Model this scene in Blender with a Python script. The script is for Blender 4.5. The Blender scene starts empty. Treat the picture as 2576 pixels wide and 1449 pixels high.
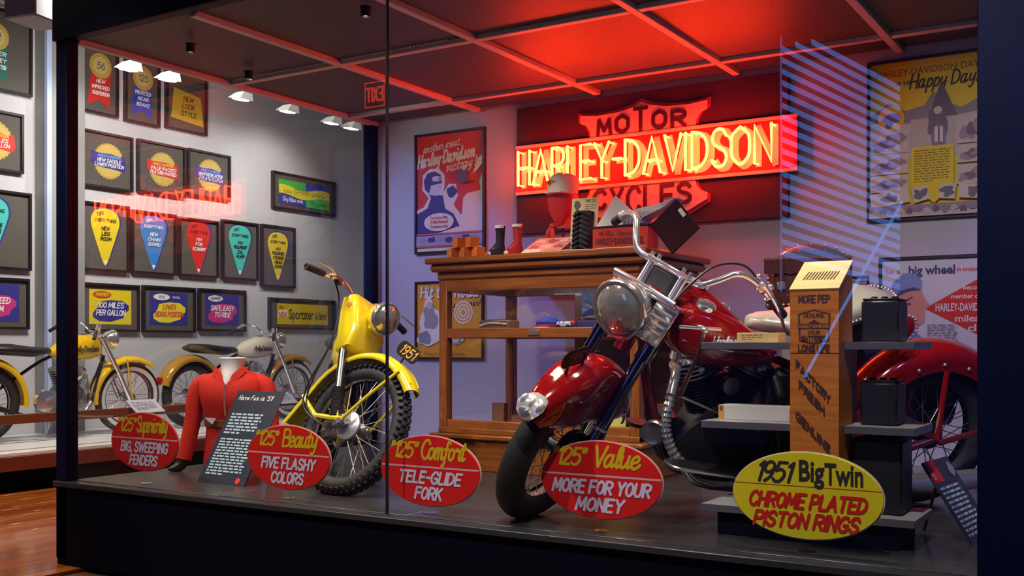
import bpy, math, random
from mathutils import Matrix, Vector, Euler
random.seed(7)
S = bpy.context.scene
C = S.collection
PI = math.pi
R_ = math.radians

# ---------------------------------------------------------------- camera, world, exposure, lights
cam_d = bpy.data.cameras.new('camera')
cam_d.sensor_width = 36.0
cam_d.lens = 37.17
cam_d.shift_y = 0.0565
cam_d.clip_end = 100
cam = bpy.data.objects.new('camera', cam_d)
C.objects.link(cam)
cam.location = (0, 0, 1.12)
cam.rotation_euler = (R_(90), 0, R_(32))
S.camera = cam
S.view_settings.view_transform = 'Standard'
S.view_settings.look = 'None'
S.view_settings.exposure = 0.0
S.view_settings.gamma = 1.0
S.view_settings.use_curve_mapping = False
S.cycles.transparent_max_bounces = 24
S.cycles.max_bounces = 8
S.cycles.sample_clamp_indirect = 6.0

W = bpy.data.worlds.new('world')
S.world = W
W.use_nodes = True
W.node_tree.nodes['Background'].inputs[0].default_value = (0.10, 0.14, 0.60, 1)
W.node_tree.nodes['Background'].inputs[1].default_value = 0.10


def lamp(name, kind, loc, target, energy, col=(1, 1, 1), **kw):
    d = bpy.data.lights.new(name, kind)
    d.energy = energy
    d.color = col
    for k, v in kw.items():
        setattr(d, k, v)
    o = bpy.data.objects.new(name, d)
    C.objects.link(o)
    o.location = loc
    o.rotation_euler = (Vector(target) - Vector(loc)).to_track_quat('-Z', 'Y').to_euler()
    return o


# recessed lights in the case ceiling, above and in front of the machines
WARM = (1.0, 0.86, 0.68)
for i, (x, y, tx, ty, tz, e) in enumerate((
        (-3.9, 3.75, -3.4, 4.0, 0.8, 13), (-1.2, 3.75, -1.2, 4.4, 0.9, 12))):
    lamp('case_downlight', 'AREA', (x, y, 2.655), (tx, ty, tz), e, WARM, shape='RECTANGLE', size=0.42, size_y=0.16, spread=R_(125))
for y in (3.56, 3.72, 3.88):      # three tubes over the big machine
    lamp('case_tube', 'AREA', (-2.4, y, 2.655), (-2.3, y + 0.15, 0.8), 6.5, WARM, shape='RECTANGLE', size=1.1, size_y=0.07, spread=R_(105))
lamp('case_spot', 'SPOT', (-1.7, 3.75, 2.62), (-1.05, 3.75, 1.35), 48, (1, 0.86, 0.6), spot_size=R_(22), spot_blend=0.5, shadow_soft_size=0.02)
lamp('case_spot', 'SPOT', (-3.15, 3.77, 2.62), (-2.95, 5.10, 1.62), 42, (1, 0.84, 0.62), spot_size=R_(34), spot_blend=0.6, shadow_soft_size=0.03)
lamp('case_spot', 'SPOT', (-4.3, 3.75, 2.62), (-4.3, 4.1, 0.8), 30, (1, 0.9, 0.75), spot_size=R_(40), spot_blend=0.6, shadow_soft_size=0.03)
lamp('case_spot', 'SPOT', (-0.75, 4.3, 2.62), (-0.95, 5.87, 1.95), 26, (1, 0.90, 0.85), spot_size=R_(52), spot_blend=0.8, shadow_soft_size=0.04)
lamp('case_spot', 'SPOT', (-4.45, 4.3, 2.62), (-4.2, 5.87, 2.1), 24, (1, 0.92, 0.85), spot_size=R_(60), spot_blend=0.8, shadow_soft_size=0.04)
# gallery floods on the visitors' side, shining in through the front glass
for x, tx, e in ((-5.0, -4.2, 300), (-3.2, -2.8, 300), (-0.6, -1.2, 380)):
    lamp('gallery_spot', 'SPOT', (x, 1.3, 4.1), (tx, 3.6, 0.7), e, (1, 0.93, 0.86), spot_size=R_(46), spot_blend=0.7, shadow_soft_size=0.05)
lamp('showcase_fill', 'AREA', (-2.95, 5.02, 1.455), (-2.9, 5.3, 1.0), 1.6, (0.85, 0.9, 1.0), shape='RECTANGLE', size=1.0, size_y=0.02)  # fill light added under the crown to brighten the dim showcase shelf
# blue gallery floods out in the aisle and on the visitors' side
lamp('gallery_flood', 'SPOT', (-6.3, 3.0, 3.6), (-4.1, 5.87, 0.95), 420, (0.16, 0.26, 1.0), spot_size=R_(42), spot_blend=0.8, shadow_soft_size=0.15)
lamp('gallery_flood', 'SPOT', (1.6, 1.2, 3.7), (-1.1, 5.87, 1.3), 330, (0.24, 0.20, 1.0), spot_size=R_(42), spot_blend=0.8, shadow_soft_size=0.15)
# aisle light over the platform of machines along the gallery wall
lamp('aisle_flood', 'AREA', (-6.6, 5.2, 4.2), (-8.3, 7.2, 0.5), 95, (1, 0.93, 0.84), shape='RECTANGLE', size=1.2, size_y=0.3, spread=R_(130))
lamp('aisle_flood', 'AREA', (-6.4, 3.4, 4.2), (-6.2, 3.6, 0.0), 55, (1, 0.78, 0.5), shape='RECTANGLE', size=0.8, size_y=0.3, spread=R_(110))

# ---------------------------------------------------------------- materials
MATS = {}


def mat(name, col, rough=0.5, metal=0.0, coat=0.0, var=0.06, scale=14.0, bump=0.0, emit=None, es=0.0, spec=0.5, trans=0.0):
    if name in MATS:
        return MATS[name]
    m = bpy.data.materials.new(name)
    m.use_nodes = True
    nt = m.node_tree
    b = nt.nodes['Principled BSDF']
    b.inputs['Roughness'].default_value = rough
    b.inputs['Metallic'].default_value = metal
    b.inputs['Coat Weight'].default_value = coat
    b.inputs['Coat Roughness'].default_value = 0.06
    b.inputs['Specular IOR Level'].default_value = spec
    tc = nt.nodes.new('ShaderNodeTexCoord')
    nz = nt.nodes.new('ShaderNodeTexNoise')
    nz.inputs['Scale'].default_value = scale
    nz.inputs['Detail'].default_value = 3
    nt.links.new(tc.outputs['Object'], nz.inputs['Vector'])
    mx = nt.nodes.new('ShaderNodeMix')
    mx.data_type = 'RGBA'
    mx.inputs[6].default_value = tuple(max(0, c * (1 - var)) for c in col) + (1,)
    mx.inputs[7].default_value = tuple(min(1, c * (1 + var)) for c in col) + (1,)
    nt.links.new(nz.outputs['Fac'], mx.inputs[0])
    nt.links.new(mx.outputs[2], b.inputs['Base Color'])
    if bump:
        bp = nt.nodes.new('ShaderNodeBump')
        bp.inputs['Strength'].default_value = bump
        bp.inputs['Distance'].default_value = 0.01
        nt.links.new(nz.outputs['Fac'], bp.inputs['Height'])
        nt.links.new(bp.outputs[0], b.inputs['Normal'])
    if emit:
        b.inputs['Emission Color'].default_value = tuple(emit) + (1,)
        b.inputs['Emission Strength'].default_value = es
    if trans:
        b.inputs['Transmission Weight'].default_value = trans
    MATS[name] = m
    return m


def wood(name, c1, c2, rough=0.35, axis=0, coat=0.25, sc=3.0):
    if name in MATS:
        return MATS[name]
    m = mat(name, c1, rough, coat=coat)
    nt = m.node_tree
    b = nt.nodes['Principled BSDF']
    tc = nt.nodes.new('ShaderNodeTexCoord')
    mp = nt.nodes.new('ShaderNodeMapping')
    s = [22.0, 22.0, 22.0]
    s[axis] = 1.3
    mp.inputs['Scale'].default_value = s
    nz = nt.nodes.new('ShaderNodeTexNoise')
    nz.inputs['Scale'].default_value = sc
    nz.inputs['Detail'].default_value = 5
    nz.inputs['Distortion'].default_value = 0.6
    cr = nt.nodes.new('ShaderNodeValToRGB')
    cr.color_ramp.elements[0].position = 0.32
    cr.color_ramp.elements[0].color = tuple(c2) + (1,)
    cr.color_ramp.elements[1].position = 0.68
    cr.color_ramp.elements[1].color = tuple(c1) + (1,)
    nt.links.new(tc.outputs['Object'], mp.inputs[0])
    nt.links.new(mp.outputs[0], nz.inputs['Vector'])
    nt.links.new(nz.outputs['Fac'], cr.inputs[0])
    nt.links.new(cr.outputs[0], b.inputs['Base Color'])
    return m


def glassmat(name, tint=(1, 1, 1), ior=1.5, rough=0.0):
    """thin pane: what is not mirrored by Fresnel passes straight through"""
    if name in MATS:
        return MATS[name]
    m = bpy.data.materials.new(name)
    m.use_nodes = True
    nt = m.node_tree
    for n in list(nt.nodes):
        if n.type != 'OUTPUT_MATERIAL':
            nt.nodes.remove(n)
    out = [n for n in nt.nodes if n.type == 'OUTPUT_MATERIAL'][0]
    fr = nt.nodes.new('ShaderNodeFresnel')
    fr.inputs['IOR'].default_value = ior
    geo = nt.nodes.new('ShaderNodeNewGeometry')
    mul = nt.nodes.new('ShaderNodeMath')
    mul.operation = 'MULTIPLY'
    inv = nt.nodes.new('ShaderNodeMath')
    inv.operation = 'SUBTRACT'
    inv.inputs[0].default_value = 1.0
    nt.links.new(geo.outputs['Backfacing'], inv.inputs[1])
    nt.links.new(fr.outputs[0], mul.inputs[0])
    nt.links.new(inv.outputs[0], mul.inputs[1])
    tr = nt.nodes.new('ShaderNodeBsdfTransparent')
    tr.inputs[0].default_value = tuple(tint) + (1,)
    gl = nt.nodes.new('ShaderNodeBsdfGlossy')
    gl.inputs['Roughness'].default_value = rough
    mx = nt.nodes.new('ShaderNodeMixShader')
    d2 = nt.nodes.new('ShaderNodeMath')       # both faces of the pane mirror
    d2.operation = 'MULTIPLY'
    d2.inputs[1].default_value = 1.8
    d2.use_clamp = True
    nt.links.new(mul.outputs[0], d2.inputs[0])
    nt.links.new(d2.outputs[0], mx.inputs[0])
    nt.links.new(tr.outputs[0], mx.inputs[1])
    nt.links.new(gl.outputs[0], mx.inputs[2])
    nt.links.new(mx.outputs[0], out.inputs[0])
    MATS[name] = m
    return m


def pmat(col):
    """flat printing ink, one material per colour"""
    return mat('ink_%02x%02x%02x' % tuple(int(c * 255) for c in col), col, 0.55, var=0.05, scale=30)


def srgb(r, g, b):
    return tuple(((c / 255.0) / 12.92 if c / 255.0 <= 0.04045 else ((c / 255.0 + 0.055) / 1.055) ** 2.4) for c in (r, g, b))


# ---------------------------------------------------------------- mesh building
class MB:
    def __init__(s):
        s.v = []
        s.f = []
        s.mi = []
        s.cur = 0

    def add(s, vs, fs):
        o = len(s.v)
        s.v += [tuple(p) for p in vs]
        for f in fs:
            s.f.append(tuple(i + o for i in f))
            s.mi.append(s.cur)
        return s

    def box(s, c, d, rot=None, b=None):
        hx, hy, hz = d[0] / 2, d[1] / 2, d[2] / 2
        if b is None:
            b = min(d) * 0.1
        vs, idx = [], {}
        for sx in (-1, 1):
            for sy in (-1, 1):
                for sz in (-1, 1):
                    for ax in range(3):
                        p = [sx * (hx - b), sy * (hy - b), sz * (hz - b)]
                        p[ax] = (sx * hx, sy * hy, sz * hz)[ax]
                        idx[(sx, sy, sz, ax)] = len(vs)
                        vs.append(Vector(p))
        I = lambda *k: idx[k]
        fs = []
        for sg in (-1, 1):
            fs.append((I(sg, -1, -1, 0), I(sg, 1, -1, 0), I(sg, 1, 1, 0), I(sg, -1, 1, 0))[::sg])
            fs.append((I(-1, sg, -1, 1), I(-1, sg, 1, 1), I(1, sg, 1, 1), I(1, sg, -1, 1))[::sg])
            fs.append((I(-1, -1, sg, 2), I(1, -1, sg, 2), I(1, 1, sg, 2), I(-1, 1, sg, 2))[::sg])
        if b > 0:
            for a in (-1, 1):
                for c2 in (-1, 1):
                    fs.append((I(-1, a, c2, 1), I(1, a, c2, 1), I(1, a, c2, 2), I(-1, a, c2, 2))[::-a * c2])
                    fs.append((I(a, -1, c2, 0), I(a, 1, c2, 0), I(a, 1, c2, 2), I(a, -1, c2, 2))[::a * c2])
                    fs.append((I(a, c2, -1, 0), I(a, c2, 1, 0), I(a, c2, 1, 1), I(a, c2, -1, 1))[::-a * c2])
            for sx in (-1, 1):
                for sy in (-1, 1):
                    for sz in (-1, 1):
                        fs.append((I(sx, sy, sz, 0), I(sx, sy, sz, 1), I(sx, sy, sz, 2))[::sx * sy * sz])
        if rot is not None:
            if not isinstance(rot, Matrix):
                rot = Euler(rot).to_matrix()
            vs = [rot @ p for p in vs]
        c = Vector(c)
        return s.add([p + c for p in vs], fs)

    def ring_loft(s, rings, cap=True, closed=False):
        n = len(rings[0])
        vs = [p for r in rings for p in r]
        fs = []
        m = len(rings)
        for i in range(m if closed else m - 1):
            j = (i + 1) % m
            for k in range(n):
                k2 = (k + 1) % n
                fs.append((i * n + k, i * n + k2, j * n + k2, j * n + k))
        if cap and not closed:
            fs.append(tuple(range(n))[::-1])
            fs.append(tuple((m - 1) * n + k for k in range(n)))
        return s.add(vs, fs)

    def tube(s, pts, r, n=10, closed=False, smooth=0):
        pts = [Vector(p) for p in pts]
        rr = list(r) if isinstance(r, (list, tuple)) else [r] * len(pts)
        if smooth:
            pts, rr = spline(pts, rr, smooth, closed)
        m = len(pts)
        T = []
        for i in range(m):
            a = pts[i - 1] if (i > 0 or closed) else pts[i]
            b = pts[(i + 1) % m] if (i < m - 1 or closed) else pts[i]
            t = (b - a)
            T.append(t.normalized() if t.length > 1e-9 else Vector((0, 0, 1)))
        up = Vector((0, 0, 1)) if abs(T[0].z) < 0.9 else Vector((1, 0, 0))
        u = (up - T[0] * up.dot(T[0])).normalized()
        rings = []
        for i in range(m):
            u = (u - T[i] * u.dot(T[i]))
            u = u.normalized() if u.length > 1e-6 else T[i].orthogonal().normalized()
            w = T[i].cross(u)
            rings.append([pts[i] + (u * math.cos(2 * PI * k / n) + w * math.sin(2 * PI * k / n)) * rr[i] for k in range(n)])
        return s.ring_loft(rings, True, closed)

    def lathe(s, prof, o=(0, 0, 0), ax=(0, 0, 1), n=24, a0=0.0, a1=2 * PI, sx=1.0, cap=True):
        """prof: (radius, height along the axis)"""
        ax = Vector(ax).normalized()
        q = ax.to_track_quat('Z', 'Y').to_matrix()
        o = Vector(o)
        full = abs(a1 - a0 - 2 * PI) < 1e-6
        m = n if full else n + 1
        vs, fs = [], []
        for r, h in prof:
            for k in range(m):
                a = a0 + (a1 - a0) * k / n
                vs.append(o + q @ Vector((r * math.cos(a) * sx, r * math.sin(a), h)))
        for i in range(len(prof) - 1):
            for k in range(n):
                k2 = (k + 1) % m
                fs.append((i * m + k, i * m + k2, (i + 1) * m + k2, (i + 1) * m + k))
        same = abs(prof[0][0] - prof[-1][0]) < 1e-9 and abs(prof[0][1] - prof[-1][1]) < 1e-9
        if full and cap and not same:
            if prof[0][0] > 1e-5:
                fs.append(tuple(range(m))[::-1])
            if prof[-1][0] > 1e-5:
                fs.append(tuple((len(prof) - 1) * m + k for k in range(m)))
        return s.add(vs, fs)

    def torus(s, R, r, o=(0, 0, 0), ax=(0, 0, 1), n=40, m=12, sy=1.0):
        return s.lathe([(R + r * math.cos(2 * PI * k / m), r * sy * math.sin(2 * PI * k / m)) for k in range(m + 1)], o, ax, n)

    def prism(s, pts, z0, z1, M=None):
        """pts: 2D outline, counter-clockwise, extruded from z0 to z1 in the local frame M"""
        n = len(pts)
        vs = [Vector((p[0], p[1], z0)) for p in pts] + [Vector((p[0], p[1], z1)) for p in pts]
        fs = [tuple(range(n))[::-1], tuple(range(n, 2 * n))]
        fs += [(i, (i + 1) % n, n + (i + 1) % n, n + i) for i in range(n)]
        if M is not None:
            vs = [M @ p for p in vs]
        return s.add(vs, fs)

    def flat(s, pts, z=0.0):
        a = sum(pts[i][0] * pts[(i + 1) % len(pts)][1] - pts[(i + 1) % len(pts)][0] * pts[i][1] for i in range(len(pts)))
        if a < 0:
            pts = pts[::-1]
        return s.add([(p[0], p[1], z) for p in pts], [tuple(range(len(pts)))])

    def sphere(s, c, r, n=12, m=8, sc=(1, 1, 1)):
        c = Vector(c)
        vs, fs = [], []
        for i in range(m + 1):
            t = PI * i / m
            for k in range(n):
                a = 2 * PI * k / n
                vs.append(c + Vector((r * sc[0] * math.sin(t) * math.cos(a), r * sc[1] * math.sin(t) * math.sin(a), r * sc[2] * math.cos(t))))
        for i in range(m):
            for k in range(n):
                k2 = (k + 1) % n
                fs.append((i * n + k, (i + 1) * n + k, (i + 1) * n + k2, i * n + k2))
        return s.add(vs, fs)

    def xform(s, M):
        s.v = [tuple(M @ Vector(p)) for p in s.v]
        return s


def spline(pts, rr, k, closed=False):
    n = len(pts)
    P, Q = [], []
    for i in range(n if closed else n - 1):
        if closed:
            p0, p1, p2, p3 = pts[i - 1], pts[i], pts[(i + 1) % n], pts[(i + 2) % n]
        else:
            p0, p1, p2, p3 = pts[max(i - 1, 0)], pts[i], pts[i + 1], pts[min(i + 2, n - 1)]
        for j in range(k):
            t = j / k
            P.append(0.5 * ((2 * p1) + (p2 - p0) * t + (2 * p0 - 5 * p1 + 4 * p2 - p3) * t * t + (3 * p1 - p0 - 3 * p2 + p3) * t * t * t))
            Q.append(rr[i] + (rr[(i + 1) % n] - rr[i]) * t)
    if not closed:
        P.append(pts[-1])
        Q.append(rr[-1])
    return P, Q


def mesh_of(name, mb, mats, sharp=38):
    me = bpy.data.meshes.new(name)
    me.from_pydata(mb.v, [], mb.f)
    if not isinstance(mats, (list, tuple)):
        mats = [mats]
    for m in mats:
        me.materials.append(m)
    if len(mats) > 1:
        me.polygons.foreach_set('material_index', mb.mi)
    me.validate()
    me.update()
    me.polygons.foreach_set('use_smooth', [True] * len(me.polygons))
    me.set_sharp_from_angle(angle=R_(sharp))
    return me


def obj(name, mb, mats, parent=None, M=None, label=None, sharp=38):
    me = mb if isinstance(mb, bpy.types.Mesh) else mesh_of(name, mb, mats, sharp)
    o = bpy.data.objects.new(name, me)
    C.objects.link(o)
    if parent is not None:
        o.parent = parent
    if M is not None:
        o.matrix_local = M
    if label:
        o['label'] = label
    return o


def tag(o, label, cat, group=None):
    o['label'] = label
    o['category'] = cat
    if group:
        o['group'] = group
    return o


def thing(name, label, cat, loc=(0, 0, 0), rot=(0, 0, 0), group=None, M=None):
    o = bpy.data.objects.new(name, None)
    o.empty_display_size = 0.1
    C.objects.link(o)
    if M is not None:
        o.matrix_world = M
    else:
        o.location = loc
        o.rotation_euler = rot
    return tag(o, label, cat, group)


def struct(name, mb, m, parent=None):
    o = obj(name, mb, m, parent)
    if parent is None:
        o['kind'] = 'structure'
    return o


def T(x, y, z):
    return Matrix.Translation((x, y, z))


def RX(a):
    return Matrix.Rotation(R_(a), 4, 'X')


def RY(a):
    return Matrix.Rotation(R_(a), 4, 'Y')


def RZ(a):
    return Matrix.Rotation(R_(a), 4, 'Z')


def ell(cx, cy, rx, ry, n=40, a0=0, a1=360):
    return [(cx + rx * math.cos(R_(a0 + (a1 - a0) * k / n)), cy + ry * math.sin(R_(a0 + (a1 - a0) * k / n))) for k in range(n if a1 - a0 == 360 else n + 1)]


def rrect(x0, y0, x1, y1, r, n=4):
    p = []
    for cx, cy, a in ((x1 - r, y1 - r, 0), (x0 + r, y1 - r, 90), (x0 + r, y0 + r, 180), (x1 - r, y0 + r, 270)):
        p += [(cx + r * math.cos(R_(a + 90 * k / n)), cy + r * math.sin(R_(a + 90 * k / n))) for k in range(n + 1)]
    return p


# ---------------------------------------------------------------- lettering
GL = {
 'A': '0,0 4,10 8,0|1.4,3.5 6.6,3.5', 'B': '0,0 0,10|~0,10 4,9.9 6.2,8.8 6.2,6.6 4,5.4 0,5.3|~3.6,5.3 6.6,4.2 6.6,1.2 4,.1 0,0',
 'C': '~7,8 5.2,10 2.3,9.6 0,6.8 0,3.2 2.3,.4 5.2,0 7,2', 'D': '0,0 0,10|~0,10 4,9.4 6.8,7 6.8,3 4,.6 0,0',
 'E': '6,10 0,10 0,0 6,0|0,5.2 5,5.2', 'F': '6,10 0,10 0,0|0,5.2 5,5.2', 'G': '~7,8 5.2,10 2.3,9.6 0,6.8 0,3.2 2.3,.4 5,0 6.9,1.6 7,4.4|7,4.4 4,4.4',
 'H': '0,0 0,10|6.8,0 6.8,10|0,5 6.8,5', 'I': '0,0 0,10', 'J': '~5,10 5,3 4,.5 2,0 0,2', 'K': '0,0 0,10|6.3,10 0,4.5|2,6 6.8,0',
 'L': '0,10 0,0 5.2,0', 'M': '0,0 .8,10 4.4,2.6 8,10 8.8,0', 'N': '0,0 0,10 6.6,0 6.6,10', 'O': '~3.5,10 .5,8 0,5 .5,2 3.5,0 6.5,2 7,5 6.5,8 3.5,10',
 'P': '0,0 0,10|~0,10 4,9.9 6.5,8.7 6.5,6 4,4.7 0,4.6', 'Q': '~3.5,10 .5,8 0,5 .5,2 3.5,0 6.5,2 7,5 6.5,8 3.5,10|4.5,2.5 7.2,-.6',
 'R': '0,0 0,10|~0,10 4,9.9 6.5,8.7 6.5,6.2 4,4.9 0,4.8|3,4.8 6.8,0', 'S': '~6.4,8.2 4.6,10 1.8,9.8 .3,8 1.2,6 5.2,4.3 6.5,2.2 5,.2 2,0 0,1.8',
 'T': '0,10 7.4,10|3.7,10 3.7,0', 'U': '~0,10 0,3.4 1.3,.7 3.4,0 5.5,.7 6.8,3.4 6.8,10', 'V': '0,10 3.6,0 7.2,10', 'W': '0,10 2.4,0 5,8 7.6,0 10,10',
 'X': '0,0 7,10|0,10 7,0', 'Y': '0,10 3.6,4.8 7.2,10|3.6,4.8 3.6,0', 'Z': '0,10 6.5,10 0,0 6.5,0',
 '0': '~3,10 .4,8 0,5 .4,2 3,0 5.6,2 6,5 5.6,8 3,10', '1': '.6,8 2.6,10 2.6,0', '2': '~.2,7.6 1.2,9.6 3.4,10 5.6,8.6 5.4,6 0,0|0,0 6,0',
 '3': '~.2,8.6 2,10 4.6,9.6 5.4,7.8 4.4,5.8 2.4,5.4|~2.4,5.4 5,4.8 5.9,2.8 4.6,.4 2.2,0 0,1.4', '4': '4.4,0 4.4,10 0,3.4 6.2,3.4', '5': '5.8,10 1,10 .5,5.6|~.5,5.6 3,6.4 5.6,5 5.9,2.6 4.2,.2 1.6,0 0,1.2',
 '6': '~5.2,9.4 2.6,9 .4,5.6 .2,2.4 2,0 4.6,.3 5.8,2.6 4.8,5 2.2,5.4 .4,3.6', '7': '0,10 6,10 2.4,0', '8': '~3,5.3 .6,7 1,9.4 3,10 5,9.4 5.4,7 3,5.3 .2,3.2 .6,.6 3,0 5.4,.6 5.8,3.2 3,5.3', '9': '~5.6,6.6 3.8,4.8 1.2,5 .1,7.4 1.2,9.7 3.6,10 5.5,8.4 5.6,6|~5.6,6 4.8,2.4 2,0',
 'a': '~4.8,5 2.8,6 .7,4.6 0,2.2 1.2,.1 3.2,.9 4.7,3.6|~5,5.8 4.6,2 5.2,.2 6.8,1.4', 'b': '~0,10 0,.4|~0,3.8 2.4,6 4.8,4.4 4.8,1.6 2.4,0 0,1.4', 'c': '~4.6,4.8 2.8,6 .6,4.6 0,2.4 1.4,.1 3.4,.2 5.4,1.6',
 'd': '~4.6,4.8 2.8,6 .7,4.6 0,2.2 1.2,.1 3.2,.9 4.6,3.4|~5,10 4.7,2 5.4,.2 6.8,1.4', 'e': '~.2,2.6 3.4,3.2 4.4,4.8 3,6 1,5 0,2.4 1.4,.1 3.6,.2 5.6,1.8', 'f': '~4.8,9 3.4,10 2.2,8 1.8,2 1,-3 -.6,-3.4|.2,5.6 4.2,5.6',
 'g': '~4.6,5 2.8,6 .7,4.6 0,2.6 1.2,.7 3.2,1.4 4.6,4|~5,5.8 4.6,0 3,-3.4 .6,-3', 'h': '~.4,10 0,0|~.2,3 2,5.6 4,5.6 4.2,3 4,1 5,0 6.2,1.4', 'i': '~.6,5.8 .2,1.6 1,.1 2.4,1.2|.9,8.4 1,8.5', 'j': '~1.4,5.8 1,-1 -.4,-3.2 -1.6,-2.6|1.7,8.4 1.8,8.5',
 'k': '~.4,10 0,0|4.4,5.8 .2,2.6|1.6,3.8 3.4,.6 5.2,.6', 'l': '~0,1.6 2.6,6 3,9.2 2,10 1,8 .8,2 1.6,.1 3.2,1.4', 'm': '~0,5.8 .2,0|~.2,3.2 1.8,5.8 3.2,5.4 3.2,0|~3.2,3.2 5,5.8 6.6,5.2 6.4,1.4 7.2,.1 8.4,1.2',
 'n': '~0,5.8 .2,0|~.2,3 2,5.8 4,5.4 4,1.6 4.8,.1 6.2,1.2', 'o': '~2.6,6 .5,4.8 0,2.6 1.2,.2 3,.2 4.6,2 4.6,4.4 2.6,6|~3.4,5.6 4.6,4.8 6,5.4', 'p': '~.4,5.8 -.4,-3.6|~.2,3.6 2.4,6 4.8,4.6 4.4,1.4 2.2,0 0,1.2',
 'q': '~4.6,5 2.8,6 .7,4.6 0,2.4 1.2,.3 3.2,1 4.6,4|~5,5.8 4.4,-3.6', 'r': '~0,5 1.2,6.2 1.6,5 4,5.2 3.6,2 4.2,.2 5.6,1.2', 's': '~.2,.8 2.6,4 3,6.2 3.2,4 4.2,2.2 3,.1 .6,.3|~4,.8 5.4,1.2', 't': '~1.8,9 .8,2 1.6,.1 3.6,1.2|-.6,6.2 4,6.4',
 'u': '~.2,5.8 0,2 1,.1 2.8,.9 4.3,3.2|~4.6,5.8 4.3,1.8 5,.1 6.4,1.2', 'v': '~0,5.4 1.4,5.8 2,.2|~2,.2 4.4,3.6 4.4,5.8 5.8,5', 'w': '~0,5.8 .4,.4 2.2,1.4 3.2,5.4|~3.2,5.4 3.4,.4 5.6,1.6 6.4,5.6', 'x': '0,0 4.4,5.8|.4,5.8 4.4,0',
 'y': '~.2,5.8 0,2.4 1,.8 2.8,1.4 4.4,3.8|~4.8,5.8 4.2,-.6 2.4,-3.6 .4,-3', 'z': '.2,5.8 4.4,5.8 0,0 4.6,0',
 '-': '0,4.8 3.6,4.8', '!': '.6,10 .2,3.4|0,.3 .05,.2', '.': '0,.3 .05,.2', ',': '.6,.8 0,-1.4', '"': '.4,10 0,7.6|2.4,10 2,7.6', "'": '.4,10 0,7.6', ':': '0,.3 .05,.2|.3,5 .35,5.1', '&': '~6,0 1,7.6 2,10 4,9.4 3.6,7 .2,3.4 .6,.6 3,0 6,4'}
GC = {}


def glyph(ch):
    if ch not in GC:
        st = []
        for part in GL.get(ch, '').split('|'):
            if not part:
                continue
            sm = part[0] == '~'
            pts = [Vector([float(c) / 10 for c in q.split(',')]) for q in part.lstrip('~').split()]
            if sm:
                pts = spline(pts, [0] * len(pts), 5)[0]
            st.append(pts)
        GC[ch] = (st, max((p.x for s in st for p in s), default=0.3))
    return GC[ch]


def layout(txt, h, slant=0.0, gap=0.2, aspect=1.0):
    """strokes of a line of hand lettering: list of 2D polylines and the total width"""
    x, out = 0.0, []
    for ch in txt:
        if ch == ' ':
            x += 0.42 * h * aspect
            continue
        st, w = glyph(ch)
        for s in st:
            out.append([(x + p.x * h * aspect + p.y * h * slant, p.y * h) for p in s])
        x += (w * aspect + gap * aspect) * h
    return out, x - gap * aspect * h


def letter(mb, txt, cx, cy, h, z=0.0, th=0.13, slant=0.0, gap=0.22, aspect=1.0, width=None, rise=0.0, align='c', n=6):
    """brush lettering as flat ribbons; cx,cy: baseline centre (or left end)"""
    st, w = layout(txt, h, slant, gap, aspect)
    if width:
        k = width / w
        st = [[(x * k, y) for x, y in s] for s in st]
        w = width
    x0 = cx - (w / 2 if align == 'c' else 0)
    r = th * h / 2
    for si, s in enumerate(st):
        P = [Vector((x0 + x, cy + y + rise * x)) for x, y in s]
        ribbon(mb, P, r, z + (si % 24) * 4e-5, n)
    return mb


def ribbon(mb, P, r, z, n=6):
    """one brush stroke: a strip of quads with round ends, rising a hair along its length so that crossings stay apart"""
    Q = [P[0]]
    for p in P[1:]:
        if (p - Q[-1]).length > 1e-6:
            Q.append(p)
    if len(Q) < 2:
        Q.append(Q[0] + Vector((1e-4, 0)))
    m = len(Q)
    D = [(Q[i + 1] - Q[i]).normalized() for i in range(m - 1)]
    vs, fs = [], []
    dz = 3e-5 / m

    def add(v, k):
        vs.append((v.x, v.y, z + dz * k))
        return len(vs) - 1
    nr = lambda d: Vector((-d.y, d.x))
    a = math.atan2(D[0].y, D[0].x)
    cap0 = [add(Q[0] + Vector((math.cos(a + PI / 2 + PI * k / n), math.sin(a + PI / 2 + PI * k / n))) * r, 0) for k in range(n + 1)]
    fs.append(tuple(cap0))
    lf, rt = cap0[0], cap0[-1]
    for i in range(1, m):
        if i == m - 1:
            l2, r2 = add(Q[i] + nr(D[i - 1]) * r, i), add(Q[i] - nr(D[i - 1]) * r, i)
            fs.append((rt, r2, l2, lf))
            a = math.atan2(D[-1].y, D[-1].x)
            fs.append(tuple([r2] + [add(Q[i] + Vector((math.cos(a - PI / 2 + PI * k / n), math.sin(a - PI / 2 + PI * k / n))) * r, i) for k in range(1, n)] + [l2]))
        else:
            c = D[i - 1].dot(D[i])
            if c > -0.2:
                b = (nr(D[i - 1]) + nr(D[i])).normalized()
                k = r / max(0.45, b.dot(nr(D[i])))
                l2, r2 = add(Q[i] + b * k, i), add(Q[i] - b * k, i)
                fs.append((rt, r2, l2, lf))
                lf, rt = l2, r2
            else:                      # sharp turn: close the limb, start the next one a hair higher
                l2, r2 = add(Q[i] + nr(D[i - 1]) * r, i), add(Q[i] - nr(D[i - 1]) * r, i)
                fs.append((rt, r2, l2, lf))
                a = math.atan2(D[i - 1].y, D[i - 1].x)
                fs.append(tuple([r2] + [add(Q[i] + Vector((math.cos(a - PI / 2 + PI * k / n), math.sin(a - PI / 2 + PI * k / n))) * r, i) for k in range(1, n)] + [l2]))
                z += 1e-5
                lf, rt = add(Q[i] + nr(D[i]) * r, i), add(Q[i] - nr(D[i]) * r, i)
    mb.add(vs, fs)


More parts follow.
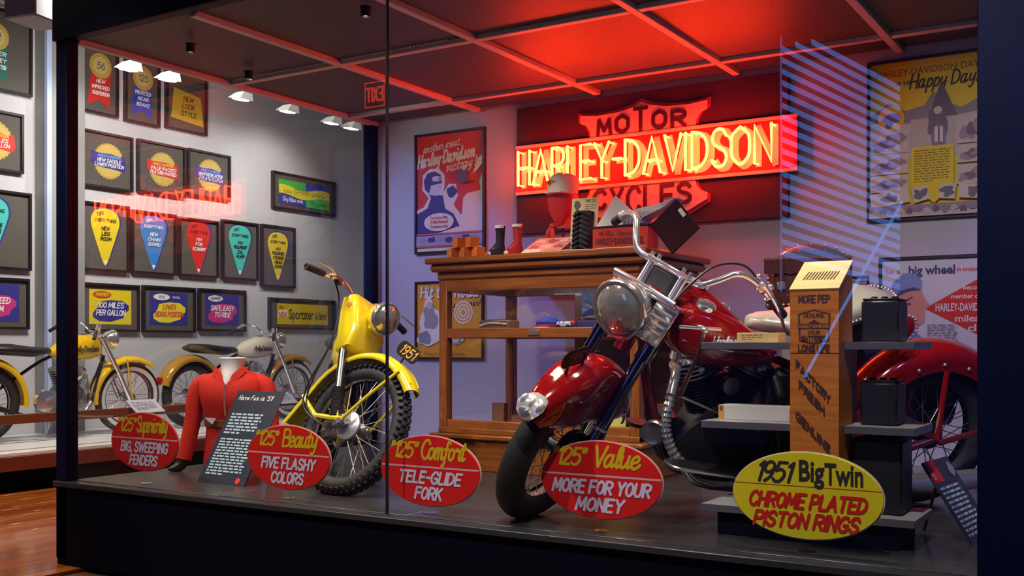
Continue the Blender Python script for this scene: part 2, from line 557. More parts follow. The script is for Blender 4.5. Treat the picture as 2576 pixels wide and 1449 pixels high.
def block(mb, txt, cx, cy, h, z=0.0, width=None, shear=0.0, off=0.0, align='c', rise=0.0):
    """block type from the built-in face"""
    cu = bpy.data.curves.new('type', 'FONT')
    cu.body = txt
    cu.size = 1.0
    cu.shear = shear
    cu.offset = off
    cu.resolution_u = 3
    o = bpy.data.objects.new('type', cu)
    C.objects.link(o)
    dg = bpy.context.evaluated_depsgraph_get()
    me = bpy.data.meshes.new_from_object(o.evaluated_get(dg))
    vs = [v.co.copy() for v in me.vertices]
    fs = [tuple(p.vertices) for p in me.polygons]
    bpy.data.objects.remove(o)
    bpy.data.curves.remove(cu)
    bpy.data.meshes.remove(me)
    if not vs:
        return mb
    xa, xb = min(v.x for v in vs), max(v.x for v in vs)
    k = h / 0.70
    kx = k if width is None else width / (xb - xa)
    w = (xb - xa) * kx
    x0 = cx - (w / 2 if align == 'c' else 0)
    mb.add([(x0 + (v.x - xa) * kx, cy + v.y * k + rise * (v.x - xa) * kx, z) for v in vs], fs)
    return mb


class Art:
    """flat print made of coloured shapes, layer over layer"""
    def __init__(s, dz=0.0005):
        s.mb = MB()
        s.mats = []
        s.z = 0.0
        s.dz = dz

    def ink(s, col):
        m = pmat(col)
        if m not in s.mats:
            s.mats.append(m)
        s.mb.cur = s.mats.index(m)
        s.z += s.dz
        return s

    def poly(s, col, pts):
        s.ink(col).mb.flat(pts, s.z)
        return s

    def rect(s, col, x0, y0, x1, y1):
        return s.poly(col, [(x0, y0), (x1, y0), (x1, y1), (x0, y1)])

    def ellipse(s, col, cx, cy, rx, ry, n=40):
        return s.poly(col, ell(cx, cy, rx, ry, n))

    def text(s, col, *a, **k):
        s.ink(col)
        letter(s.mb, *a, z=s.z, **k)
        return s

    def type(s, col, *a, **k):
        s.ink(col)
        block(s.mb, *a, z=s.z, **k)
        return s

    def lines(s, col, x0, y0, x1, y1, n, th=0.4, ragged=0.2, words=True):
        """body copy too small to read: rows of word-long dashes"""
        s.ink(col)
        p = (y1 - y0) / n
        for i in range(n):
            y = y1 - p * (i + 0.5)
            end = x1 - (x1 - x0) * (random.random() * ragged * 0.5 if i < n - 1 else 0.5)
            x = x0
            while x < end:
                w = p * random.uniform(1.0, 3.4) if words else end - x
                s.mb.flat([(x, y - p * th / 2), (min(x + w, end), y - p * th / 2), (min(x + w, end), y + p * th / 2), (x, y + p * th / 2)], s.z)
                x += w + p * 0.5
        return s

    def build(s, name, parent, M=None):
        return obj(name, s.mb, s.mats, parent, M)


def back_frame(x, z, y=5.868):   # local x right, y up, z out of the back wall
    return Matrix(((1, 0, 0, x), (0, 0, -1, y), (0, 1, 0, z), (0, 0, 0, 1)))


def left_frame(y, z, x=-8.948):  # the same on the gallery wall
    return Matrix(((0, 0, 1, x), (1, 0, 0, y), (0, 1, 0, z), (0, 0, 0, 1)))


def moulding(w, h, t, d):
    """picture frame of four mitred bars, outer size w x h, depth d"""
    mb = MB()
    a, b = w / 2, h / 2
    P = [(-a, -b), (a, -b), (a, b), (-a, b)]
    Q = [(-a + t, -b + t), (a - t, -b + t), (a - t, b - t), (-a + t, b - t)]
    for i in range(4):
        j = (i + 1) % 4
        mb.prism([P[i], P[j], Q[j], Q[i]], 0.0, d)
    return mb

# ---------------------------------------------------------------- the setting
DECK = 0.43          # top of the display deck
CEIL = 2.68          # underside of the case ceiling
XL, XR = -4.83, -0.40
YF, YB = 3.41, 5.87

NAVY = mat('navy_black_paint', (0.0012, 0.004, 0.026), 0.5, spec=0.15)
PLINTH = mat('black_plinth_laminate', (0.0015, 0.002, 0.008), 0.7, spec=0.08)
GREYWALL = mat('pale_grey_wall_paint', (0.52, 0.52, 0.55), 0.7, bump=0.05, scale=40)
CASEWALL = mat('lavender_grey_wall_paint', (0.46, 0.46, 0.56), 0.65, bump=0.04, scale=50)
DARKCEIL = mat('dark_ceiling_paint', (0.02, 0.02, 0.028), 0.8)
DECKM = mat('charcoal_deck_laminate', (0.030, 0.029, 0.033), 0.33, var=0.25, scale=5, coat=0.15)
BEAMM = mat('grey_beam_paint', (0.56, 0.52, 0.52), 0.4)
GLASS = glassmat('clear_pane')
CHROME = mat('chrome', (0.90, 0.90, 0.92), 0.13, 0.88, var=0.02)
STEEL = mat('brushed_steel', (0.55, 0.55, 0.57), 0.3, 1.0)
BLACK = mat('satin_black', (0.012, 0.011, 0.014), 0.4)
RUBBER = mat('black_rubber', (0.018, 0.017, 0.018), 0.62, bump=0.2, scale=60)
WHITEM = mat('white_laminate', (0.72, 0.72, 0.75), 0.35)


def perforated():
    m = mat('perforated_steel_panel', (0.115, 0.105, 0.11), 0.5, 0.3)
    nt = m.node_tree
    b = nt.nodes['Principled BSDF']
    tc = nt.nodes.new('ShaderNodeTexCoord')
    w = []
    for ax in ('X', 'Y'):
        n = nt.nodes.new('ShaderNodeTexWave')
        n.bands_direction = ax
        n.inputs['Scale'].default_value = 18.0
        nt.links.new(tc.outputs['Object'], n.inputs['Vector'])
        w.append(n)
    mu = nt.nodes.new('ShaderNodeMath')
    mu.operation = 'MULTIPLY'
    nt.links.new(w[0].outputs['Fac'], mu.inputs[0])
    nt.links.new(w[1].outputs['Fac'], mu.inputs[1])
    cr = nt.nodes.new('ShaderNodeValToRGB')
    cr.color_ramp.elements[0].position = 0.25
    cr.color_ramp.elements[0].color = (0.105, 0.095, 0.10, 1)
    cr.color_ramp.elements[1].position = 0.45
    cr.color_ramp.elements[1].color = (0.02, 0.018, 0.02, 1)
    nt.links.new(mu.outputs[0], cr.inputs[0])
    nt.links.new(cr.outputs[0], b.inputs['Base Color'])
    return m


PERF = perforated()

# room floor with its boards
FLOORW = [wood('floor_board_%s' % n, c1, c2, 0.22, axis=1, coat=0.4) for n, c1, c2 in (
    ('amber', (0.40, 0.105, 0.010), (0.24, 0.05, 0.006)), ('russet', (0.30, 0.07, 0.008), (0.18, 0.034, 0.005)), ('honey', (0.48, 0.14, 0.014), (0.31, 0.075, 0.008)))]
floor = struct('floor', MB().box((-4.0, 4.0, -0.06), (16, 18, 0.08), b=0), mat('subfloor_brown', (0.12, 0.04, 0.015), 0.5))
pm = {}
for ix in range(33):
    x = -7.75 + ix * 0.095
    y = 0.9 - (ix * 0.41) % 1.2
    while y < 6.6:
        k = random.randrange(3)
        if k not in pm:
            pm[k] = mesh_of('floor_board', MB().box((0, 0, -0.01), (0.093, 1.197, 0.02), b=0.0012), FLOORW[k])
        obj('floor_board', pm[k], None, floor, T(x, y + 0.6, 0))
        y += 1.2

struct('wall_left', MB().box((-9.05, 5.0, 2.3), (0.2, 16, 4.7), b=0), GREYWALL)
struct('wall_far', MB().box((-6.0, 10.7, 2.3), (6.2, 0.2, 4.7), b=0), mat('mid_grey_wall_paint', (0.30, 0.29, 0.31), 0.7))
struct('ceiling', MB().box((-4.0, 4.2, 4.72), (16, 18, 0.16), b=0), DARKCEIL)
pil = struct('trim_1', MB().box((-8.87, 6.18, 2.35), (0.16, 0.42, 4.55), b=0.004), mat('grey_pilaster_paint', (0.27, 0.27, 0.27), 0.6))  # pilaster in its own grey
obj('corner_strip', MB().box((-8.77, 5.985, 2.35), (0.05, 0.05, 4.55), b=0.004), mat('pale_blue_strip', (0.42, 0.52, 0.80), 0.4), pil)

# the built-in case: plinth, deck panels, posts, header, panes
struct('trim_3', MB().box((-2.615, 4.64, 0.2), (4.50, 2.54, 0.40), b=0.004), PLINTH)
struct('trim_4', MB().box((-2.615, 3.385, 0.414), (4.52, 0.07, 0.026), b=0.003), mat('dark_ledge_metal', (0.05, 0.05, 0.055), 0.35, 0.4))
deck = struct('floor.001', MB().box((-2.23, 4.64, 0.4015), (5.1, 2.44, 0.002), b=0), PLINTH)
dk = [XL + 0.02, -3.74, -2.65, -1.56, -0.47, 0.35]
for i in range(5):
    for j, (y0, y1) in enumerate(((3.42, 4.62), (4.62, 5.86))):
        obj('deck_panel', MB().box(((dk[i] + dk[i + 1]) / 2, (y0 + y1) / 2, DECK - 0.0135), (dk[i + 1] - dk[i] - 0.003, y1 - y0 - 0.003, 0.027), b=0.0015), DECKM, deck)
for k, (x0, x1, y0, y1) in enumerate(((-4.874, -4.786, 3.37, 3.44), (-0.485, -0.30, 3.34, 3.49), (-4.87, -4.79, 5.80, 5.87))):
    struct('trim_%d' % (5 + k), MB().box(((x0 + x1) / 2, (y0 + y1) / 2, 1.36), (x1 - x0, y1 - y0, 2.66), b=0.004), NAVY)
struct('trim_8', MB().box((-2.6, 3.40, 2.98), (4.6, 0.07, 0.58), b=0.004), NAVY)
w1 = struct('window_1', MB().box((-3.76, YF, 1.555), (2.045, 0.010, 2.25), b=0), GLASS)
struct('window_2', MB().box((-1.611, YF, 1.555), (2.243, 0.010, 2.25), b=0), GLASS)
struct('window_3', MB().box((XL, 4.62, 1.555), (0.010, 2.35, 2.25), b=0), GLASS)
obj('glass_seal', MB().box((-2.735, YF, 1.555), (0.0085, 0.014, 2.25), b=0.001), BLACK, w1)

# case ceiling: perforated panels between beams
ceil = struct('ceiling.001', MB().box((-2.3, 4.64, CEIL + 0.09), (5.2, 2.5, 0.02), b=0), DARKCEIL)
bx = [-4.80, -3.93, -3.03, -2.13, -1.23, -0.33, 0.3]
by = [3.44, 4.49, 5.56, 5.86]
for i in range(6):
    for j in range(3):
        obj('ceiling_panel', MB().box(((bx[i] + bx[i + 1]) / 2, (by[j] + by[j + 1]) / 2, CEIL + 0.03), (bx[i + 1] - bx[i] - 0.02, by[j + 1] - by[j] - 0.02, 0.014), b=0.002), PERF, ceil)
for x in bx:
    obj('ceiling_beam', MB().box((x, 4.65, CEIL + 0.022), (0.045, 2.42, 0.05), b=0.004), BEAMM, ceil)
for j, y in enumerate(by[1:3]):
    for i in range(6):
        obj('ceiling_beam', MB().box(((bx[i] + bx[i + 1]) / 2, y, CEIL + 0.022), (bx[i + 1] - bx[i] - 0.046, 0.045, 0.046), b=0.004), BEAMM, ceil)
# rows of pale boxes along the beams, painting the light leaking through perforations
sb = MB()
for x in (-3.96, -3.06, -0.36):
    for k in range(40):
        sb.box((x, 3.50 + k * 0.0245, CEIL + 0.0205), (0.016, 0.011, 0.005), b=0)
for k in range(60):
    sb.box((-4.72 + k * 0.026, 4.455, CEIL + 0.0205), (0.013, 0.012, 0.005), b=0)
so = obj('slot_light_row', sb, mat('slot_light_white', (0.8, 0.8, 0.78), 0.4), ceil)
so['kind'] = 'stuff'

wall_back = struct('wall_back', MB().box((-2.2, YB + 0.07, 1.6), (5.36, 0.14, 2.6), b=0), CASEWALL)
struct('trim_2', MB().box((-2.2, YB - 0.006, DECK + 0.03), (5.2, 0.014, 0.06), b=0.002), mat('grey_skirting', (0.30, 0.29, 0.34), 0.5))

# ---------------------------------------------------------------- platform along the gallery wall, its rail
pf = thing('long_platform', 'low white-topped display platform with red-brown fascia along the gallery wall', 'platform', (-8.2, 6.2, 0))
pw = Matrix.Translation((8.2, -6.2, 0))
obj('platform_top', MB().box((-8.195, 6.2, 0.295), (1.49, 8.6, 0.03), b=0.004), WHITEM, pf, pw)
obj('fascia', MB().box((-7.455, 6.2, 0.225), (0.03, 8.6, 0.11), b=0.003), mat('red_brown_fascia', (0.16, 0.03, 0.012), 0.4), pf, pw)
obj('kickboard', MB().box((-7.62, 6.2, 0.085), (0.06, 8.6, 0.17), b=0.003), PLINTH, pf, pw)
rl = thing('barrier_rail', 'red-brown barrier rail on thin posts in front of the gallery motorcycles', 'rail', (-7.56, 6.2, 0.31))
rw = Matrix.Translation((7.56, -6.2, -0.31))
obj('rail_board', MB().box((-7.56, 6.2, 0.555), (0.025, 8.5, 0.075), b=0.004), mat('rail_brown', (0.17, 0.045, 0.015), 0.4), rl, rw)
for y in (2.4, 3.9, 5.4, 6.9, 8.4, 9.9):
    obj('rail_post', MB().box((-7.58, y, 0.415), (0.02, 0.04, 0.21), b=0.002), STEEL, rl, rw)
for i, (y, lab) in enumerate(((6.05, 'pale grey slanted caption plate on the rail nearest the black corner post'), (7.7, 'pale grey slanted caption plate on the rail behind the red riding suit'))):
    cp = thing('caption_plate', lab, 'sign', (-7.5, y, 0.6), (0, 0, 0), 'caption plates on the barrier rail')
    obj('plate', MB().box((0, 0, 0.0), (0.18, 0.30, 0.008), rot=(0, R_(35), 0), b=0.001), mat('caption_grey', (0.45, 0.46, 0.55), 0.4), cp)
    a = Art()
    a.lines((0.1, 0.1, 0.12), -0.12, -0.06, 0.12, 0.06, 7)
    a.build('caption_print', cp, RY(35) @ T(0, 0, 0.0045) @ RZ(90))

# ceiling speaker, track with wall washers
sp = thing('hanging_speaker', 'pale grey box speaker hanging near the dark gallery ceiling', 'speaker', (-7.2, 4.82, 3.53))
obj('cabinet', MB().box((0, 0, 0.17), (0.30, 0.34, 0.34), rot=(0, 0, R_(12)), b=0.012), mat('speaker_grey', (0.36, 0.36, 0.38), 0.55), sp)
obj('bracket', MB().tube([(0.0, 0.0, 0.33), (0, 0, 1.11)], 0.012), BLACK, sp)
obj('side_lamp', MB().tube([(0.1, 0.2, -0.12), (0.1, 0.2, 0.16)], 0.022), mat('lamp_tube_cream', (0.8, 0.78, 0.7), 0.4, emit=(1, 0.95, 0.8), es=0.25), sp)
tr = thing('light_track', 'black lighting track hung in front of the wall of framed signs', 'light track', (-7.6, 7.4, 3.74))
obj('track_bar', MB().box((0, 0, 0), (0.05, 5.4, 0.035), b=0.003), BLACK, tr)
for y in (-2.2, 0, 2.2):
    obj('hanger', MB().tube([(0, y, 0.015), (0, y, 0.9)], 0.006), BLACK, tr)
SHADE = mat('washer_white', (0.85, 0.85, 0.85), 0.4, emit=(1, 0.97, 0.92), es=0.12)
GLOW = mat('lamp_face', (1, 1, 1), 0.4, emit=(1, 0.95, 0.86), es=14)
YS = (6.0, 6.42, 7.3, 7.94, 8.6, 8.92)
ORD = ('first', 'second', 'third', 'fourth', 'fifth', 'sixth')
for i, y in enumerate(YS):
    t = thing('wall_washer', 'white wedge-shaped wall washer lamp, %s on the track counting from the black corner post' % ORD[i], 'lamp', (-7.6, y, 3.72), (0, 0, 0), 'wall washers on the track')
    obj('stem', MB().tube([(0, 0, 0.0), (0, 0, -0.155)], 0.012), BLACK, t)
    h = MB()
    h.ring_loft([[(-0.08, -0.05, -0.15), (0.04, -0.05, -0.15), (0.04, 0.05, -0.15), (-0.08, 0.05, -0.15)],
                 [(-0.15, -0.085, -0.195), (0.02, -0.085, -0.222), (0.02, 0.085, -0.222), (-0.15, 0.085, -0.195)]])
    obj('shade', h, SHADE, t)
    obj('lamp_face', MB().box((-0.066, 0, -0.2155), (0.11, 0.11, 0.005), rot=(0, R_(9), 0), b=0), GLOW, t)
    lamp('washer_beam', 'SPOT', (-7.68, y, 3.47), (-8.95, y + 0.05, 2.75), 36, (1, 0.95, 0.88), spot_size=R_(84), spot_blend=0.7, shadow_soft_size=0.05)

# exit sign and blue slatted light screen on the visitors' side, seen mirrored in the front pane
ex = thing('exit_sign', 'red lit exit sign hanging on the visitors side, seen mirrored in the front glass', 'exit sign', (-7.4, -2.2, 3.72), (0, 0, 0))
obj('housing', MB().box((0, -0.03, 0.15), (0.30, 0.06, 0.30), b=0.006), BLACK, ex)
EM = mat('exit_red_glow', (0.6, 0.02, 0.01), 0.5, emit=(1.0, 0.05, 0.02), es=5)
eb = MB()
letter(eb, 'EXIT', 0, 0.08, 0.14, th=0.2, gap=0.3, width=0.22)
obj('lettering', eb, EM, ex, Matrix(((-1, 0, 0, 0), (0, 0, 1, 0.003), (0, 1, 0, 0), (0, 0, 0, 1))))
obj('border', moulding(0.28, 0.28, 0.012, 0.003), EM, ex, Matrix(((-1, 0, 0, 0), (0, 0, 1, 0.0), (0, 1, 0, 0.15), (0, 0, 0, 1))))
obj('hanger', MB().tube([(0, -0.03, 0.3), (0, -0.03, 0.92)], 0.008), BLACK, ex)
sc = thing('slatted_light_screen', 'tall blue-lit slatted screen, mirrored in the glass right of the neon sign', 'light screen', (-2.47, -2.5, 0.0))
obj('screen_frame', moulding(1.10, 3.4, 0.03, 0.06), BLACK, sc, Matrix(((-1, 0, 0, 0), (0, 0, 1, -0.05), (0, 1, 0, 2.24), (0, 0, 0, 1))))
obj('screen_back', MB().box((0, -0.06, 2.24), (1.10, 0.02, 3.4), b=0), BLACK, sc)
obj('foot', MB().box((0, -0.06, 0.27), (1.1, 0.3, 0.54), b=0.01), BLACK, sc)
BLUE = mat('blue_light_strip', (0.1, 0.2, 0.8), 0.5, emit=(0.10, 0.30, 1.0), es=3.6)
SM = Matrix(((-1, 0, 0, 0), (0, 0, 1, -0.045), (0, 1, 0, 0), (0, 0, 0, 1)))
obj('light_edge', MB().box((-0.525, -0.04, 2.75), (0.022, 0.012, 2.30), b=0), BLUE, sc)
for k in range(21):
    z = 1.98 + k * 0.102
    z1 = z - (0.34 + 0.018 * k)
    xs, xe = -0.505, 0.52
    if z > 3.84:                       # the top strips start further along, under the frame
        xs = -0.505 + (z - 3.84) / (z - z1) * 1.02
        z_ = 3.84
    else:
        z_ = z
    p = [(-xs, z_), (-xs, z_ - 0.050), (-xe, z1 - 0.050), (-xe, z1)]
    obj('light_slat', MB().prism(p[::-1], 0.0, 0.012), BLUE, sc, SM)

# small can spots under the case ceiling
LABS = ('nearest the battery tower', 'above the middle of the deck', 'above the red riding suit', 'before the large yellow poster', 'before the red victory poster')
for k, (x, y) in enumerate(((-1.7, 3.75), (-3.15, 3.77), (-4.3, 3.75), (-0.75, 4.3), (-4.45, 4.3))):
    t = thing('spot_lamp', 'small black can spotlight under the case ceiling, ' + LABS[k], 'lamp', (x, y, CEIL), group='can spots under the case ceiling')
    obj('can', MB().lathe([(0.022, -0.004), (0.024, -0.045), (0.020, -0.046), (0.018, -0.02)], n=20, cap=False), BLACK, t)
    obj('bulb', MB().sphere((0, 0, -0.028), 0.013, 10, 8), mat('spot_bulb', (1, 1, 1), 0.4, emit=(1, 0.93, 0.8), es=6), t)
    obj('mount', MB().lathe([(0.028, -0.008), (0.028, 0.0), (0.001, 0.0)], n=20), BLACK, t)
pl = thing('added_streak_pole', 'slim blue light pole, added for the blue streak mirrored across the battery tower', 'lamp', (-3.13, -2.15, 0))  # pole made up to give the blue streak mirrored in the front pane
obj('dark_pole', MB().tube([(0, 0, 0.008), (0.44, -0.10, 0.85)], 0.014, 10), BLACK, pl)
obj('light_tube', MB().tube([(0.44, -0.10, 0.85), (1.21, -0.275, 2.33)], 0.013, 10), mat('blue_light_tube', (0.1, 0.2, 0.8), 0.5, emit=(0.06, 0.32, 1.0), es=6), pl)
obj('foot_cap', MB().sphere((0, 0, 0.012), 0.02, 10, 8, (1, 1, 0.6)), RUBBER, pl)

# ---------------------------------------------------------------- posters on the back wall
FRAME = mat('dark_frame', (0.012, 0.011, 0.013), 0.4)
RED = srgb(214, 30, 24)
INKRED = (0.62, 0.02, 0.012)
CREAM = (0.72, 0.68, 0.58)
INKBLUE = (0.05, 0.03, 0.17)
YEL = (0.80, 0.55, 0.02)
ORG = (0.72, 0.34, 0.008)
PURP = (0.16, 0.09, 0.24)
MAUVE = (0.34, 0.26, 0.36)
PALE = (0.60, 0.56, 0.58)


def poster(name, label, x0, x1, z0, z1, t=0.016):
    w, h = x1 - x0, z1 - z0
    r = thing(name, label, 'poster', M=back_frame((x0 + x1) / 2, (z0 + z1) / 2))
    obj('frame', moulding(w, h, t, 0.02), FRAME, r)
    obj('backing', MB().box((0, 0, 0.004), (w - 0.01, h - 0.01, 0.006), b=0), FRAME, r)
    return r, w / 2 - t, h / 2 - t


def blob(cx, cy, rx, ry, n=26, k=0.12, seed=1):
    rnd = random.Random(seed)
    ph = [rnd.uniform(0, 6.28) for _ in range(4)]
    return [(cx + rx * math.cos(a) * (1 + k * sum(math.sin((q + 2) * a + ph[q]) for q in range(4)) / 2),
             cy + ry * math.sin(a) * (1 + k * sum(math.sin((q + 2) * a + ph[q]) for q in range(4)) / 2)) for a in (2 * PI * i / n for i in range(n))]


# red racing victory poster
r, a, b = poster('racing_poster', 'red victory poster with a helmeted rider, above the yellow road poster', -4.452, -3.872, 1.752, 2.577)
A = Art()
A.rect(INKRED, -a, -b, a, b)
A.text(CREAM, 'another great...', -0.06, b - 0.115, 0.05, th=0.12, slant=0.35, width=0.32, rise=0.10)
A.text(CREAM, 'Harley-Davidson', -0.03, b - 0.215, 0.085, th=0.17, slant=0.3, width=0.47, rise=0.09)
A.text(CREAM, 'victory !', 0.09, b - 0.26, 0.062, th=0.14, slant=0.35, width=0.24, rise=0.12)
A.poly(CREAM, [(-a, -0.11), (-a + 0.06, -0.09), (-a + 0.1, -0.03), (-a + 0.045, 0.03), (-a + 0.05, 0.13), (-a + 0.11, 0.17), (-a + 0.19, 0.165), (-a + 0.235, 0.12), (-a + 0.235, 0.04), (-a + 0.22, 0.0),
               (-a + 0.27, 0.055), (-a + 0.33, 0.05), (-a + 0.345, -0.03), (-a + 0.31, -0.09), (-a + 0.37, -0.16), (a - 0.17, -0.15), (a - 0.16, -0.05), (a - 0.13, -0.02), (a - 0.02, -0.005), (a - 0.03, 0.06), (a - 0.01, 0.1), (a, 0.14), (a, -b), (-a, -b)])
A.poly(INKBLUE, [(-a, -0.135), (-a + 0.09, -0.10), (-a + 0.12, -0.03), (-a + 0.10, -0.005), (-a + 0.22, -0.02), (-a + 0.24, -0.11), (-a + 0.31, -0.15), (-a + 0.36, -0.235), (-a + 0.2, -0.27), (-a, -0.3)])
A.poly(PALE, [(-a + 0.105, 0.06), (-a + 0.20, 0.065), (-a + 0.205, 0.02), (-a + 0.17, -0.02), (-a + 0.115, -0.01)])
A.poly(INKBLUE, [(-a + 0.07, 0.03), (-a + 0.06, 0.09), (-a + 0.09, 0.14), (-a + 0.15, 0.15), (-a + 0.20, 0.125), (-a + 0.215, 0.065), (-a + 0.12, 0.055), (-a + 0.105, 0.0)])
A.ellipse(PALE, -a + 0.165, 0.098, 0.036, 0.019)
A.ellipse(MAUVE, -a + 0.195, 0.095, 0.012, 0.018)
A.poly(INKBLUE, blob(-a + 0.295, 0.0, 0.038, 0.04, seed=4))
A.poly(PURP, blob(0.11, 0.1, 0.055, 0.05, seed=5))
A.poly(CREAM, blob(0.125, 0.155, 0.022, 0.016, seed=6))
A.poly((0.10, 0.02, 0.03), [(0.1, 0.045), (0.2, 0.05), (0.2, 0.06), (0.13, 0.062)])
A.poly(CREAM, [(0.165, 0.095), (0.20, 0.12), (0.235, 0.21), (a, 0.23), (a, 0.17), (0.22, 0.12)])
A.ellipse(CREAM, -a + 0.19, -0.20, 0.125, 0.062)
for i, s in enumerate(('Tony Enters Wins', '25-Mile National', 'Championship')):
    A.text(INKRED, s, -a + 0.19, -0.178 - i * 0.030, 0.02, th=0.13, slant=0.2, width=0.15)
A.rect((0.52, 0.10, 0.12), -a, -0.285, a, -0.275)
A.rect((0.34, 0.32, 0.5), -a, -0.357, a, -0.29)
for i in range(7):
    A.poly(INKBLUE if i % 2 else MAUVE, blob(-a + 0.06 + i * 0.072, -0.325 + 0.006 * (i % 3), 0.032, 0.020, seed=20 + i))
A.rect((0.52, 0.10, 0.12), -a, -0.368, a, -0.358)
A.build('print', r, T(0, 0, 0.0075))

# yellow road poster
r, a, b = poster('road_poster', 'orange-yellow road travel poster hanging low, partly behind the wooden showcase', -4.45, -3.883, 1.03, 1.562, 0.012)
A = Art()
A.rect(ORG, -a, -b, a, b)
WHI = (0.74, 0.72, 0.68)
A.text((0.12, 0.06, 0.02), 'Hit the Road', 0.004, b - 0.104, 0.075, th=0.24, slant=0.2, width=0.475)
A.text(WHI, 'Hit the Road', 0.0, b - 0.10, 0.075, th=0.18, slant=0.2, width=0.475)
A.text((0.05, 0.04, 0.03), 'this summer!', 0.11, b - 0.175, 0.042, th=0.12, slant=0.25, width=0.28, rise=0.05)
A.rect((0.05, 0.04, 0.03), 0.0, b - 0.193, 0.2, b - 0.19)
for rr, c in ((0.078, WHI), (0.066, ORG), (0.055, WHI), (0.043, ORG), (0.033, WHI), (0.02, ORG)):
    A.ellipse(c, 0.12, 0.05, rr, rr)
A.poly(WHI, blob(-0.15, -0.02, 0.09, 0.155, seed=9, k=0.14))
A.poly(WHI, blob(-0.19, -0.12, 0.075, 0.06, seed=11))
A.poly((0.30, 0.30, 0.33), blob(-0.152, 0.02, 0.06, 0.085, seed=10, k=0.2))
A.poly((0.24, 0.26, 0.30), blob(-0.20, -0.12, 0.055, 0.045, seed=12))
A.poly((0.5, 0.48, 0.48), blob(-0.16, 0.10, 0.022, 0.028, seed=13))
A.poly(WHI, blob(0.02, -0.11, 0.12, 0.05, seed=14))
A.ellipse((0.28, 0.26, 0.28), 0.06, -0.12, 0.05, 0.05)
A.ellipse(WHI, 0.06, -0.12, 0.032, 0.032)
A.ellipse(ORG, 0.06, -0.12, 0.018, 0.018)
A.text((0.06, 0.04, 0.02), 'Take to new continents...', -0.03, -b + 0.018, 0.016, th=0.14, slant=0.2, width=0.36)
A.build('print', r, T(0, 0, 0.0075))

# yellow and violet happy days poster
r, a, b = poster('happy_days_poster', 'large yellow and violet photo-collage poster high at the right end of the back wall', -1.398, -0.77, 1.785, 2.645)
A = Art()
YL = (0.74, 0.60, 0.012)
A.rect(YL, -a, -b, a, b)
A.type((0.30, 0.13, 0.02), 'HARLEY-DAVIDSON DAYS', 0.0, b - 0.075, 0.034, width=0.53, off=0.01)
A.text((0.04, 0.03, 0.02), 'are', -0.13, b - 0.125, 0.03, th=0.14, slant=0.3)
A.text((0.04, 0.03, 0.02), 'Happy Days', 0.08, b - 0.15, 0.072, th=0.13, slant=0.3, width=0.35)
A.poly((0.26, 0.24, 0.28), [(-a, 0.14), (-0.2, 0.2), (-0.12, 0.15), (-0.02, 0.17), (0.02, 0.24), (0.07, 0.18), (0.16, 0.14), (a, 0.21), (a, 0.06), (-a, 0.06)])
A.poly((0.13, 0.11, 0.17), [(0.0, 0.1), (0.03, 0.2), (0.06, 0.29), (0.10, 0.2), (0.14, 0.1)])
A.poly((0.55, 0.50, 0.52), [(-a, 0.10), (-0.05, 0.075), (a, 0.12), (a, -0.1), (-a, -0.1)])
A.ellipse((0.80, 0.48, 0.01), -0.19, 0.115, 0.068, 0.068)
A.poly(PURP, blob(-0.19, 0.11, 0.045, 0.035, seed=31, k=0.25))
A.rect((0.50, 0.45, 0.46), -0.09, -0.075, 0.13, 0.10)
A.poly((0.16, 0.13, 0.22), blob(0.045, 0.07, 0.052, 0.085, seed=33, k=0.15))
A.poly((0.22, 0.20, 0.36), blob(0.05, -0.01, 0.038, 0.07, seed=34, k=0.12))
A.ellipse((0.62, 0.58, 0.62), 0.045, 0.135, 0.02, 0.02)
A.rect((0.7, 0.68, 0.7), 0.03, -0.03, 0.07, 0.05)
A.rect((0.16, 0.16, 0.3), 0.045, -0.03, 0.055, 0.05)
pics = [(-a, -0.07, -0.10, 0.055, 41), (-a, -0.18, -0.10, -0.08, 42), (-a, -0.275, -0.10, -0.19, 43), (0.14, -0.05, a, 0.09, 44), (0.14, -0.15, a, -0.06, 45), (0.14, -0.26, a, -0.16, 46)]
for (x0, y0, x1, y1, sd) in pics:
    A.rect((0.58, 0.52, 0.56), x0, y0, x1, y1)
    for q in range(3):
        A.poly((MAUVE, (0.18, 0.11, 0.24), (0.36, 0.24, 0.30))[q], blob(x0 + (x1 - x0) * (0.3 + 0.2 * q), y0 + (y1 - y0) * (0.35 + 0.12 * q), (x1 - x0) * 0.24, (y1 - y0) * 0.24, seed=sd * 3 + q, k=0.25))
A.rect(YL, -0.085, -0.262, 0.125, -0.05)
A.poly(YL, [(-0.085, -0.26), (0.125, -0.26), (0.03, -0.35)])
A.lines((0.25, 0.17, 0.01), -0.07, -0.24, 0.11, -0.065, 13, th=0.4)
for (pts, sd) in (([(-a + 0.01, -0.36), (-0.09, -0.335), (-0.10, -0.265), (-a + 0.0, -0.285)], 51), ([(-0.07, -0.345), (0.01, -0.325), (-0.01, -0.25), (-0.085, -0.27)], 52),
                  ([(0.05, -0.325), (0.13, -0.335), (0.14, -0.255), (0.06, -0.25)], 53), ([(0.15, -0.33), (a, -0.345), (a, -0.265), (0.15, -0.26)], 54)):
    A.poly((0.60, 0.56, 0.58), pts)
    cx, cy = sum(p[0] for p in pts) / 4, sum(p[1] for p in pts) / 4
    A.poly((0.15, 0.13, 0.22), blob(cx, cy, 0.035, 0.025, seed=sd, k=0.3))
A.rect((0.30, 0.22, 0.36), -a, -b + 0.02, a, -0.352)
A.rect((0.5, 0.46, 0.52), -a, -b, a, -b + 0.024)
